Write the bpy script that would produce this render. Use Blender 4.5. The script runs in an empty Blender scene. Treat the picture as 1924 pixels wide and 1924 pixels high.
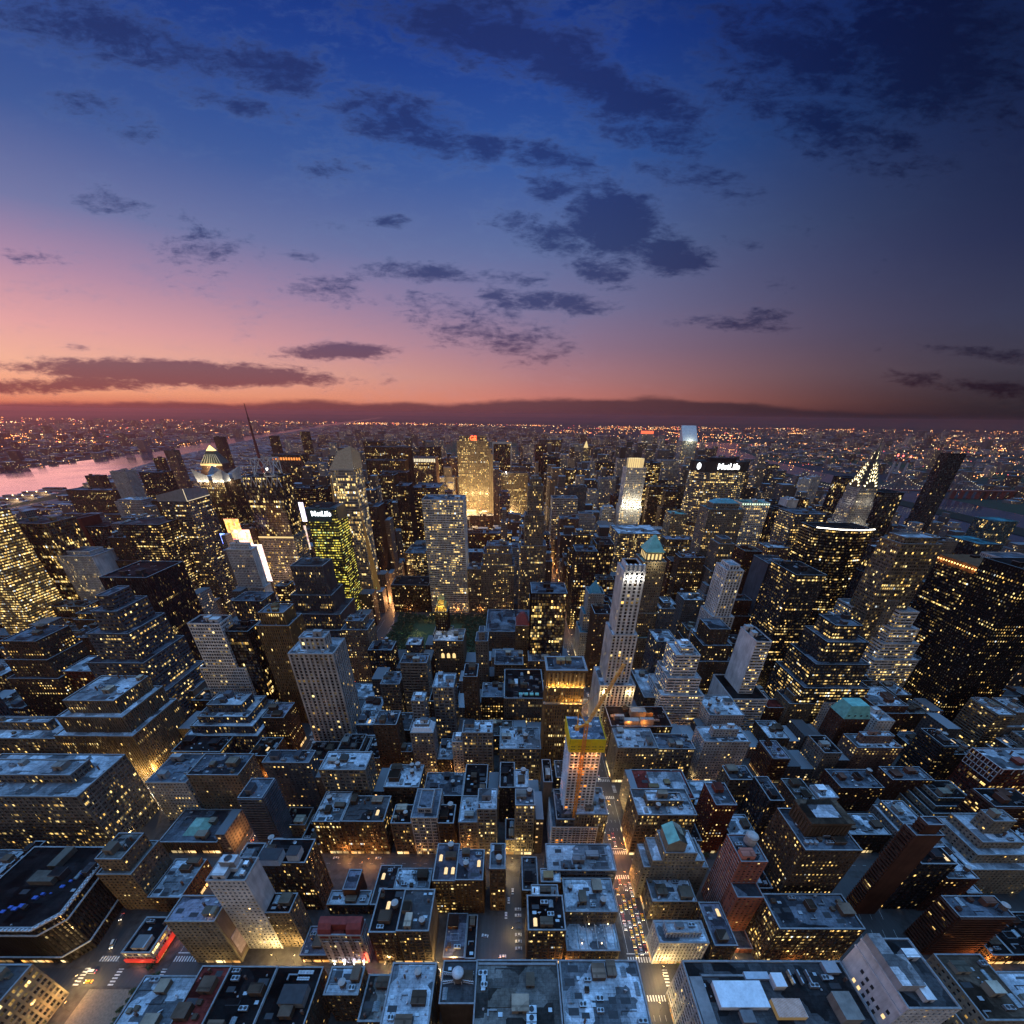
import bpy, math, random
import numpy as np
from mathutils import Vector, Matrix
random.seed(7)
sc = bpy.context.scene
COL = sc.collection
R = math.radians

# ------------------------------------------------------------------ camera
F, P, RO, YW, PY = 764.47, 0.5431, 0.0139, 0.0103, 1240.6   # pixels of the 1924 px photograph, radians
CAM = np.array([-94.84, -42.15, 321.56])
IMG = 1924.0
_f = np.array([math.sin(YW)*math.cos(P), math.cos(YW)*math.cos(P), -math.sin(P)])
_r0 = np.array([math.cos(YW), -math.sin(YW), 0.0]); _u0 = np.cross(_r0, _f)
_r = math.cos(RO)*_r0 + math.sin(RO)*_u0
_u = -math.sin(RO)*_r0 + math.cos(RO)*_u0
cd = bpy.data.cameras.new('camera'); co = bpy.data.objects.new('camera', cd); COL.objects.link(co)
co.matrix_world = Matrix(((_r[0], _u[0], -_f[0], CAM[0]), (_r[1], _u[1], -_f[1], CAM[1]), (_r[2], _u[2], -_f[2], CAM[2]), (0, 0, 0, 1)))
cd.sensor_width = 36; cd.sensor_fit = 'HORIZONTAL'; cd.lens = 36*F/IMG
cd.shift_y = (PY-962)/IMG; cd.clip_start = 1; cd.clip_end = 200000
sc.camera = co

def ray(px, py):
    d = _f*F + _r*(px-962) - _u*(py-PY)
    return d/np.linalg.norm(d)
def at_y(px, py, Y):                       # point of the pixel's ray on the plane y = Y
    d = ray(px, py); t = (Y-CAM[1])/d[1]; return CAM+d*t
def at_z(px, py, z):
    d = ray(px, py); t = (z-CAM[2])/d[2]; return CAM+d*t
def proj(x, y, z):
    d = np.array([x, y, z])-CAM; k = max(d@_f, 1.0)
    return 962+F*(d@_r)/k, PY-F*(d@_u)/k

# ------------------------------------------------------------------ node helpers
class NT:
    def __init__(s, tree): s.t = tree
    def n(s, kind, **kw):
        nd = s.t.nodes.new(kind)
        for k, v in kw.items(): setattr(nd, k, v)
        return nd
    def put(s, sock, v):
        if v is None: return
        if hasattr(v, 'is_linked') or isinstance(v, bpy.types.NodeSocket): s.t.links.new(v, sock)
        else:
            try: sock.default_value = v
            except Exception: sock.default_value = (v, v, v)
    def m(s, op, a, b=None, c=None, clamp=False):
        nd = s.n('ShaderNodeMath', operation=op); nd.use_clamp = clamp
        for i, v in enumerate((a, b, c)):
            if v is not None: s.put(nd.inputs[i], v)
        return nd.outputs[0]
    def vm(s, op, a, b=None, c=None):
        nd = s.n('ShaderNodeVectorMath', operation=op)
        for i, v in enumerate((a, b)):
            if v is not None: s.put(nd.inputs[i], v)
        if c is not None: s.put(nd.inputs['Scale'], c)
        return nd.outputs['Value'] if op in ('LENGTH', 'DOT_PRODUCT', 'DISTANCE') else nd.outputs['Vector']
    def mix(s, f, a, b, mode='MIX'):
        nd = s.n('ShaderNodeMix', data_type='RGBA', blend_type=mode)
        s.put(nd.inputs[0], f); s.put(nd.inputs[6], a); s.put(nd.inputs[7], b)
        return nd.outputs[2]
    def ramp(s, f, pts, ease=False):
        nd = s.n('ShaderNodeValToRGB'); cr = nd.color_ramp
        if ease: cr.interpolation = 'EASE'
        while len(cr.elements) < len(pts): cr.elements.new(0.5)
        for e, (p, c) in zip(cr.elements, pts):
            e.position = p; e.color = tuple(c)+(1,) if len(c) == 3 else c
        s.put(nd.inputs[0], f); return nd.outputs[0]
    def rng(s, v, a, b, c=0.0, d=1.0, smooth=False):
        nd = s.n('ShaderNodeMapRange'); nd.interpolation_type = 'SMOOTHSTEP' if smooth else 'LINEAR'
        for i, x in enumerate((v, a, b, c, d)): s.put(nd.inputs[i], x)
        return nd.outputs[0]
    def sep(s, v):
        nd = s.n('ShaderNodeSeparateXYZ'); s.put(nd.inputs[0], v); return nd.outputs
    def comb(s, x, y, z=0.0):
        nd = s.n('ShaderNodeCombineXYZ')
        for i, v in enumerate((x, y, z)): s.put(nd.inputs[i], v)
        return nd.outputs[0]
    def noise(s, v, scale, detail=2.0, rough=0.5, dist=0.0):
        nd = s.n('ShaderNodeTexNoise'); s.put(nd.inputs['Vector'], v)
        nd.inputs['Scale'].default_value = scale; nd.inputs['Detail'].default_value = detail
        nd.inputs['Roughness'].default_value = rough; nd.inputs['Distortion'].default_value = dist
        return nd.outputs[0]
def lin(r, g, b, k=1.0):
    f = lambda c: ((c/255+0.055)/1.055)**2.4 if c > 10 else c/255/12.92
    return (f(r)*k, f(g)*k, f(b)*k)

# ------------------------------------------------------------------ dusk sky
W = bpy.data.worlds.new('World'); sc.world = W; W.use_nodes = True
T = NT(W.node_tree); W.node_tree.nodes.clear()
D = T.n('ShaderNodeTexCoord').outputs['Generated']
dx, dy, dz = T.sep(D)[:3]
hl = T.m('SQRT', T.m('ADD', T.m('MULTIPLY', dx, dx), T.m('MULTIPLY', dy, dy)))
saz = T.m('DIVIDE', dx, T.m('MAXIMUM', hl, 0.001))
ez = T.m('MULTIPLY', T.m('MAXIMUM', dz, 0.0), 2.0)              # 0..1 for elevations up to 30 degrees
rl = T.ramp(ez, [(0.0, lin(225,112,84)), (.045, lin(250,166,126)), (.12, lin(247,182,156)), (.21, lin(232,166,166)), (.33, lin(184,142,168)), (.46, lin(116,120,165)), (.62, lin(62,88,150)), (.82, lin(28,58,132)), (1, lin(15,40,108))])
rc = T.ramp(ez, [(0.0, lin(176,94,86)), (.05, lin(206,124,112)), (.12, lin(184,126,128)), (.22, lin(152,120,142)), (.34, lin(124,118,156)), (.5, lin(92,110,160)), (.68, lin(50,88,160)), (.86, lin(26,60,142)), (1, lin(14,42,112))])
rr = T.ramp(ez, [(0.0, lin(26,23,29)), (.05, lin(40,38,46)), (.14, lin(58,57,72)), (.26, lin(49,55,82)), (.42, lin(29,39,74)), (.6, lin(12,23,60)), (.8, lin(5,12,42)), (1, lin(2,7,30))])
fl = T.rng(saz, -0.74, 0.06, 0, 1)
fr = T.rng(saz, -0.06, 0.78, 0, 1, True)
sky = T.mix(fr, T.mix(fl, rl, rc), rr)
# clouds: coordinates on the plane one unit north of the viewer
yy = T.m('MAXIMUM', dy, 0.05)
U = T.m('DIVIDE', dx, yy); V = T.m('DIVIDE', dz, yy)
uv = T.comb(U, V, 0.0)
cl = [  # px, py, half width, half height, tilt, weight
 (770,235,150,52,10,.62),(905,275,55,30,5,.5),(690,200,90,40,-8,.4),(1030,355,70,34,5,.5),(1160,420,120,62,12,.66),(1265,480,95,40,8,.6),(1030,445,110,36,14,.5),
 (1130,515,90,28,14,.52),(800,515,150,20,3,.5),(960,520,110,16,2,.42),(1060,570,130,18,2,.55),(930,560,70,26,8,.4),(930,650,110,16,6,.36),(700,565,50,14,0,.4),
 (300,700,330,20,1,.78),(130,722,220,16,-3,.66),(640,660,120,13,-2,.62),(470,715,150,9,2,.5),(60,775,130,9,-2,.5),(200,380,90,26,4,.42),(350,405,60,18,0,.3),(50,480,80,18,4,.45),(570,480,60,15,0,.36),
 (260,80,340,58,8,.50),(520,130,120,46,4,.56),(440,190,160,26,8,.40),(170,200,130,34,6,.42),(900,60,330,80,8,.52),(1120,160,250,60,14,.56),(1230,250,150,44,10,.52),(1480,90,330,90,12,.56),(1560,230,300,70,10,.46),(1760,110,260,160,0,.56),(1330,330,200,44,12,.40),(620,320,70,16,0,.30),(1040,300,120,30,8,.42),(1370,610,140,16,2,.5),(1430,595,60,14,3,.42),
 (1860,665,160,15,3,.55),(1830,725,190,17,3,.5),(1420,775,50,7,6,.4),(1390,455,60,20,8,.4),(1450,530,60,14,8,.3),(730,415,60,14,0,.36),(560,420,90,14,4,.28),(410,510,70,14,0,.3),(160,655,60,8,0,.34),(860,600,200,55,5,.40),(960,650,140,40,5,.40),(620,540,120,40,4,.36),(420,470,150,50,5,.34),(250,250,120,30,6,.34)]
def uv_of(px, py):
    d = ray(px, py); return d[0]/d[1], d[2]/d[1]
mask = None
for px, py, hw, hh, tilt, wt in cl:
    c0, c1 = uv_of(px, py); a = abs(uv_of(px+hw, py)[0]-uv_of(px-hw, py)[0])/2; b = abs(uv_of(px, py-hh)[1]-uv_of(px, py+hh)[1])/2
    mp = T.n('ShaderNodeMapping', vector_type='TEXTURE'); T.put(mp.inputs[0], uv)
    mp.inputs[1].default_value = (c0, c1, 0); mp.inputs[2].default_value = (0, 0, -R(tilt)); mp.inputs[3].default_value = (a*1.7, b*2.1, 1)
    g = T.rng(T.vm('LENGTH', mp.outputs[0]), 0.0, 1.0, wt, 0.0, True)
    mask = g if mask is None else T.m('MAXIMUM', mask, g)
mp = T.n('ShaderNodeMapping', vector_type='POINT'); T.put(mp.inputs[0], uv); mp.inputs[2].default_value = (0, 0, R(11)); mp.inputs[3].default_value = (1.0, 3.2, 1.0)
st = mp.outputs[0]
n1 = T.noise(st, 3.4, 8.0, 0.62, 0.4)
n2 = T.noise(st, 15.0, 7.0, 0.66, 0.6)
n3 = T.noise(st, 48.0, 5.0, 0.65, 0.3)
nn = T.m('ADD', T.m('MULTIPLY', n1, .46), T.m('ADD', T.m('MULTIPLY', n2, .34), T.m('MULTIPLY', n3, .20)))
nn = T.m('ADD', T.m('MULTIPLY', T.m('SUBTRACT', nn, .5), 1.7), .5)
dens = T.rng(T.m('ADD', nn, T.m('MULTIPLY', mask, 0.70)), .64, .88, 0, 1, True)
low = T.rng(V, 0.0, 0.16, 1.0, 0.0)
shade = T.mix(low, (.26, .30, .46, 1), (.30, .16, .25, 1))
wisp = T.rng(T.m('ADD', nn, T.m('MULTIPLY', mask, 0.46)), .50, .80, 0.0, .26, True)
sky2 = T.mix(T.m('MULTIPLY', wisp, T.rng(saz, .05, .45, 1.0, .10)), sky, T.mix(low, (.15, .22, .42, 1), (.75, .34, .30, 1)))
sky3 = T.mix(T.m('MULTIPLY', dens, .96), sky2, T.mix(1.0, sky2, shade, 'MULTIPLY'))
# dark bank of cloud along the horizon
edge = T.noise(T.comb(T.m('MULTIPLY', U, 3.0), T.m('MULTIPLY', V, 9.0), 1.7), 2.2, 5.0, .55)
hgt = T.ramp(T.rng(U, -1.15, 1.15), [(0, (.008,)*3), (.22, (.017,)*3), (.40, (.019,)*3), (.47, (.024,)*3), (.60, (.036,)*3), (.72, (.026,)*3), (.80, (.014,)*3), (1, (.004,)*3)])
bank = T.rng(T.m('SUBTRACT', T.m('ADD', hgt, T.m('MULTIPLY', T.m('SUBTRACT', edge, .5), .030)), V), -.003, .008, 0, .92, True)
bcol = T.ramp(T.rng(saz, -.6, .62), [(0, (.20, .050, .058)), (.5, (.105, .042, .058)), (1, (.020, .014, .020))])
sky4 = T.mix(bank, sky3, bcol)
# the part of the dome behind and above the viewer, still bright with dusk
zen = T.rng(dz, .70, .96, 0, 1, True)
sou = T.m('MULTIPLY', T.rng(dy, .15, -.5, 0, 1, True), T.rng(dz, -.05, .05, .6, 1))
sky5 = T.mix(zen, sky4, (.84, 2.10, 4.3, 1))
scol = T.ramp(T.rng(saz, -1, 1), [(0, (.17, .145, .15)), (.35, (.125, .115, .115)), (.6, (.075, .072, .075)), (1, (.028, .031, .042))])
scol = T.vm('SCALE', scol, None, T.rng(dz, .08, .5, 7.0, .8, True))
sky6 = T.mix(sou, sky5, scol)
ns = T.n('ShaderNodeTexSky', sky_type='NISHITA'); ns.sun_disc = False; ns.sun_elevation = R(-2.5); ns.sun_rotation = R(-55)
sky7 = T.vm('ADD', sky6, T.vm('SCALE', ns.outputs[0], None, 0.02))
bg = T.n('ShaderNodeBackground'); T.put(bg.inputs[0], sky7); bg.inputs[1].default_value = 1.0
wo = T.n('ShaderNodeOutputWorld'); W.node_tree.links.new(bg.outputs[0], wo.inputs[0])
W.cycles.sampling_method = 'MANUAL'; W.cycles.sample_map_resolution = 512

sd = bpy.data.lights.new('sun', 'SUN'); sd.energy = 0.13; sd.angle = R(20); sd.color = (1.0, .40, .36)
so = bpy.data.objects.new('sun', sd); COL.objects.link(so)
so.rotation_euler = Vector((.75, -.62, -.16)).to_track_quat('-Z', 'Y').to_euler()   # last light from the north-west
sc.view_settings.view_transform = 'Standard'; sc.view_settings.look = 'None'; sc.view_settings.exposure = 0.0; sc.view_settings.gamma = 1.0
sc.cycles.max_bounces = 5; sc.cycles.diffuse_bounces = 2; sc.cycles.glossy_bounces = 2; sc.cycles.transmission_bounces = 2
sc.cycles.volume_bounces = 0; sc.cycles.sample_clamp_indirect = 3.0; sc.cycles.sample_clamp_direct = 0.0
sc.cycles.caustics_reflective = False; sc.cycles.caustics_refractive = False

# ------------------------------------------------------------------ materials
def new_mat(name):
    m = bpy.data.materials.new(name); m.use_nodes = True; m.node_tree.nodes.clear()
    t = NT(m.node_tree); out = t.n('ShaderNodeOutputMaterial'); b = t.n('ShaderNodeBsdfPrincipled')
    m.node_tree.links.new(b.outputs[0], out.inputs[0])
    m.cycles.emission_sampling = 'NONE'
    return m, t, b
def tint_mat(name, rough=.85, big=.02, small=.35, amt=.35, spec=.3, streak=True, k_=1.0):   # the object's colour, weathered
    m, t, b = new_mat(name); oi = t.n('ShaderNodeObjectInfo'); ob = t.n('ShaderNodeTexCoord').outputs['Object']
    rv = t.vm('ADD', ob, t.vm('SCALE', t.comb(1, 1, 1), None, t.m('MULTIPLY', oi.outputs['Random'], 300)))
    gain = k_; a = t.noise(rv, big*4, 4); c = t.noise(t.vm('MULTIPLY', rv, (1, 1, .12 if streak else 1)), small, 4, .6)
    k = t.m('ADD', t.rng(a, .25, .75, 1-amt, 1+amt*.6), t.rng(c, .3, .7, -amt*.5, amt*.5)); k = t.m('MULTIPLY', k, gain)
    t.put(b.inputs['Base Color'], t.vm('SCALE', oi.outputs['Color'], None, k))
    b.inputs['Roughness'].default_value = rough; b.inputs['Specular IOR Level'].default_value = spec
    return m
M = {}
M['wall'] = tint_mat('masonry', k_=.62, spec=.08)
M['metal'] = tint_mat('painted_metal', .5, .05, .8, .2, .5)
def roof_mat():
    m, t, b = new_mat('roofing'); oi = t.n('ShaderNodeObjectInfo'); ob = t.n('ShaderNodeTexCoord').outputs['Object']
    rv = t.vm('ADD', ob, t.vm('SCALE', t.comb(1, 1, 0), None, t.m('MULTIPLY', oi.outputs['Random'], 300)))
    a = t.noise(rv, .09, 6, .65, .4); c = t.noise(rv, .5, 5, .7, .3); d = t.noise(rv, .03, 2)
    # seams of the roofing sheets and dirty patches where water stands
    w = t.n('ShaderNodeTexBrick'); t.put(w.inputs['Vector'], rv); w.inputs['Scale'].default_value = .12; w.inputs['Mortar Size'].default_value = .010
    w.inputs['Color1'].default_value = (1, 1, 1, 1); w.inputs['Color2'].default_value = (.86, .86, .86, 1); w.inputs['Mortar'].default_value = (.6, .6, .6, 1)
    k = t.m('MULTIPLY', t.rng(a, .36, .64, .55, 1.12), t.rng(c, .34, .60, .62, 1.08))
    k = t.m('MULTIPLY', k, t.rng(d, .3, .7, .7, 1.15))
    vo = t.n('ShaderNodeTexVoronoi', distance='CHEBYCHEV'); t.put(vo.inputs['Vector'], rv); vo.inputs['Scale'].default_value = .085; vo.inputs['Randomness'].default_value = .9
    k = t.m('MULTIPLY', k, t.rng(t.sep(vo.outputs['Color'])[0], .1, .9, .22, 1.30))
    base = t.mix(1.0, t.vm('SCALE', oi.outputs['Color'], None, k), w.outputs[0], 'MULTIPLY')
    spots = t.rng(c, .30, .38, 1, 0, True)
    base = t.mix(t.m('MULTIPLY', spots, t.rng(a, .5, .62, .85, .1)), base, (.02, .02, .021, 1))
    t.put(b.inputs['Base Color'], base); t.put(b.inputs['Roughness'], t.rng(a, .35, .65, .9, .6)); b.inputs['Specular IOR Level'].default_value = .06
    return m
M['roof'] = roof_mat()
def glaze_mat(name, gl=(.012, .015, .02), warm=True, gain=1.0, soft=.1, floors=.6):
    """window glass: each cell of the UV grid is one window, dark or lit from inside; object colour tints the light, alpha is the lit share"""
    m, t, b = new_mat(name); oi = t.n('ShaderNodeObjectInfo'); U_ = t.n('ShaderNodeUVMap').outputs[0]
    u, v, _ = t.sep(U_)[:3]; cu = t.m('FLOOR', u); cv = t.m('FLOOR', v)
    rnd = t.m('MULTIPLY', oi.outputs['Random'], 517.0)
    def wn(x, y, w):
        n = t.n('ShaderNodeTexWhiteNoise', noise_dimensions='3D'); t.put(n.inputs[0], t.comb(x, y, t.m('ADD', rnd, w))); return n.outputs
    h = wn(cu, cv, 0.0); hf = wn(cv, 3.0, 7.0)
    run = wn(t.m('FLOOR', t.m('DIVIDE', t.m('ADD', cu, t.m('MULTIPLY', hf[0], 9)), 5.0)), cv, 13.0)
    clus = t.noise(t.comb(t.m('MULTIPLY', cu, .11), t.m('MULTIPLY', cv, .17), rnd), 1.0, 2.0)
    fl_ = t.m('ADD', .55, t.m('MULTIPLY', t.m('GREATER_THAN', hf[0], .80), 3.2*floors))
    rn_ = t.rng(run[0], .35, .65, .08, 2.3)
    p = t.m('MULTIPLY', t.m('MULTIPLY', t.m('MULTIPLY', oi.outputs['Alpha'], .62), t.m('MULTIPLY', fl_, rn_)), t.rng(clus, .38, .64, .06, 2.1))
    lit = t.m('LESS_THAN', h[0], p)
    hc = t.sep(h[1])
    dim = t.m('MULTIPLY', t.m('LESS_THAN', h[0], t.m('ADD', t.m('MULTIPLY', p, 2.2), t.m('MULTIPLY', oi.outputs['Alpha'], .25))), t.rng(hc[1], 0, 1, .02, .13))
    st_ = t.m('MAXIMUM', dim, t.m('MULTIPLY', t.rng(t.m('POWER', hc[1], 2.2), 0, 1, .20, 3.2), lit))
    fu = t.m('FRACT', u); fv = t.m('FRACT', v)
    ins = t.m('MULTIPLY', t.rng(fv, .15, .95, .55, 1.2), t.rng(t.noise(t.comb(t.m('MULTIPLY', u, 3.1), t.m('MULTIPLY', v, 3.7), rnd), 1.0, 2.0), .3, .7, .6, 1.3))
    colw = t.mix(hc[2], (1.0, .55, .12, 1), (1.0, .78, .32, 1))
    colw = t.mix(t.m('GREATER_THAN', hc[0], .9), colw, (.85, .95, 1.0, 1))
    t.put(b.inputs['Emission Color'], t.mix(1.0, colw, oi.outputs['Color'], 'MULTIPLY'))
    t.put(b.inputs['Emission Strength'], t.m('MULTIPLY', t.m('MULTIPLY', st_, ins), gain))
    blind = t.m('GREATER_THAN', hc[2], .72)
    t.put(b.inputs['Base Color'], t.mix(blind, gl+(1,), (.11, .11, .11, 1)))
    t.put(b.inputs['Roughness'], t.rng(hc[0], 0, 1, soft, soft+.25)); b.inputs['Specular IOR Level'].default_value = .6
    return m
M['glass'] = glaze_mat('window_glass')
M['glass_office'] = glaze_mat('office_window_glass', floors=.9, gain=1.05)
M['glass_green'] = glaze_mat('green_office_glass', gl=(.004, .03, .028), floors=.9, gain=1.0)
M['glass_pale'] = glaze_mat('pale_reflective_glass', gl=(.10, .11, .12), soft=.15, floors=.9)
def plain(name, colr, rough=.8, metal=0.0, emit=None, es=0.0, spec=.4, nz=.25, ns_=.4):
    m, t, b = new_mat(name); ob = t.n('ShaderNodeTexCoord').outputs['Object']
    k = t.rng(t.noise(ob, ns_, 4), .3, .7, 1-nz, 1+nz)
    t.put(b.inputs['Base Color'], t.vm('SCALE', colr, None, k))
    b.inputs['Roughness'].default_value = rough; b.inputs['Metallic'].default_value = metal; b.inputs['Specular IOR Level'].default_value = spec
    if emit: b.inputs['Emission Color'].default_value = tuple(emit)+(1,); b.inputs['Emission Strength'].default_value = es
    return m
M['coping'] = plain('pale_coping', (.25, .255, .26), .7)
M['dark'] = plain('dark_steel', (.03, .03, .033), .6)
M['wood'] = plain('weathered_wood', (.13, .10, .08), .9, ns_=2)
M['tankroof'] = plain('tank_roof_felt', (.42, .40, .38), .7)
M['steel'] = plain('galvanised_steel', (.38, .40, .42), .45, .5)
M['duct'] = plain('duct_metal', (.20, .21, .22), .5, .4); M['brickw'] = plain('chimney_brick', (.16, .09, .065), .9)
M['pale'] = plain('pale_paint', (.55, .56, .57), .6)
M['skyl'] = plain('skylight_glass', (.2, .24, .26), .25, emit=(1, .75, .4), es=.0)
M['skylit'] = plain('lit_skylight', (.3, .25, .2), .4, emit=(1, .68, .28), es=1.3)
M['copper'] = plain('green_copper', (.17, .42, .36), .7, ns_=.25)
M['teal'] = plain('blue_green_copper', (.08, .26, .30), .7)
M['redroof'] = plain('red_roofing', (.22, .035, .028), .8)
M['orange'] = plain('orange_crane_paint', (.85, .33, .05), .6)
M['yellow'] = plain('yellow_formwork_panel', (.80, .58, .015), .6, nz=.12)
M['concrete'] = plain('raw_concrete', (.36, .37, .39), .85)
M['gold'] = plain('gilded_stone', (.6, .42, .12), .5)
M['black'] = plain('black_brick', (.02, .02, .022), .6)
m_, t_, b_ = new_mat('shop_window_light'); u_ = t_.n('ShaderNodeUVMap').outputs[0]; w_ = t_.n('ShaderNodeTexWhiteNoise', noise_dimensions='2D'); t_.put(w_.inputs[0], t_.vm('FLOOR', u_)); h_c = t_.sep(w_.outputs['Color'])
t_.put(b_.inputs['Emission Color'], t_.mix(h_c[0], (1, .42, .08, 1), (1, .80, .40, 1))); t_.put(b_.inputs['Emission Strength'], t_.m('MULTIPLY', t_.rng(t_.m('POWER', h_c[1], 1.6), 0, 1, .1, 3.2), t_.rng(t_.noise(u_, 5.0, 2), .3, .7, .4, 1.3))); b_.inputs['Base Color'].default_value = (.05, .04, .03, 1); M['shop'] = m_
def emis(name, c, s): return plain(name, tuple(x*.3 for x in c), .6, emit=c, es=s)
M['lamp'] = emis('lamp_glow', (1, .70, .32), 9); M['lampw'] = emis('white_lamp_glow', (1, .93, .8), 8); M['lampo'] = emis('orange_lamp_glow', (1, .42, .10), 8)
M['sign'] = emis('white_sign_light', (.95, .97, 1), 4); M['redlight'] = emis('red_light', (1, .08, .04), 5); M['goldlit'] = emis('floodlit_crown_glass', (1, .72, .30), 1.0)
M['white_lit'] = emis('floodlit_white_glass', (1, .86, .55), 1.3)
M['redsign'] = emis('red_awning_light', (1, .06, .035), .55)
# ------------------------------------------------------------------ mesh building
class MB:
    def __init__(s): s.v = []; s.f = []; s.uv = []; s.mi = []
    def quad(s, a, b, c, d, uv=None, mi=0):
        i = len(s.v); s.v += [a, b, c, d]; s.f.append((i, i+1, i+2, i+3)); s.uv += uv or [(0, 0)]*4; s.mi.append(mi)
    def poly(s, pts, mi=0):
        i = len(s.v); s.v += list(pts); s.f.append(tuple(range(i, i+len(pts)))); s.uv += [(0, 0)]*len(pts); s.mi.append(mi)
    def box(s, x0, x1, y0, y1, z0, z1, mi=0, top=None, bottom=False):
        p = [(x0, y0), (x1, y0), (x1, y1), (x0, y1)]
        for i in range(4):
            a, b = p[i], p[(i+1) % 4]; s.quad((*a, z0), (*b, z0), (*b, z1), (*a, z1), mi=mi)
        s.quad(*[(*q, z1) for q in p], mi=mi if top is None else top)
        if bottom: s.quad(*[(*q, z0) for q in reversed(p)], mi=mi)
    def prism(s, pts, z0, z1, mi=0, top=None):
        n = len(pts)
        for i in range(n):
            a, b = pts[i], pts[(i+1) % n]; s.quad((*a, z0), (*b, z0), (*b, z1), (*a, z1), mi=mi)
        s.poly([(*q, z1) for q in pts], mi if top is None else top)
    def loft(s, rings, mi=0, cap=True, close=True):
        for r0, r1 in zip(rings, rings[1:]):
            n = len(r0)
            for i in range(n if close else n-1):
                j = (i+1) % n; s.quad(r0[i], r0[j], r1[j], r1[i], mi=mi)
        if cap: s.poly(rings[-1], mi)
    def cyl(s, x, y, z0, z1, r0, r1=None, n=12, mi=0, cap=True):
        r1 = r0 if r1 is None else r1
        ring = lambda z, r: [(x+r*math.cos(2*math.pi*k/n), y+r*math.sin(2*math.pi*k/n), z) for k in range(n)]
        s.loft([ring(z0, r0), ring(z1, max(r1, .001))], mi, cap and r1 > .01)
    def bar(s, a, b, w, mi=0):
        a = Vector(a); b = Vector(b); d = (b-a)
        if d.length < 1e-6: return
        d.normalize(); p = d.cross(Vector((0, 0, 1)) if abs(d.z) < .9 else Vector((1, 0, 0))).normalized()*w/2; q = d.cross(p).normalized()*w/2
        r = lambda c: [tuple(c+p+q), tuple(c+p-q), tuple(c-p-q), tuple(c-p+q)]
        r0, r1 = r(a), r(b)
        for i in range(4):
            j = (i+1) % 4; s.quad(r0[j], r0[i], r1[i], r1[j], mi=mi)
        s.quad(*r1, mi=mi); s.quad(*reversed(r0), mi=mi)
    def mesh(s, name, mats):
        me = bpy.data.meshes.new(name)
        nv = len(s.v); nf = len(s.f); ln = np.array([len(f) for f in s.f], dtype=np.int32)
        me.vertices.add(nv); me.vertices.foreach_set('co', np.array(s.v, dtype=np.float32).ravel())
        me.loops.add(int(ln.sum())); me.loops.foreach_set('vertex_index', np.concatenate([np.array(f, dtype=np.int32) for f in s.f]))
        me.polygons.add(nf); me.polygons.foreach_set('loop_start', np.concatenate([[0], np.cumsum(ln)[:-1]]).astype(np.int32))
        me.polygons.foreach_set('material_index', np.array(s.mi, dtype=np.int32))
        u = me.uv_layers.new(name='UVMap'); u.data.foreach_set('uv', np.array(s.uv, dtype=np.float32).ravel())
        for m in (mats if isinstance(mats, (list, tuple)) else [mats]): me.materials.append(m)
        me.update(calc_edges=True); me.validate()
        return me
def link(name, data, parent=None, loc=None, color=None, rz=None, sc_=None, **props):
    o = bpy.data.objects.new(name, data); COL.objects.link(o)
    if parent is not None: o.parent = parent
    if loc is not None: o.location = loc
    if rz is not None: o.rotation_euler = (0, 0, rz)
    if sc_ is not None: o.scale = sc_
    if color is not None: o.color = tuple(color) if len(color) == 4 else tuple(color)+(1,)
    for k, v in props.items(): o[k] = v
    return o
def thing(name, label, cat, loc=(0, 0, 0), group=None, data=None, rz=None):
    o = link(name, data, None, loc, rz=rz); o['label'] = label; o['category'] = cat
    if group: o['group'] = group
    return o
def struct(name, mb, mats, kind='structure', color=None):
    return link(name, mb.mesh(name, mats), kind=kind, color=color)

# ------------------------------------------------------------------ buildings
#            bay  floor pier span pdep sdep cells glass
STYLE = dict(punch=(2.9, 3.5, .50, .50, .34, .30, 1, 'glass'), apt=(3.4, 3.0, .52, .50, .28, .24, 1, 'glass'), loft=(4.6, 3.9, .22, .36, .45, .30, 3, 'glass'),
  ribbon=(9.0, 3.8, .05, .50, .12, .30, 6, 'glass_office'), piers=(2.2, 3.8, .46, .30, .55, .12, 1, 'glass_office'), curtain=(1.8, 3.9, .10, .20, .14, .10, 1, 'glass_office'),
  grid=(2.6, 3.8, .22, .40, .40, .42, 1, 'glass_office'), bigwin=(4.4, 4.2, .30, .40, .45, .40, 2, 'glass'), ribs=(4.3, 3.6, .46, .30, .7, .15, 1, 'glass'), balc=(5.5, 3.0, .30, .30, .30, 1.30, 2, 'glass'),
  wide=(7.0, 4.0, .16, .34, .45, .35, 4, 'glass_office'), blank=(400, 400, 1, 1, .2, .2, 1, 'glass'))
PAL = dict(tan=(.27, .22, .165), brown=(.14, .098, .07), brick=(.15, .072, .05), red=(.2, .06, .045), white=(1.1, 1.1, 1.1), pale=(.72, .72, .72), grey=(.22, .22, .225), dark=(.055, .055, .06),
  black=(.018, .018, .02), cream=(.40, .36, .28), slate=(.15, .17, .20), salmon=(.50, .185, .13), stone=(.30, .28, .25), pink=(.30, .2, .17), blue=(.12, .17, .25), green=(.03, .07, .07),
  silver=(.62, .67, .72), tar=(.016, .016, .017), gravel=(.20, .19, .175), felt=(.085, .085, .088), redroof=(.25, .045, .035), copper=(.19, .42, .36), purple=(.26, .25, .30), amber=(.33, .22, .11), steelg=(.30, .32, .34), gold=(.4, .3, .12))
def rect(x0, x1, y0, y1): return [(x0, y0), (x1, y0), (x1, y1), (x0, y1)]
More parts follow.
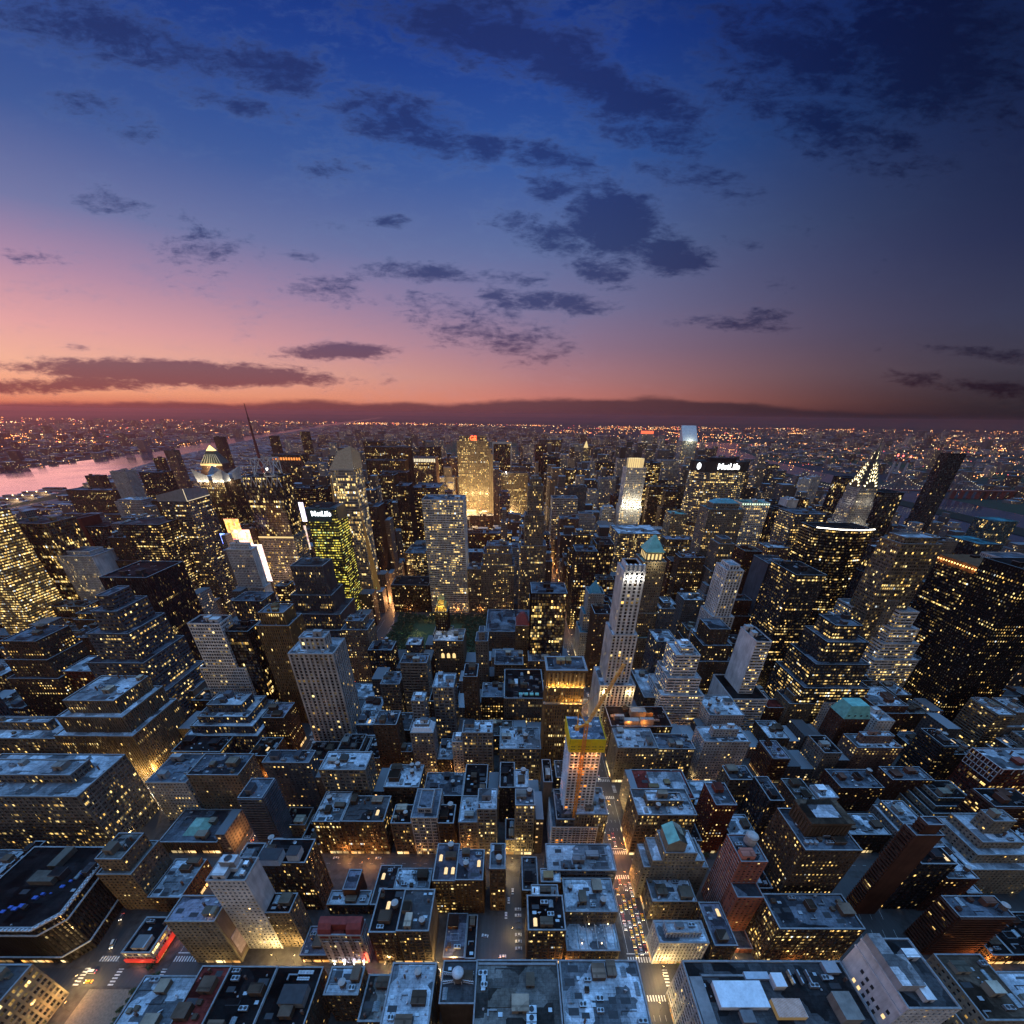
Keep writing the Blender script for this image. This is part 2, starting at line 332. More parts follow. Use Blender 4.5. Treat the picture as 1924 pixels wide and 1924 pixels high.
def offset(pts, d):
    n = len(pts); out = []
    ed = []
    for i in range(n):
        a, b = pts[i], pts[(i+1) % n]; L = math.hypot(b[0]-a[0], b[1]-a[1]) or 1
        nx, ny = (b[1]-a[1])/L, -(b[0]-a[0])/L; ed.append((nx, ny, nx*a[0]+ny*a[1]+d))
    for i in range(n):
        a1, b1, c1 = ed[i-1]; a2, b2, c2 = ed[i]; det = a1*b2-a2*b1
        out.append(((c1*b2-c2*b1)/det, (a1*c2-a2*c1)/det) if abs(det) > 1e-6 else pts[i])
    return out
NB = [0]
def ST(n): return (n-34)*80.5
def facade(wb, gb, P0, P1, z0, z1, st, k, cut=''):
    """one face: a sheet of glass with piers and spandrels standing proud of it"""
    bay, fh, pf, sf, pd, sdp, cells, _ = st
    L = math.hypot(P1[0]-P0[0], P1[1]-P0[1]); H = z1-z0
    if L < .5 or H < .5: return
    tx, ty = (P1[0]-P0[0])/L, (P1[1]-P0[1])/L; nx, ny = ty, -tx
    pt = lambda s_, n_, z: (P0[0]+tx*s_+nx*n_, P0[1]+ty*s_+ny*n_, z)
    if 'x' in cut or st[2] >= 1:
        wb.quad(pt(0, .02, z0), pt(L, .02, z0), pt(L, .02, z1), pt(0, .02, z1)); return
    n = max(1, round(L/bay)); bw = L/n; nf = max(1, round(H/fh)); f = H/nf
    NB[0] += 1; ou = NB[0]*53 % 997
    gb.quad(pt(0, 0, z0), pt(L, 0, z0), pt(L, 0, z1), pt(0, 0, z1), [(ou, k*61), (ou+n*cells, k*61), (ou+n*cells, k*61+nf), (ou, k*61+nf)])
    pw = bw*pf
    for i in range(n+1):
        c = i*bw; a, b = c-pw/2, c+pw/2
        if i == 0: a = -pd+.02; b = max(b, .5)
        if i == n: b = L+pd-.02; a = min(a, L-.5)
        wb.quad(pt(a, pd, z0), pt(b, pd, z0), pt(b, pd, z1), pt(a, pd, z1))
        wb.quad(pt(a, 0, z0), pt(a, pd, z0), pt(a, pd, z1), pt(a, 0, z1)); wb.quad(pt(b, pd, z0), pt(b, 0, z0), pt(b, 0, z1), pt(b, pd, z1))
    sh = f*sf
    for j in range(nf+1):
        a = max(z0, z0+j*f-sh*.55); b = min(z1, z0+j*f+sh*.45)
        if j == nf: a = z1-max(sh*.6, .9); b = z1
        wb.quad(pt(-.1, sdp, a), pt(L+.1, sdp, a), pt(L+.1, sdp, b), pt(-.1, sdp, b))
        wb.quad(pt(-.1, sdp, b), pt(L+.1, sdp, b), pt(L+.1, 0, b), pt(-.1, 0, b))
        if sdp > .8 or cells == 6: wb.quad(pt(-.1, 0, a), pt(L+.1, 0, a), pt(L+.1, sdp, a), pt(-.1, sdp, a))
    if cells > 1 and cells < 6:                                     # thin mullions between the sashes of a bay
        for i in range(n):
            for c in range(1, cells):
                s_ = (i+c/cells)*bw; wb.quad(pt(s_-.13, .10, z0), pt(s_+.13, .10, z0), pt(s_+.13, .10, z1), pt(s_-.13, .10, z1))
def building(name, label, cat, tiers, style='punch', col='tan', rcol='silver', lit=.12, glass=None, wtint=(1, 1, 1), blank='', group=None, rim=1.0, cope=None, apart=False, shop=''):
    """tiers: [(footprint counter-clockwise, z0, z1)], lowest first; parts: wall, glazing, roof, parapet"""
    st = STYLE[style] if isinstance(style, str) else style
    xs = [p[0] for p in tiers[0][0]]; ys = [p[1] for p in tiers[0][0]]; cx, cy = sum(xs)/len(xs), sum(ys)/len(ys)
    root = thing(name, label, cat, (cx, cy, 0), group); late = []
    wb, gb, rb, cb = MB(), MB(), MB(), MB()
    for k, (pts, z0, z1) in enumerate(tiers):
        pts = [(p[0]-cx, p[1]-cy) for p in pts]; n = len(pts)
        for i in range(n):
            a, b = pts[i], pts[(i+1) % n]; nx, ny = b[1]-a[1], a[0]-b[0]
            mx, my = (a[0]+b[0])/2+cx, (a[1]+b[1])/2+cy
            face = nx*(CAM[0]-mx)+ny*(CAM[1]-my) > 0
            side = 'S' if -ny > abs(nx) else 'E' if nx > abs(ny) else 'W' if -nx > abs(ny) else 'N'
            facade(wb, gb, a, b, z0, z1, st, k, '' if face and side not in blank else 'x')
        if apart and k: rb, cb = MB(), MB()
        rb.poly([(*p, z1) for p in pts])
        if rim:
            o, q = offset(pts, max(st[4], .3)+.08), offset(pts, -.4); z = z1+rim
            for i in range(n):
                j = (i+1) % n
                cb.quad((*o[i], z1-.5), (*o[j], z1-.5), (*o[j], z), (*o[i], z), mi=1)
                cb.quad((*o[i], z), (*o[j], z), (*q[j], z), (*q[i], z)); cb.quad((*q[j], z1), (*q[i], z1), (*q[i], z), (*q[j], z), mi=1)
        if apart and k < len(tiers)-1: late.append((rb, cb))
    if shop:
        sb = MB(); pts = [(p[0]-cx, p[1]-cy) for p in tiers[0][0]]
        for i in range(len(pts)):
            a, b = pts[i], pts[(i+1) % len(pts)]; L = math.hypot(b[0]-a[0], b[1]-a[1]); nx, ny = (b[1]-a[1])/L, (a[0]-b[0])/L
            if nx*(CAM[0]-cx-a[0])+ny*(CAM[1]-cy-a[1]) < 0 or L < 4 or not ((ny < -.9 and 'S' in shop) or (nx > .9 and 'E' in shop) or (nx < -.9 and 'W' in shop)): continue
            k = max(1, int(L/5)); pt = lambda s_, n_, z: (a[0]+(b[0]-a[0])*s_+nx*n_, a[1]+(b[1]-a[1])*s_+ny*n_, z)
            for j in range(k):
                if (j*7+int(abs(cx))) % 5 < 4: sb.quad(pt((j+.08)/k, .62, .5), pt((j+.92)/k, .62, .5), pt((j+.92)/k, .62, 3.6), pt((j+.08)/k, .62, 3.6), [(j+cx, 0), (j+1+cx, 0), (j+1+cx, 1), (j+cx, 1)])
        if sb.v: link('shopfront', sb.mesh('shopfront', M['shop']), root)
    c = PAL.get(col, col); rc = PAL.get(rcol, rcol)
    link('wall', wb.mesh('wall', M['wall']), root, color=c)
    if gb.v: link('glazing', gb.mesh('glazing', M[glass or st[7]]), root, color=tuple(wtint)+(lit,))
    for q_, p_ in late: link('roof', q_.mesh('roof', M['roof']), root, color=rc); link('parapet', p_.mesh('parapet', [cope or M['coping'], M['wall']]), root, color=c)
    link('roof', rb.mesh('roof', M['roof']), root, color=rc)
    if cb.v: link('parapet', cb.mesh('parapet', [cope or M['coping'], M['wall']]), root, color=c)
    return root

def shop_sides(x0, x1, y0, y1):
    if y0 > 560: return ''
    s = ''
    for n in range(35, 42):
        if 0 <= y0-(ST(n)+9) < 4: s += 'S'
    for a in (0, 155, -311):
        if abs(x1-(a-15)) < 12: s += 'E'
        if abs(x0-(a+13)) < 12: s += 'W'
    return s
# ---------- roof clutter: one mesh of each kind, shared by all its copies
def proto():
    d = {}
    b = MB(); b.cyl(0, 0, 3.2, 7.0, 2.0, 2.0, 14); d['tank'] = b.mesh('water_tank', M['wood'])
    b = MB(); b.cyl(0, 0, 7.01, 8.5, 2.25, .05, 14); d['tankroof'] = b.mesh('tank_roof', M['tankroof'])
    b = MB()
    for sx in (-1.3, 1.3):
        for sy in (-1.3, 1.3): b.bar((sx, sy, 0), (sx, sy, 3.2), .22)
    b.bar((-1.3, -1.3, 0), (1.3, -1.3, 3), .12); b.bar((1.3, -1.3, 0), (1.3, 1.3, 3), .12); b.box(-1.6, 1.6, -1.6, 1.6, 3.0, 3.19); d['legs'] = b.mesh('tank_legs', M['dark'])
    b = MB(); b.box(-.5, .5, -.5, .5, 0, 1, 0, 1); b.box(-.53, .53, -.53, .53, .93, 1.03, 2, 1); b.box(-.12, .12, -.515, -.49, 0, .6, 3); d['bulk'] = b.mesh('bulkhead', [M['wall'], M['roof'], M['coping'], M['dark']])
    b = MB()
    b.box(-2.2, 2.2, -1.2, 1.2, .4, 2.3)
    for x in (-1.1, 1.1): b.cyl(x, 0, 2.305, 2.6, .9, .9, 14, 0, False); b.cyl(x, 0, 2.31, 2.36, .85, .85, 14, 1)
    for x in (-1.9, 1.9): b.box(x-.15, x+.15, -1.1, 1.1, 0, .4, 1)
    for k in range(6): b.box(-2.0, 2.0, -1.22, -1.2, .6+k*.27, .7+k*.27, 1)
    d['cool'] = b.mesh('cooling_unit', [M['steel'], M['dark']])
    b = MB(); b.box(-2.4, 2.4, -.35, .35, .5, 1.2); b.box(1.7, 2.4, .35, 2.6, .5, 1.2); b.box(-2.4, -1.7, -.35, .35, 0, .5); b.box(1.8, 2.3, 2.3, 2.6, 0, .5); d['duct'] = b.mesh('duct', M['duct'])
    b = MB(); b.box(-4.5, 4.5, -.14, .14, .3, .58); [b.box(x-.1, x+.1, -.2, .2, 0, .3) for x in (-4, -1.3, 1.3, 4)]; b.box(4.2, 4.5, .14, 2.2, .3, .58); d['pipe'] = b.mesh('pipe', M['dark'])
    b = MB(); [b.bar((x, y, 0), (x, y, 1.1), .09) for x in (-3, 0, 3) for y in (-2, 2)]; [b.bar((-3, y, z), (3, y, z), .07) for y in (-2, 2) for z in (.6, 1.1)]; [b.bar((x, -2, z), (x, 2, z), .07) for x in (-3, 3) for z in (.6, 1.1)]; d['rail'] = b.mesh('railing', M['steel'])
    b = MB(); b.box(-2.6, 2.6, -1.7, 1.7, .02, .06); d['patch'] = b.mesh('roof_patch', M['dark'])
    b = MB(); b.box(-.5, .5, -.5, .5, 0, 3.6); b.box(-.65, .65, -.65, .65, 3.6, 3.9); d['stack'] = b.mesh('chimney', M['brickw'])
    b = MB(); b.box(-1.1, 1.1, -.8, .8, 0, .5); b.box(-1.2, 1.2, -.9, .9, .5, .62, 1); d['hatch'] = b.mesh('hatch', [M['dark'], M['steel']])
    for nm, mt in (('sky', 'skyl'), ('skylit', 'skylit')):
        b = MB(); b.box(-1.5, 1.5, -3, 3, 0, .6, 1)
        b.quad((-1.5, -3, .61), (0, -3, 1.5), (0, 3, 1.5), (-1.5, 3, .61)); b.quad((0, -3, 1.5), (1.5, -3, .61), (1.5, 3, .61), (0, 3, 1.5))
        b.poly([(-1.5, -3, .61), (1.5, -3, .61), (0, -3, 1.5)]); b.poly([(1.5, 3, .61), (-1.5, 3, .61), (0, 3, 1.5)])
        for k in range(5): y = -2.4+k*1.2; b.bar((-1.52, y, .64), (0, y, 1.56), .1, 1); b.bar((1.52, y, .64), (0, y, 1.56), .1, 1)
        d[nm] = b.mesh('skylight', [M[mt], M['steel']])
    b = MB(); b.cyl(0, 0, 0, 1.1, .3, .3, 8); b.cyl(0, 0, 1.1, 1.5, .6, .1, 8); d['vent'] = b.mesh('vent', M['steel'])
    b = MB(); b.cyl(0, 0, 0, 1.2, .12, .12, 6)
    rg = lambda r, h: [(r*math.cos(k*.524), -.5*h+r*math.sin(k*.524)*.6-h, 1.6+r*math.sin(k*.524)*.8+h*.3) for k in range(12)]
    b.loft([rg(1.2, 0.5), rg(.8, .15), rg(.1, 0)]); d['dish'] = b.mesh('dish', M['pale'])
    return d
PR = proto()
def add_tank(root, x, y, z, s=1.0):
    t = link('water_tank', PR['tank'], root, (x, y, z), sc_=(s, s, s), rz=random.random())
    link('tank_roof', PR['tankroof'], t); link('tank_legs', PR['legs'], t)
def clutter(root, rectl, z, col, rcol, n=6, tanks=0, lit=0, rnd=None, bulk=True):
    """bulkheads, tanks, coolers, ducts, skylights and vents inside the rectangle (x0, x1, y0, y1) of a flat roof"""
    rnd = rnd or random; x0, x1, y0, y1 = rectl; w, d = x1-x0, y1-y0; used = []
    if w < 4 or d < 4: return
    cx, cy = root.location.x, root.location.y
    def spot(a, b):
        for _ in range(14):
            x = rnd.uniform(x0+a+.7, x1-a-.7) if w > 2*a+1.4 else None; y = rnd.uniform(y0+b+.7, y1-b-.7) if d > 2*b+1.4 else None
            if x is None or y is None: return None
            if all(abs(x-u) > a+p+.3 or abs(y-v) > b+q+.3 for u, v, p, q in used): used.append((x, y, a, b)); return x-cx, y-cy
        return None
    c = PAL.get(col, col)
    if bulk:
        for _ in range(1 if w*d < 500 else 2):
            bk_ = rnd.uniform(.8, 2.0); bw, bd, bh = min(rnd.uniform(4, 9), w*.5), min(rnd.uniform(4, 8), d*.5), rnd.uniform(3, 5.5); s = spot(bw/2, bd/2)
            if s: link('bulkhead', PR['bulk'], root, (*s, z+.01), color=tuple(min(1, q*bk_) for q in c), sc_=(bw, bd, bh))
    for _ in range(tanks):
        s = spot(2.3, 2.3)
        if s: add_tank(root, *s, z, rnd.uniform(.8, 1.15))
    for _ in range(lit):
        s = spot(1.6, 3.1)
        if s: link('skylight', PR['skylit'], root, (*s, z), sc_=(.8, .8, 1))
    for _ in range(n):
        k = rnd.choice(('cool', 'cool', 'duct', 'vent', 'vent', 'sky', 'bulk', 'vent', 'dish', 'pipe', 'pipe', 'rail', 'patch', 'patch', 'patch', 'stack', 'hatch', 'hatch'))
        a, b = dict(cool=(2.3, 1.3), duct=(2.5, 2.7), vent=(.5, .5), sky=(1.6, 3.1), bulk=(1.4, 1.4), dish=(.9, .9), pipe=(4.8, 2.3), rail=(3.1, 2.1), patch=(2.7, 1.8), stack=(.7, .7), hatch=(1.3, 1))[k]; s = spot(a, b)
        if not s: continue
        if k == 'bulk': link('bulkhead', PR['bulk'], root, (*s, z+.01), color=tuple(min(1, q*1.3) for q in c), sc_=(2.4, 2.4, 2.4))
        else: link({'cool': 'cooling_unit', 'sky': 'skylight', 'rail': 'railing', 'patch': 'roof_patch', 'stack': 'chimney'}.get(k, k), PR[k], root, (*s, z), rz=rnd.choice((0, math.pi)) if k in ('cool', 'sky', 'duct', 'pipe', 'rail', 'patch', 'hatch') else 0 if k == 'stack' else rnd.uniform(0, 6), sc_=(rnd.uniform(.75, 1.2), rnd.uniform(.75, 1.1), rnd.uniform(.8, 1.2)))
def yy_(s):                                  # '36S' south house line of the block north of 36th; '36N' its north half
    if s[-1] == 'S': n = int(s[:-1]); return ST(n)+(15 if n in (34, 42, 57) else 9)
    if s[-1] == 'N': return ST(int(s[:-1]))+40.5
    return float(s)
CROP = {'1': (0, 740, .33264), '2': (640, 740, .33264), '3': (1284, 740, .33264), '4': (0, 1284, .33264), '5': (640, 1284, .33264), '6': (1284, 1284, .33264),
        'A': (0, 1540, .19958), 'B': (384, 1540, .19958), 'C': (768, 1540, .19958), 'D': (1152, 1540, .19958), 'E': (1540, 1540, .19958), 'G': (1000, 1230, .15592), 'F': (0, 0, 1.0)}
def cpx(c, x, y): o = CROP[c]; return o[0]+o[2]*x, o[1]+o[2]*y
DEBUG = False
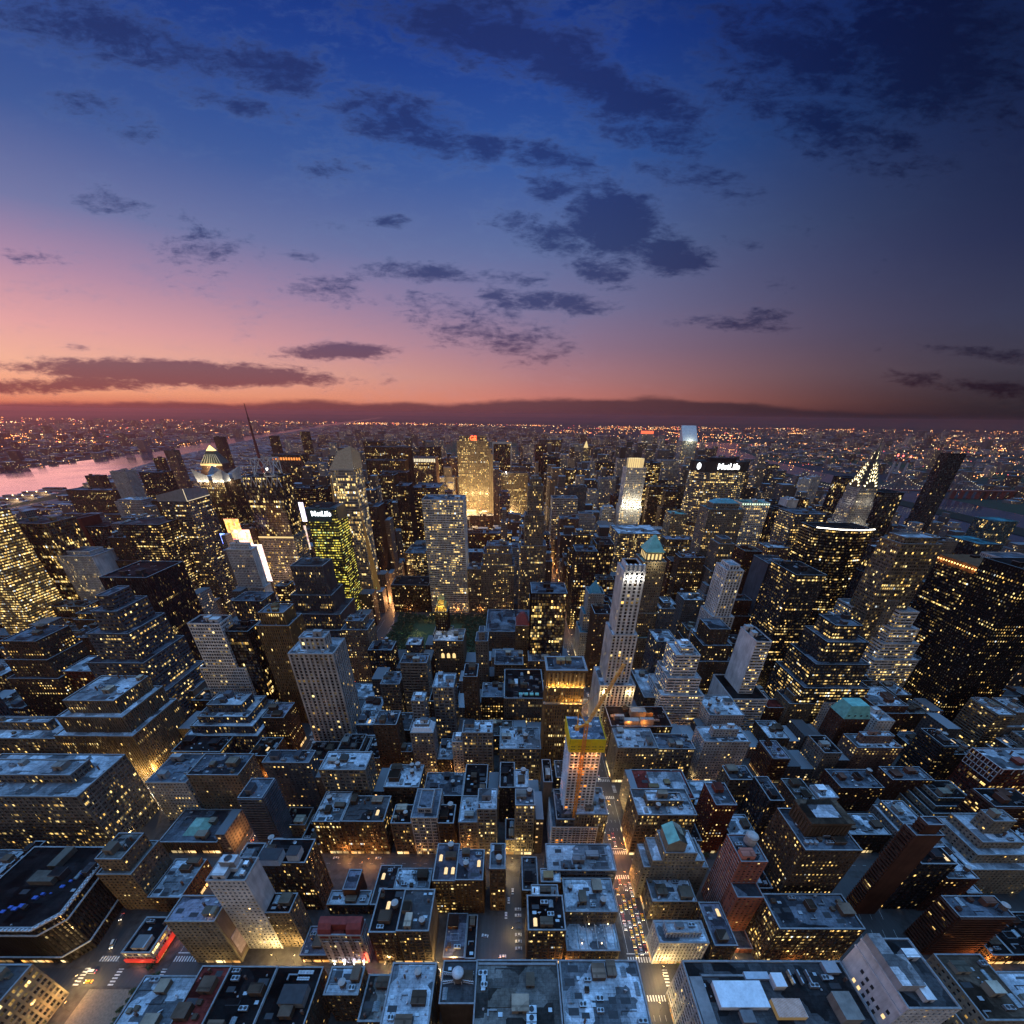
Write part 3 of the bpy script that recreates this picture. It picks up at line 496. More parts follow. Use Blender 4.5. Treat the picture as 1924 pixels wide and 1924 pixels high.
# ------------------------------------------------------------------ the buildings one can tell apart, nearest rows first
# crop | roof front edge: x left, x right, y | plane | depth (p = roof back edge in the crop) | style | wall | roof | lit | extras | kind | label | short name | lowest row seen
HERO = '''
C|645|1395|1330|N71.5|32|punch|tan|gravel|.06|c3|office_building|wide building with bare grey gravel roof, ducts and a row of three fans|the gravel roof
C|335|645|1335|N71.5|p1735|blank|brown|felt|.05|c2|brick_building|brown block carrying a silver domed water tank between white trusses|the domed tank roof
C|1420|2140|1335|N71.5|31|loft|brown|silver|.06|c16|loft_building|broad building with patchy pale blue roof full of pipes and cooling plant by the avenue|the patchy plant roof
C|-140|260|1358|N71.5|32|loft|brown|silver|.1|c8 t1|loft_building|low loft with snow-pale roof and a long ridge skylight beside the gravel roof
B|1210|1510|1395|N71.5|p1650|loft|brown|silver|.1|c3 t1|loft_building|small loft with bright blue-white roof and one dark hatch in front of the red mansard
B|700|1120|1395|N71.5|32|punch|brown|tar|.14|c4|brick_building|black-roofed block with two banks of gridded skylights and a pale penthouse|the black skylight roof
B|262|692|1390|N71.5|32|punch|brown|tar|.12|c7|brick_building|black-roofed block with sunken light court between two other dark roofs
B|-10|258|1386|N71.5|31|punch|brown|redroof|.1|c4|brick_building|narrow block with dark red roof terrace near the herald plaza
A|1375|1900|1478|N71.5|31|punch|tan|silver|.16|c6|office_building|building with torn-looking pale blue roof edging the plaza and its trees|the plaza-side roof
A|-500|302|1372|N71.5|31|bigwin|cream|felt|.22|c6|department_store|cream department store with big arched bays facing the plaza|the cream store
D|652|2126|1340|N71.5|30|wide|pale|felt|.05|c0|library_building|huge flat-topped stone block crowded with fans, white plant and glass rooflights|the plant-covered block
E|396|826|1128|N71.5|31|punch|white|felt|.08|c2 xW b.90,.01|office_tower|white tower end with bare slate-blue roof and scattered square windows|the white tower end|1750
E|1075|1500|1275|N71.5|30|punch|cream|brown|.12|c5 b.8,4|apartment_building|cream terraced apartments with a brown roof deck and two bright lamps
E|1600|2150|1440|N71.5|30|punch|cream|silver|.12|c5|apartment_building|cream apartment block with electric-blue pale roof at the frame edge by the tree-dark street
A|-500|430|1022|35S|p262|piers|dark|tar|.06|c3|office_building|black-roofed corner office with pale cornice and blue tarpaulins over its roof|the corniced black roof|1330
A|1152|1412|1254|35S|p925|wide|pale|tar|.35|c2|store|low store with black flat roof over a glowing red fascia between two avenues|the red-fascia store|1500
A|915|1235|520|124|26|punch|tan|gravel|.12|u3,13 c5|hotel|big tan hotel block with stepped roof and hundreds of small windows|the tan hotel|920
B|-365|95|962|35S|p722|punch|cream|purple|.1|xE c6|office_building|cream punched-window block with mauve side wall, billboard panel and blue roof|the billboard block|1380
B|22|385|577|98|p362|punch|white|felt|.22|xE c3|hotel|white hotel with blank pale side wall and a louvred roof drum|the white hotel|1180
B|565|800|880|99|p700|punch|tan|tar|.3|c3|hotel|lower brown wing with roof terrace lamps and a white cooling cube beside the white hotel
B|528|945|408|124|p192|loft|brown|tar|.16|c2|loft_building|dark brick loft with two white roof boxes and one fully lit row up its side
B|905|1180|1278|90|p1012|loft|brown|purple|.2|c5|brick_building|low block with mauve roof scattered with dark vents beside the red mansard
B|1075|1470|1088|35S|p950|wide|pale|redroof|.1|c0|hotel|narrow theatre-like front with red mansard roof and pink floodlit pilasters|the red mansard|1350
B|1158|1540|802|121|p675|loft|brown|silver|.1|c5|loft_building|T-shaped loft with clean pale blue roof behind the red mansard
B|1305|1425|662|126|p475|blank|brick|purple|.0|c0|brick_building|slim low shed with mauve seamed roof next to the lit cross street
B|1552|1808|1062|35S|p660|loft|brown|tar|.22|c2 l1 t1|loft_building|brown loft with black roof, one lit skylight and a glowing top floor row|the glowing-row loft|1330
B|1810|2108|1050|35S|p665|loft|tan|felt|.1|xE c9 t1|loft_building|tan loft with battered grey roof and whitewashed side wall full of windows|the whitewashed side|1330
C|325|520|1302|35S|p890|blank|brick|purple|.0|c5|garage|long low garage with mauve roof along the open car park
C|528|622|1310|35S|p905|blank|brown|tar|.0|c2|brick_building|one-storey black shed squeezed beside the car park
C|1128|1475|1042|35S|p722|loft|tan|tar|.3|c6 l1|loft_building|tan loft with black roof and yellow lit middle rows beside the car park|the black-roofed tan loft|1310
C|1482|1960|868|106|p560|loft|tan|silver|.1|f15,17 c9 t2|loft_building|tan corner loft with white-edged pale roof and lamp-dotted dining terrace|the terrace loft|1300
C|225|438|578|122|p235|loft|brown|purple|.3|c1 l4 t1|loft_building|loft with mauve roof and four glowing strip skylights|the strip-skylight loft|870
C|440|695|572|122|p290|punch|brown|purple|.12|c4 l1 t1|loft_building|wide brown loft with mauve roof, one glowing skylight and a round tank|the brown tank loft|860
C|765|905|466|124|p234|loft|brown|silver|.08|t2 c1|loft_building|slim brown loft with bright blue-white roof and a big tank at the car park
C|-140|190|655|126|p465|blank|brown|silver|.0|c7|brick_building|row of low sawtooth roofs in stripes of blue-white along the cross street
C|1290|1893|237|N152|p480|wide|grey|silver|.1|c5|low_building|low corner building with wide clean blue-white roof on the avenue|the wide pale roof
C|1248|1430|592|124|p468|blank|amber|silver|.0|c2|low_building|small amber-walled annex with pale roof behind the tan corner loft
C|1158|1405|716|114|p622|blank|brown|white|.0|c1|low_building|small plain block with clean bright white-blue roof beside the black-roofed tan loft
D|440|895|1158|35S|p962|piers|white|silver|.08|u5,6 c6|office_building|white classical corner block with black penthouse roof on the avenue|the white corner block|1300
D|372|782|772|118|p556|loft|tan|silver|.1|c8|loft_building|twin pale blue roofs just in front of the green-gabled tan tower
D|490|790|318|134|18|punch|cream|silver|.05|a.84,7 a.70,12 c3|apartment_tower|tan stepped tower with mint-green gable and blank windowed wall|the green-gabled tower|640
D|1205|1450|400|118|20|apt|salmon|slate|.05|f24,10 f74,22 c3|apartment_tower|salmon brick slab tower with ribbed side, round tank and stepped terraces|the salmon slab|1120
6|690|1005|945|118|p712|punch|brown|slate|.26|c5|office_tower|big brown brick office tower with columned roof temple and lit windows|the brown temple tower|1270
6|545|1020|1388|35S|p1195|loft|brown|slate|.3|c8|office_building|brown podium with frosty patched roof and two rows of lit windows|the frosty podium|1540
6|1560|1868|1322|96|p1205|balc|brick|slate|.12|c6 t1|apartment_building|brick apartment block with bowed balconies and pale-edged blue roof|the bowed-balcony block|1480
6|1312|1468|862|122|p800|balc|brick|slate|.1|u4,9 xS c2|apartment_tower|slim brick tower with blank maroon end wall and curved balconies|the maroon end wall|1150
6|1345|1540|1022|126|p930|loft|dark|tar|.06|c4 l1|loft_building|dark low block with one white skylight beneath the cream stepped towers
6|1690|1930|900|150|26|apt|cream|silver|.1|u8,14 b.86,6 b.66,12 c2|apartment_tower|cream apartment tower stepping down in garden terraces at the frame edge|the garden-terrace tower|1230
6|1440|1612|650|206|20|apt|cream|tar|.1|b.88,6 b.76,11 b.6,16 c1|apartment_tower|cream stepped tower whose terraces fan out toward the camera|the fanned cream tower|900
6|1800|2160|490|214|p372|wide|red|silver|.1|c6|brick_building|red-brown slab framed by a white lattice at its roof edge|the white-lattice slab|640
6|1760|2000|700|178|p600|balc|brick|tar|.14|c3|apartment_building|brick balcony block with stepped dark roof below the white-lattice slab
6|890|1130|592|216|p490|apt|brick|slate|.08|c8 t1|apartment_building|square brick apartments with white-lined terrace roof behind the brown temple tower
6|1180|1412|548|222|p475|apt|brick|slate|.08|c8|apartment_building|red brick apartments with gabled white penthouse in front of the pinkish block
6|770|875|648|208|p580|blank|white|silver|.0|c1|low_building|small white pavilion with glowing eave just behind the brown temple tower
6|945|1170|856|173|p742|loft|brown|silver|.06|c6|low_building|low building with pale blue roof and long white rooflight beside the maroon end wall
6|985|1235|366|252|p290|apt|pink|silver|.1|u7,9 c6|apartment_building|pinkish punched-window apartment block with rooftop shrubs|the pinkish block|480
6|905|1050|205|282|20|apt|brick|copper|.06|c0|apartment_tower|brick tower with bright mint mansard roof and dormers|the mint mansard|330
6|1100|1192|215|285|20|apt|white|silver|.1|c1|apartment_tower|small white tower with slanted open top beside the mint mansard
6|795|910|112|325|24|punch|white|silver|.06|xW c3|apartment_tower|white tower with a blank floodlit side wall rising over brownstones|the blank white side|230
6|475|592|140|330|p92|apt|brick|redroof|.04|c0|apartment_building|brown brick block with plain flat red roof|the flat red roof|
6|120|376|332|252|p250|punch|pale|silver|.12|u10,9 c8|apartment_building|pale wedding-cake apartment block with many small blue setbacks|the pale wedding cake|470
6|150|342|182|300|p70|punch|pale|silver|.1|t2 c7|loft_building|whitewashed loft with clean white roof shapes and two tanks behind the pale wedding cake
6|1080|1268|130|310|p22|apt|brick|silver|.1|c8 b.85,3|hotel|broad brick hotel with pale cornice bands and plant-covered white roof|the banded brick hotel|
6|600|740|118|325|p42|punch|tan|slate|.06|u6,7 c3|apartment_building|grey-tan block with open-topped tank house next to the flat red roof
6|265|400|546|216|p470|loft|tan|slate|.06|c4|loft_building|cream-sided loft with blue-grey roof facing a dark court
6|490|566|664|182|p532|loft|dark|slate|.08|c7|loft_building|long narrow loft roof speckled with white vents in front of the dark courtyard
6|185|300|690|172|22|punch|red|slate|.22|c2|brick_building|tall red-brown brick stack with scattered orange windows
6|265|410|860|174|p745|loft|brown|silver|.18|c2|low_building|low lit store with wedge-shaped pale blue roof beside the brown temple tower
5|1682|2010|745|36S|p600|loft|tan|silver|.14|c10 t1 u9,6|loft_building|ornate corner loft with arched upper floor and layered pale roofs|the arched corner loft|900
5|1690|2000|655|204|p492|loft|amber|redroof|.3|c8|loft_building|corner loft with broad red roof band and gold-lit avenue wall|the red-banded roof|
5|1568|1792|366|37S|p258|punch|stone|silver|.12|c6|loft_building|stone loft block with smooth pale blue roof over the avenue|the smooth pale roof|480
5|1796|2000|372|37S|p290|loft|stone|slate|.32|c6|loft_building|stone loft with a bright cluster of white-lit windows
5|1530|1870|245|286|p135|loft|brown|tar|.2|c6|restaurant_building|black roof with blazing orange-lit terrace and white parapets|the blazing terrace|
5|6|240|782|36S|p640|loft|brown|felt|.26|c6 l1|loft_building|brown gridded loft with two bright rows of lit windows over the cross street|the two-row loft|960
5|285|395|792|36S|p690|loft|tan|tar|.1|c4 t1|loft_building|narrow dark-roofed loft beside the pale gridded front
5|398|543|760|36S|p600|loft|pale|slate|.1|c7 u5,5|loft_building|pale gridded loft front with white penthouse, tallest in its row|the pale gridded front|970
5|545|636|792|36S|p690|loft|brown|tar|.06|c3 t1|loft_building|narrow brown loft with black roof and dish between two pale fronts
5|668|770|786|36S|p640|loft|stone|silver|.06|c5|loft_building|grey stone loft with rusty pale roof, shorter of a joined pair|
5|772|878|712|36S|p600|loft|steelg|silver|.12|c7|loft_building|grey loft with bright cluttered roof, taller of a joined pair|
5|990|1096|690|36S|p602|loft|stone|slate|.25|t2 c2|loft_building|tall narrow loft with two roof tanks and glowing lower rows|the two-tank loft|950
5|932|984|885|36S|20|punch|cream|tar|.15|c1|low_building|tiny cream gabled front between two lofts|
5|1148|1196|560|200|26|blank|stone|tar|.0|c2|loft_building|blank tan sliver of a building beside the construction podium
5|245|440|588|202|p465|loft|brown|silver|.08|t3 c4|loft_building|low loft with pale roof carrying three squat tanks beside an orange street
5|690|820|640|202|p462|loft|brown|tar|.06|c5|loft_building|black-roofed loft with rooftop hatch between two pale roofs
5|900|982|590|202|p450|loft|dark|tar|.04|c5|loft_building|dark narrow loft with vent-dotted black roof behind a dark court
5|986|1062|590|202|p492|loft|brown|silver|.06|t1 c2|loft_building|slim loft with pale blue roof and a pale tank
5|-120|138|490|202|p390|loft|stone|silver|.1|t1 c3|loft_building|square stone loft with bright blue roof beside a dark shaft|the bright blue roof|
5|395|522|282|37S|p222|punch|steelg|white|.14|u4,7 c3|office_building|slender tower with white sloping crown and round roof fan|the white-crowned slender tower|420
5|185|312|236|37S|p160|punch|brown|slate|.05|c5 t1|loft_building|dark brown tower loft with several round tanks behind it
5|303|402|388|252|p342|loft|tan|slate|.06|c4|loft_building|short tan loft at the foot of the dark brown tower loft
5|630|688|332|37S|p282|punch|pale|silver|.06|c2|loft_building|thin white-sided loft attached to a taller grey one
5|688|856|280|37S|p215|loft|steelg|silver|.14|c5|loft_building|grey loft with pale blue roof and dark square penthouse|the penthouse loft|450
5|900|1130|372|37S|p252|loft|stone|silver|.2|c12 t1|loft_building|wide stone loft with crowded pale roof and glowing top row|the crowded pale roof|500
4|-340|440|640|36S|p402|loft|stone|silver|.14|c6 u14,8|office_building|massive office block with blue roof and white penthouses on the diagonal avenue|the penthouse office block|900
4|360|645|100|255|40|piers|tan|silver|.16|b.86,7 b.68,13 c9|office_tower|hulking stepped office tower with golden floodlit corner|the golden-corner tower|540
4|-340|322|312|255|p190|loft|tan|silver|.3|u16,9 c7|office_building|broad stepped office block with many yellow windows at the frame edge|the yellow-windowed block|470
4|825|1050|562|203|p400|punch|pale|slate|.12|xW c6|loft_building|loft with pale blank front wall and cluttered angular roof|the pale blank wall|730
4|1055|1345|520|203|p400|punch|tan|slate|.06|c5|loft_building|plain tan loft with cleft side walls behind the low glass-roofed bank
4|900|1225|898|36S|p715|piers|tan|slate|.1|c3|bank_building|low pillared bank with pale green glass pyramid on its roof|the glass-roofed bank|1000
4|1345|1480|650|172|p540|balc|slate|slate|.08|c2|apartment_tower|apartment slab of wavy balconies with orange-glowing roof terrace|the wavy balcony slab|870
4|1482|1745|450|206|p382|apt|slate|slate|.05|c5|apartment_tower|taller grey apartment slab with open round tank, joined to wavy balconies
4|1115|1400|190|285|36|loft|slate|silver|.2|u8,9 b.86,6 b.7,11 c8|office_building|blue-grey stepped loft tower with rows of lit upper windows|the blue-grey stepped loft|420
4|970|1245|388|252|24|loft|dark|tar|.1|c5|low_building|flat black roof tucked below the blue-grey stepped loft
A|-400|-20|545|125|p290|punch|brown|silver|.04|c4|loft_building|dark-walled block with bright pale roof behind the corniced black roof
4|1590|1722|802|186|18|punch|cream|tar|.3|c2|low_building|small cream front with orange-lit windows beneath wavy balconies
1|0|205|1400|345|p1310|punch|brown|slate|.2|b.8,4 b.6,9 c4|office_building|dark stepped brick tower with yellow windows down its flank|the dark stepped brick|1680
1|375|500|1378|420|p1290|punch|brown|slate|.16|c4 t1|loft_building|mid-rise brown loft between the dark stepped brick and the pale-green slab
1|350|640|1570|345|p1485|loft|red|silver|.12|c7|loft_building|low red-brick block with clean pale blue roofs|the low red-brick block|
1|990|1090|1680|340|24|punch|stone|slate|.08|xE c3|loft_building|tan loft with blank side wall below the black-and-white tower
1|510|660|1232|331|40|ribbon|slate|slate|.2|u7,14 b.86,8 b.66,16 b.42,24 g:glass_office c0|office_tower|pale green-grey banded slab tower stepping outward|the pale-green slab|1650
1|560|830|1040|411|60|piers|dark|tar|.10|c4|office_tower|broad dark pinstriped slab with black roof|the dark pinstriped slab|1500
1|1060|1240|1300|335|20|grid|white|tar|.14|a.6,8 c4|office_tower|black glass tower with stepped white gridded corner piers|the black-and-white tower|1720
1|1242|1400|1345|338|26|curtain|black|tar|.10|c4|office_tower|black glass wing with white stepped edge, joined to a white gridded one
1|1450|1632|1312|340|30|piers|amber|slate|.08|u4,13 c2|office_tower|brown tower with tan vertical ribs and a lit crown box|the brown ribbed tower|1740
1|1630|1880|1470|285|30|ribs|pale|silver|.08|u9,12 c3|apartment_tower|white-striped apartment tower with ribbed shaft and blue roof|the striped apartment tower|1900
1|1310|1480|1172|500|p1120|loft|slate|slate|.3|c6|office_building|squat lit office block below a white terracotta tower
1|1640|1820|975|500|34|piers|slate|felt|.12|b.72,7 b.55,18 b.4,26 c2|office_tower|white pinstriped office tower with stepped shoulders in front of green glass|the stepped pinstripe|1250
1|-420|-200|700|500|56|ribbon|amber|felt|4.5|c0|office_tower|tower ablaze with golden light at the frame edge|the golden tower|1340
1|15|262|735|572|48|curtain|amber|felt|.28|c3|office_tower|bronze glass tower catching gold light beside the golden tower|the bronze glass tower|1260
1|318|520|918|572|40|piers|white|slate|.3|u8,5 xE|office_tower|tower of white vertical ribs over yellow windows|the white-ribbed tower|1130
1|392|455|705|740|40|blank|red|tar|.04|c0|hotel_tower|dark red wedge tower split from its twin by a light beam
1|462|600|752|742|36|curtain|black|tar|.05|c0|hotel_tower|near-black hotel tower beside a vertical beam of light|the light-beam hotel|1000
1|705|925|800|600|46|ribbon|dark|felt|.36|u-1,16 c0|office_tower|dark tower with yellow ribbons under a pale slanted crown|the pale-crowned ribbon tower|990
1|895|1062|610|640|56|ribbon|slate|felt|.26|c0|office_tower|faceted glass tower with zigzag lit floors and a wedge top|the zigzag tower|1180
1|1120|1265|492|830|56|piers|brown|felt|.34|c0|office_tower|brown tower crowned by four pale floodlit fins|the finned tower|900
1|1128|1255|395|1250|40|piers|pink|copper|.12|c0|office_tower|distant tower with dark copper pyramid and glowing glass tip|the glowing pyramid|
1|1358|1572|472|664|44|curtain|dark|felt|.2|b.60,.5 c4|office_tower|dark tower bearing a white steel cage and a tall antenna mast|the antenna tower|720
1|1276|1420|880|560|16|piers|white|silver|.06|u5,7 b.6,3 xE c2|office_tower|slender white terracotta tower beside glowing billboards|the white terracotta tower|1130
1|1722|1890|655|580|46|ribbon|green|felt|1.7|g:glass_green c4 w:green|office_tower|deep green glass tower with bright yellow-green floors and a white rooftop name|the green glass tower|1300
2|-65|72|430|664|46|curtain|pale|pale|.42|g:glass_pale c0|office_tower|pale crystalline glass tower with sharply sloping facets|the crystal tower|1190
1|615|710|440|1090|34|apt|pale|slate|.03|b.62,12 c2|apartment_tower|pale concrete tower near the river with darker cap|the pale river tower|640
1|662|800|600|980|34|grid|pale|silver|.1|b.5,8 c2|apartment_tower|pale terraced block stepping down below the pale river tower
1|475|560|465|1350|30|apt|brown|slate|.2|c1|apartment_tower|small dark apartment tower standing against the pink river
1|362|640|545|1150|34|apt|brown|slate|.24|b.55,22 c2|apartment_tower|wide brown apartment slab speckled with lights near the river piers
1|778|920|445|1080|36|apt|dark|slate|.22|c2|apartment_tower|dark apartment tower with a thin black mast against the river
1|860|905|365|1500|26|apt|brown|slate|.12|c1|apartment_tower|slim brown tower with a construction mast far by the river
1|920|985|320|1700|30|apt|pink|slate|.14|c1|apartment_tower|broad mauve tower far by the river bank
1|1200|1255|245|2100|34|apt|brown|slate|.1|c1|apartment_tower|tall hazy twin-slab tower behind the glowing pyramid
1|1525|1700|345|1330|44|curtain|brown|felt|.1|c0|office_tower|dark brown tower with an orange-lit band under its roof|the orange-band tower|500
1|1650|1785|535|900|40|ribbon|black|felt|.2|c2|office_tower|black tower with white-lit ribbons and a framed roof|the black ribbon tower|760
1|1690|1735|215|2050|34|apt|brown|slate|.3|c0|apartment_tower|tall slim tower with glowing roof rim near the river bend
1|1515|1560|240|1900|30|apt|brown|slate|.12|c0|apartment_tower|tall dark tower standing in front of the river bend
2|718|790|992|664|34|piers|stone|slate|.16|c3|office_building|white-columned old office front beside a big white slab
2|805|968|905|664|44|punch|stone|slate|.34|u6,12 b.82,4 c5|office_building|stone setback block with a field of small lit windows|the stone setback block|1200
2|458|692|600|664|48|grid|white|slate|.55|c5|office_tower|white gridded slab tower sweeping outward at its foot|the white gridded slab|1210
2|1062|1142|522|664|26|piers|stone|slate|.24|u3,10 b.8,4 b.58,10 c1|office_tower|slender pale stone skyscraper with stepped crown on the avenue|the slender stone skyscraper|1070
2|945|1005|870|740|34|piers|white|slate|.08|c1|office_tower|white windowless-looking slab beside the slender stone skyscraper
2|1010|1062|890|668|40|punch|pale|slate|.4|c2|office_building|narrow pale block of evenly lit windows at the skyscraper's foot
2|285|495|1082|664|p1032|loft|brown|tar|.08|c8|office_building|squat dark brown block at the corner of the leafy park|the squat brown block|
2|365|485|902|745|p850|ribbon|stone|slate|.5|c4|office_building|stone block with glowing ribbon floors behind the squat brown block
2|125|210|640|742|44|piers|brown|slate|.1|c2|office_tower|brown tower of tan vertical stripes beside the crystal tower|the tan-striped tower|1100
2|212|262|622|800|36|curtain|black|tar|.08|c1|office_tower|thin black tower tucked behind the tan-striped tower
2|220|300|462|960|40|piers|brown|tar|.12|c1|office_tower|dark ribbed tower with white dishes on a neighbouring roof
2|312|380|522|830|44|piers|dark|slate|.14|c1|office_tower|narrow dark tower with tan edges close behind the tan-striped tower
2|405|556|532|900|p492|ribbon|dark|slate|.42|c4|office_tower|dark tower of bright yellow ribbons behind the white gridded slab|the yellow-ribbon tower|830
2|410|535|362|1100|44|piers|pink|felt|.4|c0|office_tower|mauve tower with glowing colonnade at its top|the glowing colonnade|500
2|440|556|302|1420|44|curtain|dark|felt|.14|c0|office_tower|black tower edged red behind the glowing colonnade
2|132|385|302|1330|50|piers|brown|felt|.16|c0|office_tower|wide red-brown slab, tallest of three matching slabs|the tall red-brown slab|
2|138|365|378|1180|40|piers|brown|felt|.16|c2|office_tower|wide red-brown slab in the middle of three matching slabs
2|218|372|445|1070|36|piers|brown|felt|.16|c0|office_tower|red-brown slab with two white dishes, lowest of three matching slabs
2|122|225|270|1600|40|apt|brown|felt|.14|c0|office_tower|red-brown tower with a colonnaded top far up town
2|585|650|388|1300|36|punch|pink|felt|.2|u4,10|office_tower|small ornate tower with a tiny glowing crown
2|655|835|268|1225|32|piers|stone|slate|.45|u6,12|office_tower|huge limestone slab bathed in golden floodlight with red letters on top|the floodlit limestone slab|680
2|860|963|275|1420|40|curtain|dark|pale|.1|c0|office_tower|black glass tower with a pale frame around its front|the pale-framed tower|420
2|908|1058|448|1300|32|piers|stone|felt|.3|c0|office_building|lower limestone slab glowing warm at its foot and one bright roof lamp|the lower limestone slab|700
2|897|955|578|1060|32|ribbon|blue|blue|.16|u4,10|office_tower|dark blue banded tower with a spike, before the lower limestone slab
2|727|862|690|1100|24|punch|slate|slate|.1|c2|office_building|plain grey slab standing before the floodlit limestone slab
2|1198|1340|592|960|40|ribbon|pale|slate|.24|c4|office_building|pale banded block with double roof on the avenue's far side
2|1242|1345|708|880|34|punch|pink|slate|.14|c3|office_building|mauve-grey block in front of the pale banded block
2|1337|1440|702|905|34|punch|pale|slate|.24|u5,8 b.8,4|office_building|pale stepped block with colonnaded top among avenue towers
2|1275|1365|430|1250|40|curtain|dark|slate|.34|c1|office_tower|dark tower with pale edges and yellow floors
2|1140|1240|366|1450|40|curtain|black|tar|.06|c0|office_tower|plain black slab with tiny lights beyond the slender skyscraper
2|1103|1165|290|1720|36|curtain|red|tar|.04|c0|office_tower|plain dark maroon slab far up the avenue
2|1125|1248|258|2050|40|piers|pink|pale|.1|c0|office_tower|wide mauve slab at the park's corner far up the avenue
2|1370|1402|330|1900|26|punch|cream|copper|.5|u4,16|hotel_tower|slim glowing hotel tower with peaked roof far up the avenue|the glowing peaked hotel|
2|1404|1438|405|1500|28|punch|pale|slate|.2|u4,10|hotel_tower|slim pale tower near the glowing peaked hotel
2|1468|1556|482|1150|34|piers|pale|slate|.14|c1|office_tower|grey tower of fine white stripes among dark slabs
2|1450|1545|390|1520|34|curtain|dark|tar|.12|c0|office_tower|dark slab with a pale cap behind the white-striped grey tower
2|1395|1455|562|1100|30|punch|pale|slate|.2|u4,8 b.7,4|office_building|small white stepped tower before dark slabs
2|1480|1550|655|1010|30|ribbon|white|silver|.14|u4,6 b.7,5|office_building|white layered block with rounded terraces
2|1618|1725|420|990|34|piers|white|goldlit|.55|b.62,3 b.3,9|office_tower|floodlit white tower with a blazing glass crown|the glass-crowned tower|680
2|1737|1812|392|1100|40|ribbon|dark|slate|.5|c1|office_tower|dark tower packed with amber lit ribbons beside the glass-crowned tower
2|1812|1912|378|1250|40|piers|pale|slate|.2|c0|office_tower|pale-columned dark tower before the slope-topped one
2|1708|1766|228|1950|34|piers|pale|felt|.14|c0|office_tower|distant striped tower with a red-lit cap
2|1570|1808|792|745|p742|ribbon|steelg|silver|.55|c5 b.42,5|office_tower|broad grey office tower with bright banded windows and pale roof|the bright banded tower|1150
2|1330|1450|892|600|36|bigwin|dark|slate|.3|c3|office_building|dark block with big square lit windows near the avenue|the square-windowed block|1120
2|1447|1545|852|664|36|curtain|brown|tar|.1|c2|office_tower|plain brown block between the square-windowed block and bright bands
2|1402|1490|1132|500|28|punch|pale|teal|.24|a.7,4 b.45,8|office_building|pale setback tower with small teal pyramid roof|the teal pyramid|1330
2|1437|1540|1246|420|28|punch|brown|tar|.14|c2|loft_building|dark brown tower loft below the teal pyramid
2|1802|1888|1216|440|30|punch|slate|silver|.2|u5,6|office_building|blue-grey stepped block just past the green-peaked tower
2|1785|1900|1402|385|30|loft|slate|silver|.2|c5|loft_building|blue-grey loft with pale roof at the foot of the white-ribbed skyscraper's row
2|1872|1960|682|800|36|punch|cream|copper|.6|c1|office_tower|cream tower glowing gold under its roof edge
2|1605|1718|1006|38S|26|ribs|white|silver|.12|u3,5 b.66,3 b.36,9|apartment_tower|tall slim white-ribbed skyscraper with glowing crown fins|the white-ribbed skyscraper|1740
2|1710|1838|952|446|32|punch|tan|copper|.12|b.6,3 b.4,8|office_tower|tan tower with arched belfry and bright green copper peak|the green-peaked tower|1500
2|1080|1280|1130|39S|p1070|curtain|black|slate|.34|c3|office_tower|black glass block with scattered orange floors and pale roof|the black glass block|1450
2|990|1066|1312|442|26|punch|tan|redroof|.2|c0|office_building|small tan block with a dark red hipped roof beside the black glass block
2|820|1078|1345|ST40|p1205|piers|stone|slate|.02|c0|library_building|long grey stone library with broad lead roofs beside the leafy park|the stone library|1440
2|532|600|1236|440|20|punch|black|gold|.14|b.7,4|office_tower|black brick tower with flaming gold pinnacled crown|the gold-crowned black tower|1330
2|522|690|1398|411|p1330|punch|tan|silver|.16|c5|club_building|tan stone block with three tall glowing arched windows|the arched-window block|1560
2|762|830|1400|385|24|punch|stone|slate|.1|u4,10 c1|office_building|thin stone tower with peaked roof before the library
2|2|150|1336|430|32|punch|stone|slate|.22|u6,10 c2|office_building|grey setback tower loft beside the park trees|the grey setback loft|1640
2|335|485|1522|345|p1470|ribbon|stone|slate|.06|c6|loft_building|grey banded loft with water-stained boxy roof
2|225|330|1642|345|26|loft|stone|slate|.1|c3 t1|loft_building|narrow grey loft with arched top floor
2|155|288|1450|411|p1400|loft|dark|slate|.1|c5 t1|loft_building|dark block with rooftop drums near the park trees
2|370|450|1420|425|p1380|loft|slate|silver|.05|c3|low_building|low block with bright pale roof by the park lawn
2|520|636|1660|292|p1582|loft|steelg|silver|.22|c5|loft_building|blue-grey loft tower with pale roof and two glowing low floors|the blue-grey loft tower|1830
2|692|770|1600|300|24|punch|brown|tar|.04|c2|loft_building|thin dark loft hugging the blue-grey loft tower
2|400|470|1735|300|p1690|loft|pale|silver|.06|c2|low_building|little pale loft with blue roof near the blue-grey loft tower
2|925|1150|1722|316|p1560|piers|tan|tar|.06|c10 l1|department_store|old department store with black roof, turquoise skylights and columned front|the turquoise-skylight store|1850
2|870|1030|1532|388|p1452|loft|tan|slate|.1|c8|loft_building|broad low block with greenhouse-like roof before the library
2|1062|1250|1512|392|p1456|loft|tan|slate|.06|c5|low_building|low block with barred roof lights at the foot of the black glass block
G|188|645|192|37S|p40|piers|amber|slate|.22|u-1,.01 c7|office_tower|tan columned tower with top floors blazing in gold light|the gold-lit colonnade|1240
2|1715|1900|1718|335|p1560|loft|tan|silver|.06|c6|loft_building|red-sided loft with two long pale blue roofs beside the white-ribbed skyscraper
3|335|488|618|800|40|bigwin|white|copper|.6|c2|office_tower|tower of big yellow windows rimmed with greenish lamps|the lamp-rimmed tower|800
3|150|345|655|680|40|punch|stone|teal|.26|u8,8 b.55,6|office_tower|old stone tower with flat teal roof before the long octagonal slab|the flat teal roof|1000
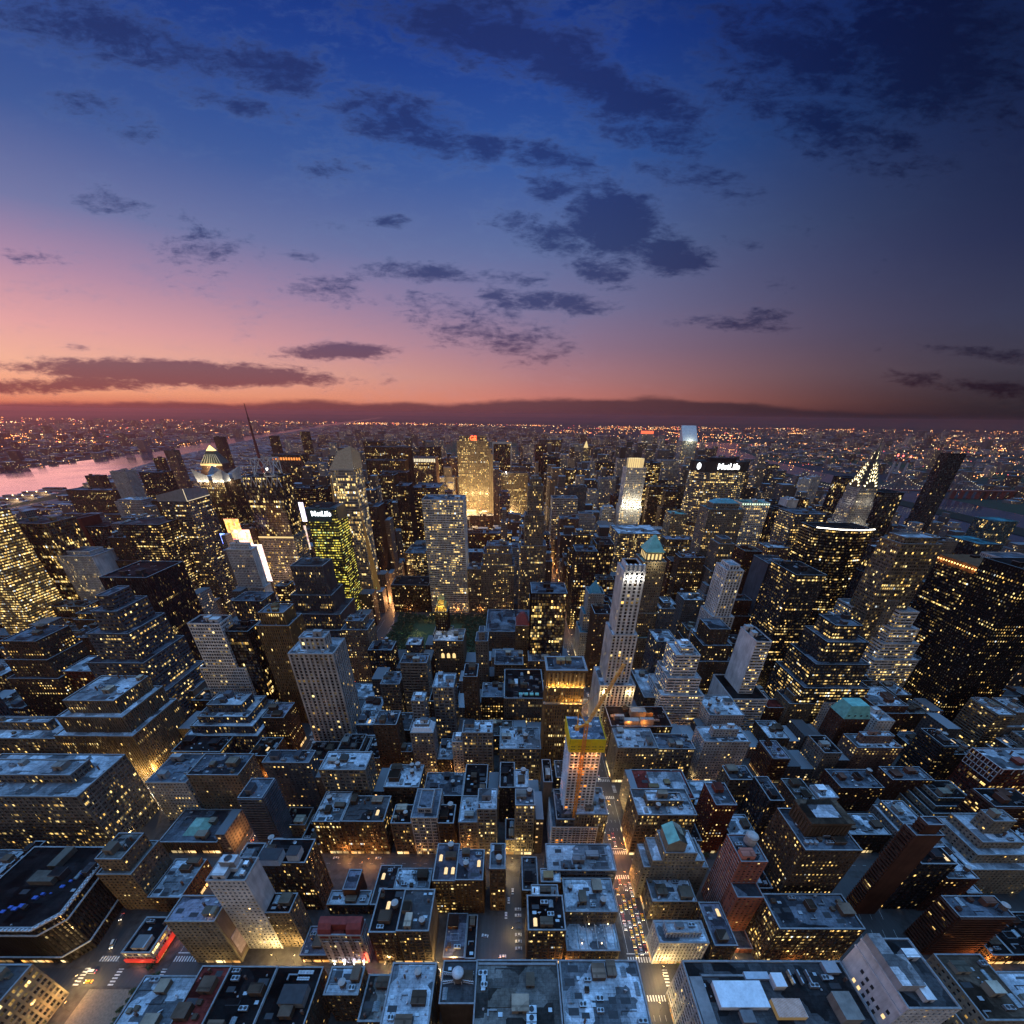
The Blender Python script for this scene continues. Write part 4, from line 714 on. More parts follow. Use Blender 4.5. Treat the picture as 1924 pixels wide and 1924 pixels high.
3|205|285|850|560|30|piers|stone|slate|.12|u4,6 b.75,4 b.5,8|office_tower|gothic stone tower with pinnacled top in front of the flat teal roof
3|350|442|892|600|34|punch|brick|brown|.14|c3|office_building|russet block with chamfered corner and brown roof
3|480|600|872|640|34|punch|pink|silver|.2|c4|office_building|mauve block with pale roof behind the two-tone sign tower
3|640|802|682|650|50|ribbon|slate|slate|.34|b.55,10 c3|office_tower|faceted glass tower with glowing ribbons folding round its corners|the faceted ribbon tower|900
3|792|1090|776|500|46|ribbon|black|tar|.30|c0|office_tower|broad black glass tower with a bright white line along its roof|the white-lined black tower|1320
3|925|1006|478|900|40|curtain|black|tar|.12|c0|office_tower|black tower with a plain mauve side wall before the spired skyscraper|the mauve side wall|700
3|592|650|600|900|30|blank|white|silver|.02|c1|apartment_tower|narrow blank white slab among dark east-side towers
3|515|612|652|790|36|curtain|dark|tar|.1|c1|office_tower|dark glass block beside the narrow blank white slab
3|480|545|402|1450|30|curtain|blue|tar|.08|c0|office_tower|dark blue tower far behind the lamp-rimmed tower
3|540|582|435|1350|28|apt|slate|slate|.2|c0|apartment_tower|grey apartment tower beside the far dark blue tower
3|665|725|482|1300|34|apt|white|silver|.1|c1|apartment_tower|white ribbed residential tower on the east side
3|725|780|470|1420|30|apt|pale|silver|.1|c1|apartment_tower|slightly shorter white residential tower next to a ribbed white one
3|1130|1245|560|760|44|curtain|black|tar|.06|c0|office_tower|black glass wedge tower beside the spired skyscraper
3|1508|1592|342|1087|26|curtain|black|tar|.004|c0|apartment_tower|tall plain black slab towering over the east river|the tall black slab|780
3|1238|1455|852|411|30|grid|tan|silver|.30|u4,6 c0|office_tower|tan gridded tower with ribbed crown and countless lit windows|the tan gridded tower|1180
3|482|600|962|495|p915|ribbon|slate|slate|.34|xW c3|office_tower|two-tone tower with blank white flank and glowing white numerals|the two-tone sign tower|1200
3|640|808|1027|420|p950|ribbon|dark|tar|.14|c3|office_tower|dark banded tower with pale roof rim and white dish|the dark banded tower|1360
3|250|338|1000|442|30|ribs|white|silver|.08|u4,5 b.62,4 b.4,9|apartment_tower|slim white pinstriped tower flaring down in steps|the white pinstriped tower|1400
3|1690|1960|990|420|p915|ribbon|black|tar|.14|c3|office_tower|broad black tower with a string of orange lamps round its top|the orange-lamped tower|1400
3|1985|2300|1015|338|48|punch|black|tar|.2|c2|office_tower|huge black tower dotted with square yellow windows at the frame edge|the dotted black tower|1500
3|1850|2050|945|430|34|piers|pale|slate|.12|b.92,10|office_tower|pale ribbed stepped tower behind the dotted black tower
3|415|500|1402|340|p1320|ribbon|white|tar|.2|xW b.42,12 c1|office_tower|white slab tower with ribbed side on a stepped white base|the white slab on steps|1680
3|-40|96|1480|335|30|ribbon|white|silver|.2|u6,6 b.74,5 b.55,11 c3|office_building|white banded block stepping down in terraces|the white banded block|1720
3|862|1010|1312|348|28|ribbon|dark|slate|.32|b.88,8 b.70,15 b.5,22 c2|office_building|dark glass ziggurat with lit ribbon floors|the dark glass ziggurat|1580
3|955|1066|1205|432|26|ribbon|pale|silver|.12|b.84,5 b.68,9|office_building|pale ziggurat behind the dark glass ziggurat
3|1228|1330|1235|402|24|ribbon|white|silver|.26|b.84,6 b.70,11 b.54,16|office_building|white ziggurat with flared layered terraces|the white ziggurat|1450
3|1160|1216|1172|410|24|punch|stone|slate|.12|c1|apartment_tower|slim tan tower between two ziggurats
3|150|265|1332|400|30|punch|brown|slate|.14|b.8,5 b.6,10|apartment_building|brown stepped tower at the foot of the white pinstriped tower
3|1670|1802|852|650|60|curtain|dark|teal|.06|c0|office_building|dark block with large sloping teal roof by the river
3|1762|1890|722|780|40|curtain|teal|teal|.12|c0|office_tower|teal-grey glass slab near the river at the frame edge
3|1640|1712|1478|352|26|apt|brick|copper|.05|c0|apartment_tower|brown brick tower with small mint-green roof under the dotted black tower
3|85|388|388|845|44|ribbon|steelg|felt|.42|c0|office_tower|long octagonal slab with dark crown and white rooftop lettering|the octagonal slab|900
3|0|76|268|1530|40|ribbon|pale|pale|.22|c0|office_tower|tall pale tower with a brightly lit sloping top|the slope-topped tower|390
'''
# ------------------------------------------------------------------ build the named buildings
CATS = dict(office_tower='office tower', apartment_tower='apartment tower', office_building='office building', loft_building='loft building', brick_building='brick building', apartment_building='apartment building',
            low_building='low building', hotel_tower='hotel tower', library_building='library', bank_building='bank', club_building='club building', restaurant_building='restaurant', department_store='department store')
TINT = dict(green=(.80, 1, .42), white=(1, 1, 1))
PAL['teal'] = (.07, .24, .28); PAL['goldlit'] = (.5, .45, .3)
H, FOOT, CAPS = {}, [], []
hr = random.Random(11)
for ln in HERO.strip().splitlines():
    q = (ln.split('|')+['']*6)[:16]
    c, xl, xr, yt, Ys, Ds, style, col, rcol, lit, mods, name, label, ref, yb = q[:15]
    ax, ay = cpx(c, float(xl), float(yt)); bx, _ = cpx(c, float(xr), float(yt))
    back = Ys[0] == 'N'
    Y = float(Ys[1:]) if back else ST(int(Ys[2:]))+9 if Ys.startswith('ST') else yy_(Ys)
    pm = at_y((ax+bx)/2, ay, Y); z = float(pm[2]); x0 = float(at_z(ax, ay, z)[0]); x1 = float(at_z(bx, ay, z)[0])
    if Ds[0] == 'p': dpt = abs(float(at_z(*cpx(c, (float(xl)+float(xr))/2, float(Ds[1:])), z)[1])-Y); dpt = min(max(dpt, 7), 78)
    else: dpt = float(Ds)
    y0, y1 = (Y-dpt, Y) if back else (Y, Y+dpt)
    if z < 4: print('LOW', label, z); z = 4
    m = mods.split(); blank = ''.join(k[1] for k in m if k[0] == 'x'); nt = sum(int(k[1:]) for k in m if k[0] == 't'); nc = sum(int(k[1:]) for k in m if k[0] == 'c'); nl = sum(int(k[1:]) for k in m if k[0] == 'l')
    glass = next((k[2:] for k in m if k[:2] == 'g:'), None); wt = next((TINT[k[2:]] for k in m if k[:2] == 'w:'), (1, 1, 1))
    bs = sorted([(float(k[1:].split(',')[0]), float(k[1:].split(',')[1]), k[0]) for k in m if k[0] in 'ba'], reverse=True)
    tiers = []; top = z; fx0, fx1, fy0, fy1 = x0, x1, y0, y1
    zs = [z]+[z*b[0] for b in bs]+[0]
    for i in range(len(bs)+1):
        g = 0 if i == 0 else bs[i-1][1]; gs = 0 if i and bs[i-1][2] == 'a' else g
        r_ = (x0-g, x1+g, y0-gs, y1+gs*.3); tiers.append((rect(*r_), zs[i+1], zs[i]))
        fx0, fx1, fy0, fy1 = min(fx0, r_[0]), max(fx1, r_[1]), min(fy0, r_[2]), max(fy1, r_[3])
    if ref == 'the octagonal slab':
        k = 15; w = x1-x0; tiers = [([(x0, y0+18), (x0+w*.18, y0), (x1-w*.18, y0), (x1, y0+18), (x1, y1-14), (x1-w*.18, y1+4), (x0+w*.18, y1+4), (x0, y1-14)], 0, z)]
    if ref == 'the corniced black roof':
        tiers = [([(x0, y0), (x1-8, y0), (x1+1, y0+9), (x1-5, y1), (x0, y1)], 0, z)]
    if ref == 'the white-lined black tower':
        w = x1-x0; tiers = [([(x0, y0+14), (x0+w*.3, y0+3), (x0+w*.7, y0), (x1, y0+6), (x1, y1), (x0, y1)], 0, z)]
    if ref in ('the tan-striped tower',): pass
    yy0 = y0
    for k in m:
        if k[0] == 'f':
            lo, dd = map(float, k[1:].split(',')); tiers.append((rect(x0, x1, y0-dd, yy0), 0, max(z-lo, 5))); yy0 = y0-dd; fy0 = min(fy0, yy0)
    ur = None
    for k in m:
        if k[0] == 'u':
            ins, h = map(float, k[1:].split(','))
            ux = max((x1-x0)*.5-3, 1) if ins*2 > (x1-x0)-6 else ins; uy = (y1-y0)*.5-3 if ins*2 > (y1-y0)-6 else ins
            tiers.append((rect(x0+ux, x1-ux, y0+uy, y1-uy), z, z+h)); top = z+h; ur = (x0+ux, x1-ux, y0+uy, y1-uy)
    tiers.sort(key=lambda t: t[1])
    root = building(name, label, CATS.get(name, name), tiers, style, col, rcol, float(lit), glass, wt, blank, shop=shop_sides(x0, x1, fy0, y1), apart=any(k[0] == 'f' for k in m) or len(bs) == 1)
    if nc or nt or nl:
        R_ = random.Random(hash(label) % 1 + len(label)*31+int(abs(x0)))
        if ur and ur[1]-ur[0] > 12: clutter(root, ur, top, col, rcol, max(2, nc), 0, 0, R_); clutter(root, (x0, x1, y0, ur[2]), z, col, rcol, nc, nt, nl, R_, False); clutter(root, (ur[1], x1, y0, y1), z, col, rcol, nc//3, 0, 0, R_, False)
        elif not ur: clutter(root, (x0, x1, y0, y1), z, col, rcol, int(nc*(2.2 if y0 < 330 else 1.3))+1, nt, nl, R_)
    info = dict(x0=x0, x1=x1, y0=y0, y1=y1, z=z, top=top, root=root, label=label, f=(fx0, fx1, fy0, fy1), cx=(x0+x1)/2, cy=(y0+y1)/2)
    if ref: H[ref] = info
    FOOT.append((fx0-.5, fx1+.5, fy0-.5, fy1+.5, label))
    p0 = proj(x0, y0, z); p1 = proj(x1, y0, z)
    CAPS.append((p0[0], p1[0], cpx(c, 0, float(yb))[1] if yb else None, y0, p0[1]))
    if DEBUG: print('%-46s x %6.0f..%-6.0f (%4.0f) y %5.0f..%-5.0f z %4.0f' % (label[:46], x0, x1, x1-x0, y0, y1, z))
# ------------------------------------------------------------------ the setting: ground, water, streets, pavements
BWK = -0.3096
def bway(y): return -369-.48*(y-91) if y < 250 else -445.3+BWK*(y-250)
AVE = [(-1960, 15), (-1682, 15), (-1408, 15), (-1134, 15), (-860, 15), (-586, 15), (-311, 15), (0, 15), (155, 12), (307, 20), (459, 11), (616, 15), (829, 15), (1057, 15), (1235, 10)]
g = MB(); N = 70000
g.quad((-N, -N, -.05), (N, -N, -.05), (N, N, -.05), (-N, N, -.05))
m_, t_, b_ = new_mat('far_land'); gm = t_.n('ShaderNodeNewGeometry').outputs['Position']
k1 = t_.noise(gm, .0011, 6, .6); k2 = t_.noise(gm, .012, 4)
t_.put(b_.inputs['Base Color'], t_.mix(t_.rng(k1, .4, .62), (.035, .035, .04, 1), (.030, .05, .026, 1))); b_.inputs['Roughness'].default_value = .95; b_.inputs['Specular IOR Level'].default_value = .1
struct('ground', g, m_)
m_, t_, b_ = new_mat('asphalt'); gm = t_.n('ShaderNodeNewGeometry').outputs['Position']
k1 = t_.noise(gm, .35, 6, .65); k2 = t_.noise(t_.vm('MULTIPLY', gm, (1, .06, 1)), .8, 3)
t_.put(b_.inputs['Base Color'], t_.vm('SCALE', (.036, .035, .034), None, t_.m('ADD', t_.rng(k1, .3, .7, .6, 1.2), t_.rng(k2, .3, .7, -.15, .25)))); t_.put(b_.inputs['Roughness'], t_.rng(k1, .3, .7, .45, .75))
M['asphalt'] = m_
rd = MB(); rd.quad((-1975, -80, 0), (1245, -80, 0), (1245, 2900, 0), (-1975, 2900, 0)); struct('road', rd, m_)
m_, t_, b_ = new_mat('river_water'); gm = t_.n('ShaderNodeNewGeometry').outputs['Position']
wv = t_.noise(t_.vm('MULTIPLY', gm, (1, .45, 1)), .035, 5, .6); bp = t_.n('ShaderNodeBump'); bp.inputs['Strength'].default_value = .10; bp.inputs['Distance'].default_value = 2.0
t_.put(bp.inputs['Height'], wv); t_.put(b_.inputs['Normal'], bp.outputs[0]); b_.inputs['Base Color'].default_value = (.03, .045, .065, 1)
t_.put(b_.inputs['Roughness'], t_.rng(t_.noise(gm, .004, 4), .35, .65, .05, .18)); b_.inputs['Specular IOR Level'].default_value = 1.0; b_.inputs['IOR'].default_value = 2.1
M['water'] = m_
def strip(ptsW, ptsE, z=.02):
    b = MB()
    for (a, c), (d, e) in zip(zip(ptsW, ptsW[1:]), zip(ptsE, ptsE[1:])): b.quad((*a, z), (*d, z), (*e, z), (*c, z))
    return b
hw_ = [(-3050, -1500), (-3050, 0), (-3050, 900), (-3060, 1700), (-3087, 2583), (-3200, 3400), (-3480, 4600), (-4250, 7600), (-5420, 12700), (-6900, 20000), (-10300, 36000), (-11500, 40000)]
he_ = [(-1960, -1500), (-1975, 0), (-1985, 1200), (-2035, 1718), (-2157, 2064), (-2615, 3208), (-3051, 4695), (-3753, 7246), (-4950, 12600), (-6300, 19000), (-9773, 36000), (-10900, 40000)]
struct('hudson_water', strip(hw_, he_), M['water'])
struct('east_river_water', strip([(1255, -1500), (1255, 300), (1250, 900), (1262, 1500), (1300, 2100), (1420, 3000), (1650, 4200), (1900, 5600), (2600, 7000)], [(2050, -1500), (1980, 300), (1900, 900), (1960, 1500), (2010, 2100), (2080, 3000), (2250, 4200), (2600, 5400), (4200, 6400)]), M['water'])
isl = MB(); isl.prism([(1560, 950), (1640, 900), (1690, 1100), (1740, 2000), (1800, 3100), (1740, 3300), (1670, 2600), (1600, 1500)], 0.03, 2.0); struct('island', isl, M['wall'], color=(.04, .045, .035))
# pavements of every block, a kerb high, with the gaps the diagonal avenue cuts
pv = MB(); BLK = []
for (xa, wa), (xb, wb_) in zip(AVE, AVE[1:]):
    for n in range(34, 59):
        ya = ST(n)+(15 if n in (34, 42, 57) else 9)-4; yb = ST(n+1)-(15 if n+1 in (34, 42, 57) else 9)+4
        X0, X1 = xa+wa-4, xb-wb_+4; c0, c1 = bway(ya), bway(yb)
        if (c1-10 > X0 and c0+10 < X1):
            pv.prism([(X0, ya), (c0-10, ya), (c1-10, yb), (X0, yb)], 0, .15); pv.prism([(c0+10, ya), (X1, ya), (X1, yb), (c1+10, yb)], 0, .15)
        else: pv.prism(rect(X0, X1, ya, yb), 0, .15)
M['pave'] = plain('pavement_concrete', (.046, .044, .042), .85, ns_=.25, nz=.45)
struct('pavement', pv, M['pave'])

# ------------------------------------------------------------------ ordinary buildings filling the blocks
VOID = [(-118, -84, 90, 143), (-300, -134, 488, 650), (-135, -60, 488, 645), (135, 198, 90, 136), (-330, -311, 0, 160), (-384, -318, 0, 88), (-700, -560, 660, 960), (140, 166, 40, 89), (-1950, -1860, 30, 1900)]
fr_ = random.Random(23); LOTS = []
def zone(x, y):
    r = fr_.random()
    if x < -1150: return fr_.uniform(9, 22) if r < .95 else fr_.uniform(35, 70)
    if x < -870: return fr_.uniform(14, 34) if r < .8 else fr_.uniform(50, 110)
    if y < 480:
        if x > 160 and x < 640: return fr_.uniform(14, 42) if r < .7 else fr_.uniform(40, 75)
        if x >= 640: return fr_.uniform(14, 34) if r < .6 else fr_.uniform(45, 110)
        return fr_.uniform(22, 58)
    if x > 830: return fr_.uniform(12, 40) if r < .8 else fr_.uniform(45, 80)
    if x > 640: return fr_.uniform(15, 45) if r < .55 else fr_.uniform(50, 120)
    if y > 900 and abs(x) < 720: return fr_.uniform(60, 120) if r < .45 else fr_.uniform(110, 215)
    return fr_.uniform(35, 95) if r < .6 else fr_.uniform(90, 175)
def cap(x0, x1, y0, y1, z):
    """lower a filler until it hides no part of a named front that the photograph shows"""
    while z > 12:
        px0, py0 = proj(x0, y1, z); px1, py1 = proj(x1, y1, z); qx0, qy0 = proj(x0, y0, z); qx1, _ = proj(x1, y0, z)
        a, b, top_ = min(px0, qx0), max(px1, qx1), min(py0, py1)
        bad = False
        for hx0, hx1, hyb, hy, hyt in CAPS:
            if hy > y0+4 and b > hx0+2 and a < hx1-2:
                lim = hyb if hyb else hyt+26
                if top_ < lim-3: bad = True; break
        if not bad: return z
        z *= .9
    return max(z, 9)
for (xa, wa), (xb, wb_) in zip(AVE, AVE[1:]):
    for n in range(34, 59):
        ya = ST(n)+(15 if n in (34, 42, 57) else 9); yb = ST(n+1)-(15 if n+1 in (34, 42, 57) else 9); ym = (ya+yb)/2
        for r0, r1 in ((ya, ym), (ym, yb)):
            if n == 34 and r0 == ya: continue
            X0, X1 = xa+wa, xb-wb_
            blocks = [(f[0], f[1]) for f in FOOT if f[2] < r1-1 and f[3] > r0+1]+[(v[0], v[1]) for v in VOID if v[2] < r1-1 and v[3] > r0+1]
            blocks.append((min(bway(r0), bway(r1))-15, max(bway(r0), bway(r1))+15))
            iv = [(X0, X1)]
            for c, d in blocks:
                iv = [p for a, b in iv for p in ((a, min(b, c-.6)), (max(a, d+.6), b)) if p[1]-p[0] > 7]
            for a, b in iv:
                x = a; big = r0 > 480
                while b-x > 7:
                    w = min(fr_.choice((15, 18, 23, 30, 36)) if not big else fr_.choice((24, 30, 38, 46, 60)), b-x)
                    if b-x-w < 9: w = b-x
                    gap = .5; z = zone(x, r0); d0 = r0+fr_.uniform(.2, .6); d1 = r1-fr_.uniform(.6, 7 if r0 == ya else .8)
                    if r0 != ya: d0, d1 = r0+fr_.uniform(.6, 7), r1-fr_.uniform(.2, .6)
                    z = cap(x+gap, x+w-gap, d0, d1, z)
                    LOTS.append((x+gap, x+w-gap, d0, d1, z)); x += w
def shown(l):
    x0, x1, y0, y1, z = l
    P_ = [proj(x, y, h) for x in (x0, x1) for y in (y0, y1) for h in (0, z)]
    if all(p[0] < -30 or p[0] > 1954 or p[1] > 1954 for p in P_): return 0
    q = [proj(x0, y0, z), proj(x1, y0, z), proj(x1, y1, z), proj(x0, y1, z)]
    ar = abs(sum(q[i][0]*q[(i+1) % 4][1]-q[(i+1) % 4][0]*q[i][1] for i in range(4)))/2
    return ar+.35*abs(q[1][0]-q[0][0])*abs(proj(x0, y0, 0)[1]-q[0][1])
LOTS = [(shown(l), l) for l in LOTS]; LOTS = sorted((l for l in LOTS if l[0] > 0), key=lambda t: -t[0])
NEARN = 270
for c, l in LOTS[NEARN:]: pass
FAR = [l for c, l in LOTS[NEARN:]]
# ---- labels that say which one: looks first, then the nearest named neighbours
def say(l, look, kind, used):
    x0, x1, y0, y1, z = l; px, py = proj((x0+x1)/2, (y0+y1)/2, z)
    c = []
    for r, h in H.items():
        qx, qy = proj(h['cx'], h['cy'], h['z']*.5 if h['y0'] > y1 else h['z']); c.append((math.hypot(qx-px, (qy-py)*1.0)+.3*math.hypot(h['cx']-(x0+x1)/2, h['cy']-(y0+y1)/2), r, h, qx))
    c.sort(key=lambda t: t[0])
    lab = []
    for d, r, h, qx in c[:4]:
        w = 'behind' if y0 > h['y1']-2 else 'in front of' if y1 < h['y0']+2 else 'beside'
        lab.append(f'{w} {r}')
    for a in c[:5]:
        for b in c[:5]:
            if a[3] < px < b[3]: lab.append(f'between {a[1]} and {b[1]}')
    for a in lab[:4]:
        for b in lab[:4]:
            if a != b: lab.append(a+', '+b)
    for size in ('', ):
        for q in lab:
            for lk in (look, look[:2], look[:1]):
                s = ' '.join(lk[:1])+' '+kind+(', '+', '.join(lk[1:]) if len(lk) > 1 else '')+', '+q
                if len(s.replace(',', ' ').split()) <= 15 and s not in used and len(s.split()) > 4: used.add(s); return s
    return None
USED = set(i['label'] for i in H.values()); nfill = 0
LOOKC = [('tan', 'tan'), ('brown', 'brown'), ('brick', 'red-brown'), ('stone', 'grey stone'), ('brown', 'brown'), ('tan', 'tan'), ('slate', 'slate grey'), ('dark', 'dark'), ('brown', 'dull brown'), ('steelg', 'blue-grey')]
LOOKR = [('silver', 'patchy pale roof'), ('tar', 'black roof'), ('slate', 'slate blue roof'), ('felt', 'grey roof'), ('tar', 'black roof'), ('tar', 'black roof'), ('felt', 'grey roof'), ('gravel', 'gravel roof'), ('purple', 'mauve roof')]
for c, l in LOTS[:NEARN]:
    x0, x1, y0, y1, z = l; ck, cw = fr_.choice(LOOKC if x0 < 160 else LOOKC[:4]+LOOKC[1:3]+LOOKC[7:9]); rk, rw = fr_.choice(LOOKR if fr_.random() < .75 else LOOKR[:2])
    if z > 75: nm, kd, sty = 'office_tower', 'tower', fr_.choice(('punch', 'piers', 'ribbon', 'curtain', 'punch'))
    elif z > 24: nm, kd, sty = 'loft_building', 'loft building', fr_.choice(('loft', 'punch', 'loft', 'piers'))
    else: nm, kd, sty = 'low_building', 'low building', fr_.choice(('loft', 'punch', 'wide'))
    if x0 > 160 and 24 < z < 75: nm, kd, sty = 'apartment_building', 'apartment block', fr_.choice(('apt', 'apt', 'punch', 'balc'))
    tk = 1 if z > 18 and fr_.random() < .42 and y0 < 700 else 0
    lt = fr_.choice((.04, .07, .1, .16, .24)); lw = 'many lit windows' if lt > .2 else 'few lit windows' if lt < .06 else None
    look = [cw, ('with '+rw)+(' and water tank' if tk else '')]+([lw] if lw else [])
    s = say(l, look, kd, USED)
    if not s: FAR.append(l); continue
    tiers = [(rect(x0, x1, y0, y1), 0, z)]; tp = (x0, x1, y0, y1); zt = z
    if z > 34 and x1-x0 > 16 and fr_.random() < .45:
        i_ = fr_.uniform(2.5, 4.5); zt = z; zl = z*fr_.uniform(.7, .9); tiers = [(rect(x0, x1, y0, y1), 0, zl), (rect(x0+i_, x1-i_, y0+i_, y1-1), zl, z)]; tp = (x0+i_, x1-i_, y0+i_, y1-1)
    root = building(nm, s, CATS[nm], tiers, sty, ck, rk, lt*1.2, group='buildings filling the city blocks', shop=shop_sides(x0, x1, y0, y1))
    clutter(root, tp, zt, ck, rk, 14 if y0 < 330 else 5, tk+(1 if tk and fr_.random() < .4 else 0), 1 if fr_.random() < .08 else 0, fr_); nfill += 1

# ------------------------------------------------------------------ the city beyond, far too many to count
m_, t_, b_ = new_mat('distant_facades')
Uv = t_.n('ShaderNodeUVMap').outputs[0]; u, v, _ = t_.sep(Uv)[:3]
bid = t_.m('FLOOR', t_.m('DIVIDE', u, 64.0)); rf = t_.m('LESS_THAN', v, -.5)
w1 = t_.n('ShaderNodeTexWhiteNoise', noise_dimensions='1D'); t_.put(w1.inputs['W'], bid); wc = t_.sep(w1.outputs['Color'])
w2 = t_.n('ShaderNodeTexWhiteNoise', noise_dimensions='2D'); t_.put(w2.inputs['Vector'], t_.comb(t_.m('FLOOR', u), t_.m('FLOOR', v))); hc = t_.sep(w2.outputs['Color'])
fu, fv = t_.m('FRACT', u), t_.m('FRACT', v)
win = t_.m('MULTIPLY', t_.m('MULTIPLY', t_.m('GREATER_THAN', fu, .26), t_.m('LESS_THAN', fu, .78)), t_.m('MULTIPLY', t_.m('GREATER_THAN', fv, .28), t_.m('LESS_THAN', fv, .8)))
win = t_.m('MULTIPLY', win, t_.m('SUBTRACT', 1.0, rf))
wall = t_.mix(wc[0], (.06, .048, .042, 1), (.25, .23, .21, 1)); wall = t_.mix(t_.m('GREATER_THAN', wc[1], .8), wall, (.36, .35, .34, 1))
roofc = t_.mix(wc[2], (.04, .042, .045, 1), (.22, .24, .26, 1))
t_.put(b_.inputs['Base Color'], t_.mix(rf, t_.mix(win, wall, (.02, .024, .03, 1)), roofc))
lit_ = t_.m('MULTIPLY', win, t_.m('LESS_THAN', hc[0], t_.rng(wc[1], 0, 1, .015, .17)))
t_.put(b_.inputs['Emission Color'], t_.mix(hc[1], (1, .52, .15, 1), (1, .78, .4, 1))); t_.put(b_.inputs['Emission Strength'], t_.m('MULTIPLY', lit_, t_.rng(t_.m('POWER', hc[2], 2.0), 0, 1, .3, 2.6)))
b_.inputs['Roughness'].default_value = .7
M['far'] = m_
def farbox(b, i, x0, x1, y0, y1, z, cell=3.4):
    p = [(x0, y0), (x1, y0), (x1, y1), (x0, y1)]; s = 0.0
    for k in range(4):
        a, c = p[k], p[(k+1) % 4]; L = math.hypot(c[0]-a[0], c[1]-a[1])/cell; L = max(1, min(15, round(L))); f = max(1, round(z/cell)); o = i*64+k*16
        b.quad((*a, 0), (*c, 0), (*c, z), (*a, z), [(o, 0), (o+L, 0), (o+L, f), (o, f)])
    b.quad(*[(*q, z) for q in p], uv=[(i*64+.5, -1)]*4)
fb = MB(); idn = 0
for x0, x1, y0, y1, z in FAR:
    idn += 1; farbox(fb, idn, x0, x1, y0, y1, z)
    if z > 60 and fr_.random() < .6: idn += 1; i_ = (x1-x0)*.2; farbox(fb, idn, x0+i_, x1-i_, y0+4, y1-4, z*1.15)
y = 2030.0                                                           # Manhattan above the park's lower edge
while y < 12500:
    k = 1+(y-2000)/5000; dep = 30*k; XW = np.interp(y, [p[1] for p in he_], [p[0] for p in he_])+40
    XE = 1230 if y < 3000 else np.interp(y, [3000, 4200, 5600, 7000, 9500, 13000], [1380, 1600, 1840, 1500, 300, -500])
    x = XW
    while x < XE:
        w = fr_.uniform(24, 60)*k
        if not (-845 < x+w and x < -18 and y < 6080):
            r = fr_.random(); z = fr_.uniform(15, 48) if r < .75 else fr_.uniform(45, 100) if r < .96 else fr_.uniform(100, 160)
            if y > 5500: z *= .6
            if x < XW+900: z = min(z, 24+.03*(x-XW))
            z = cap(x, x+w*.9, y, y+dep*.8, z) if y < 4000 else z
            idn += 1; farbox(fb, idn, x, x+w*.9, y, y+dep*.8, z, 3.4*k)
        x += w+2
    y += dep*1.25
for side in (0, 1):                                                  # the low boroughs across both rivers
    for _ in range(5200):
        y = 200+12500*fr_.random()**1.5; k = 1+y/4500
        if side == 0: x = np.interp(y, [p[1] for p in hw_], [p[0] for p in hw_])-40-7000*fr_.random()**1.3
        else: x = max(2120, np.interp(y, [0, 2000, 4000, 5600, 6500, 9000], [2080, 2130, 2300, 2700, 4300, 4800]))+8000*fr_.random()**1.3
        r = fr_.random(); z = fr_.uniform(6, 16) if r < .86 else fr_.uniform(16, 45) if r < .985 else fr_.uniform(45, 95)
        w, d = fr_.uniform(14, 40)*k, fr_.uniform(14, 36)*k; idn += 1; farbox(fb, idn, x, x+w, y, y+d, z*min(k, 1.5), 3.4*k)
fo = struct('distant_city', fb, M['far'], kind='stuff'); fo['label'] = 'countless small buildings stretching to the horizon'
# lights of the distant streets
def lights(name, pts, mat):
    b = MB()
    for x, y, z, r in pts:
        a = [(x+r, y, z), (x, y+r, z), (x-r, y, z), (x, y-r, z)]
        for i in range(4): b.poly([a[i], a[(i+1) % 4], (x, y, z+r)]); b.poly([a[(i+1) % 4], a[i], (x, y, z-r)])
    o = struct(name, b, mat, kind='stuff'); return o
pts = {0: [], 1: [], 2: []}
cents = [(fr_.uniform(-9000, 12000), fr_.uniform(3500, 17000)) for _ in range(120)]
LINES = []
for _ in range(150):
    y = 900+11000*fr_.random()**1.3; x = fr_.uniform(-1, 1)*(2800+y); a = fr_.choice((.05, 1.62, .4, -.5, 2.2))+fr_.gauss(0, .08); L = fr_.uniform(600, 2600); LINES.append((x, y, L*math.cos(a), L*math.sin(a)))
for _ in range(9000):
    t = fr_.random()
    if t < .48:
        l_ = fr_.choice(LINES); q_ = fr_.random(); x, y = l_[0]+l_[2]*q_+fr_.gauss(0, 6), l_[1]+l_[3]*q_+fr_.gauss(0, 6)
    elif t < .72: cx_, cy_ = fr_.choice(cents); y = cy_+fr_.gauss(0, 130); x = cx_+fr_.gauss(0, 420)
    else: y = 600+17000*fr_.random()**1.2; x = fr_.uniform(-1, 1)*(2600+y*1.15)
    W_ = np.interp(y, [p[1] for p in hw_], [p[0] for p in hw_]); E_ = np.interp(y, [p[1] for p in he_], [p[0] for p in he_])
    if W_-10 < x < E_+10 or (-860 < x < 0 and y < 6100) or (1230 < x < 2000 and y < 3000) or (E_ < x < 1230 and y < 2300): continue
    d = math.hypot(x, y); pts[0 if fr_.random() < .62 else 1 if fr_.random() < .8 else 2].append((x, y, fr_.uniform(8, 18), d/1900*fr_.uniform(.4, 1.35)))
for y in np.arange(300, 9000, 42):                                   # the lit far bank of the Hudson
    if fr_.random() < .55: x = np.interp(y, [p[1] for p in hw_], [p[0] for p in hw_])-fr_.uniform(8, 60); pts[fr_.choice((0, 0, 1))].append((x, y, 8, math.hypot(x, y)/1900*fr_.uniform(.4, 1)))
M['pt0'] = emis('sodium_street_light', (1, .34, .08), 9); M['pt1'] = emis('warm_street_light', (1, .66, .30), 8); M['pt2'] = emis('red_beacon', (1, .12, .10), 7)
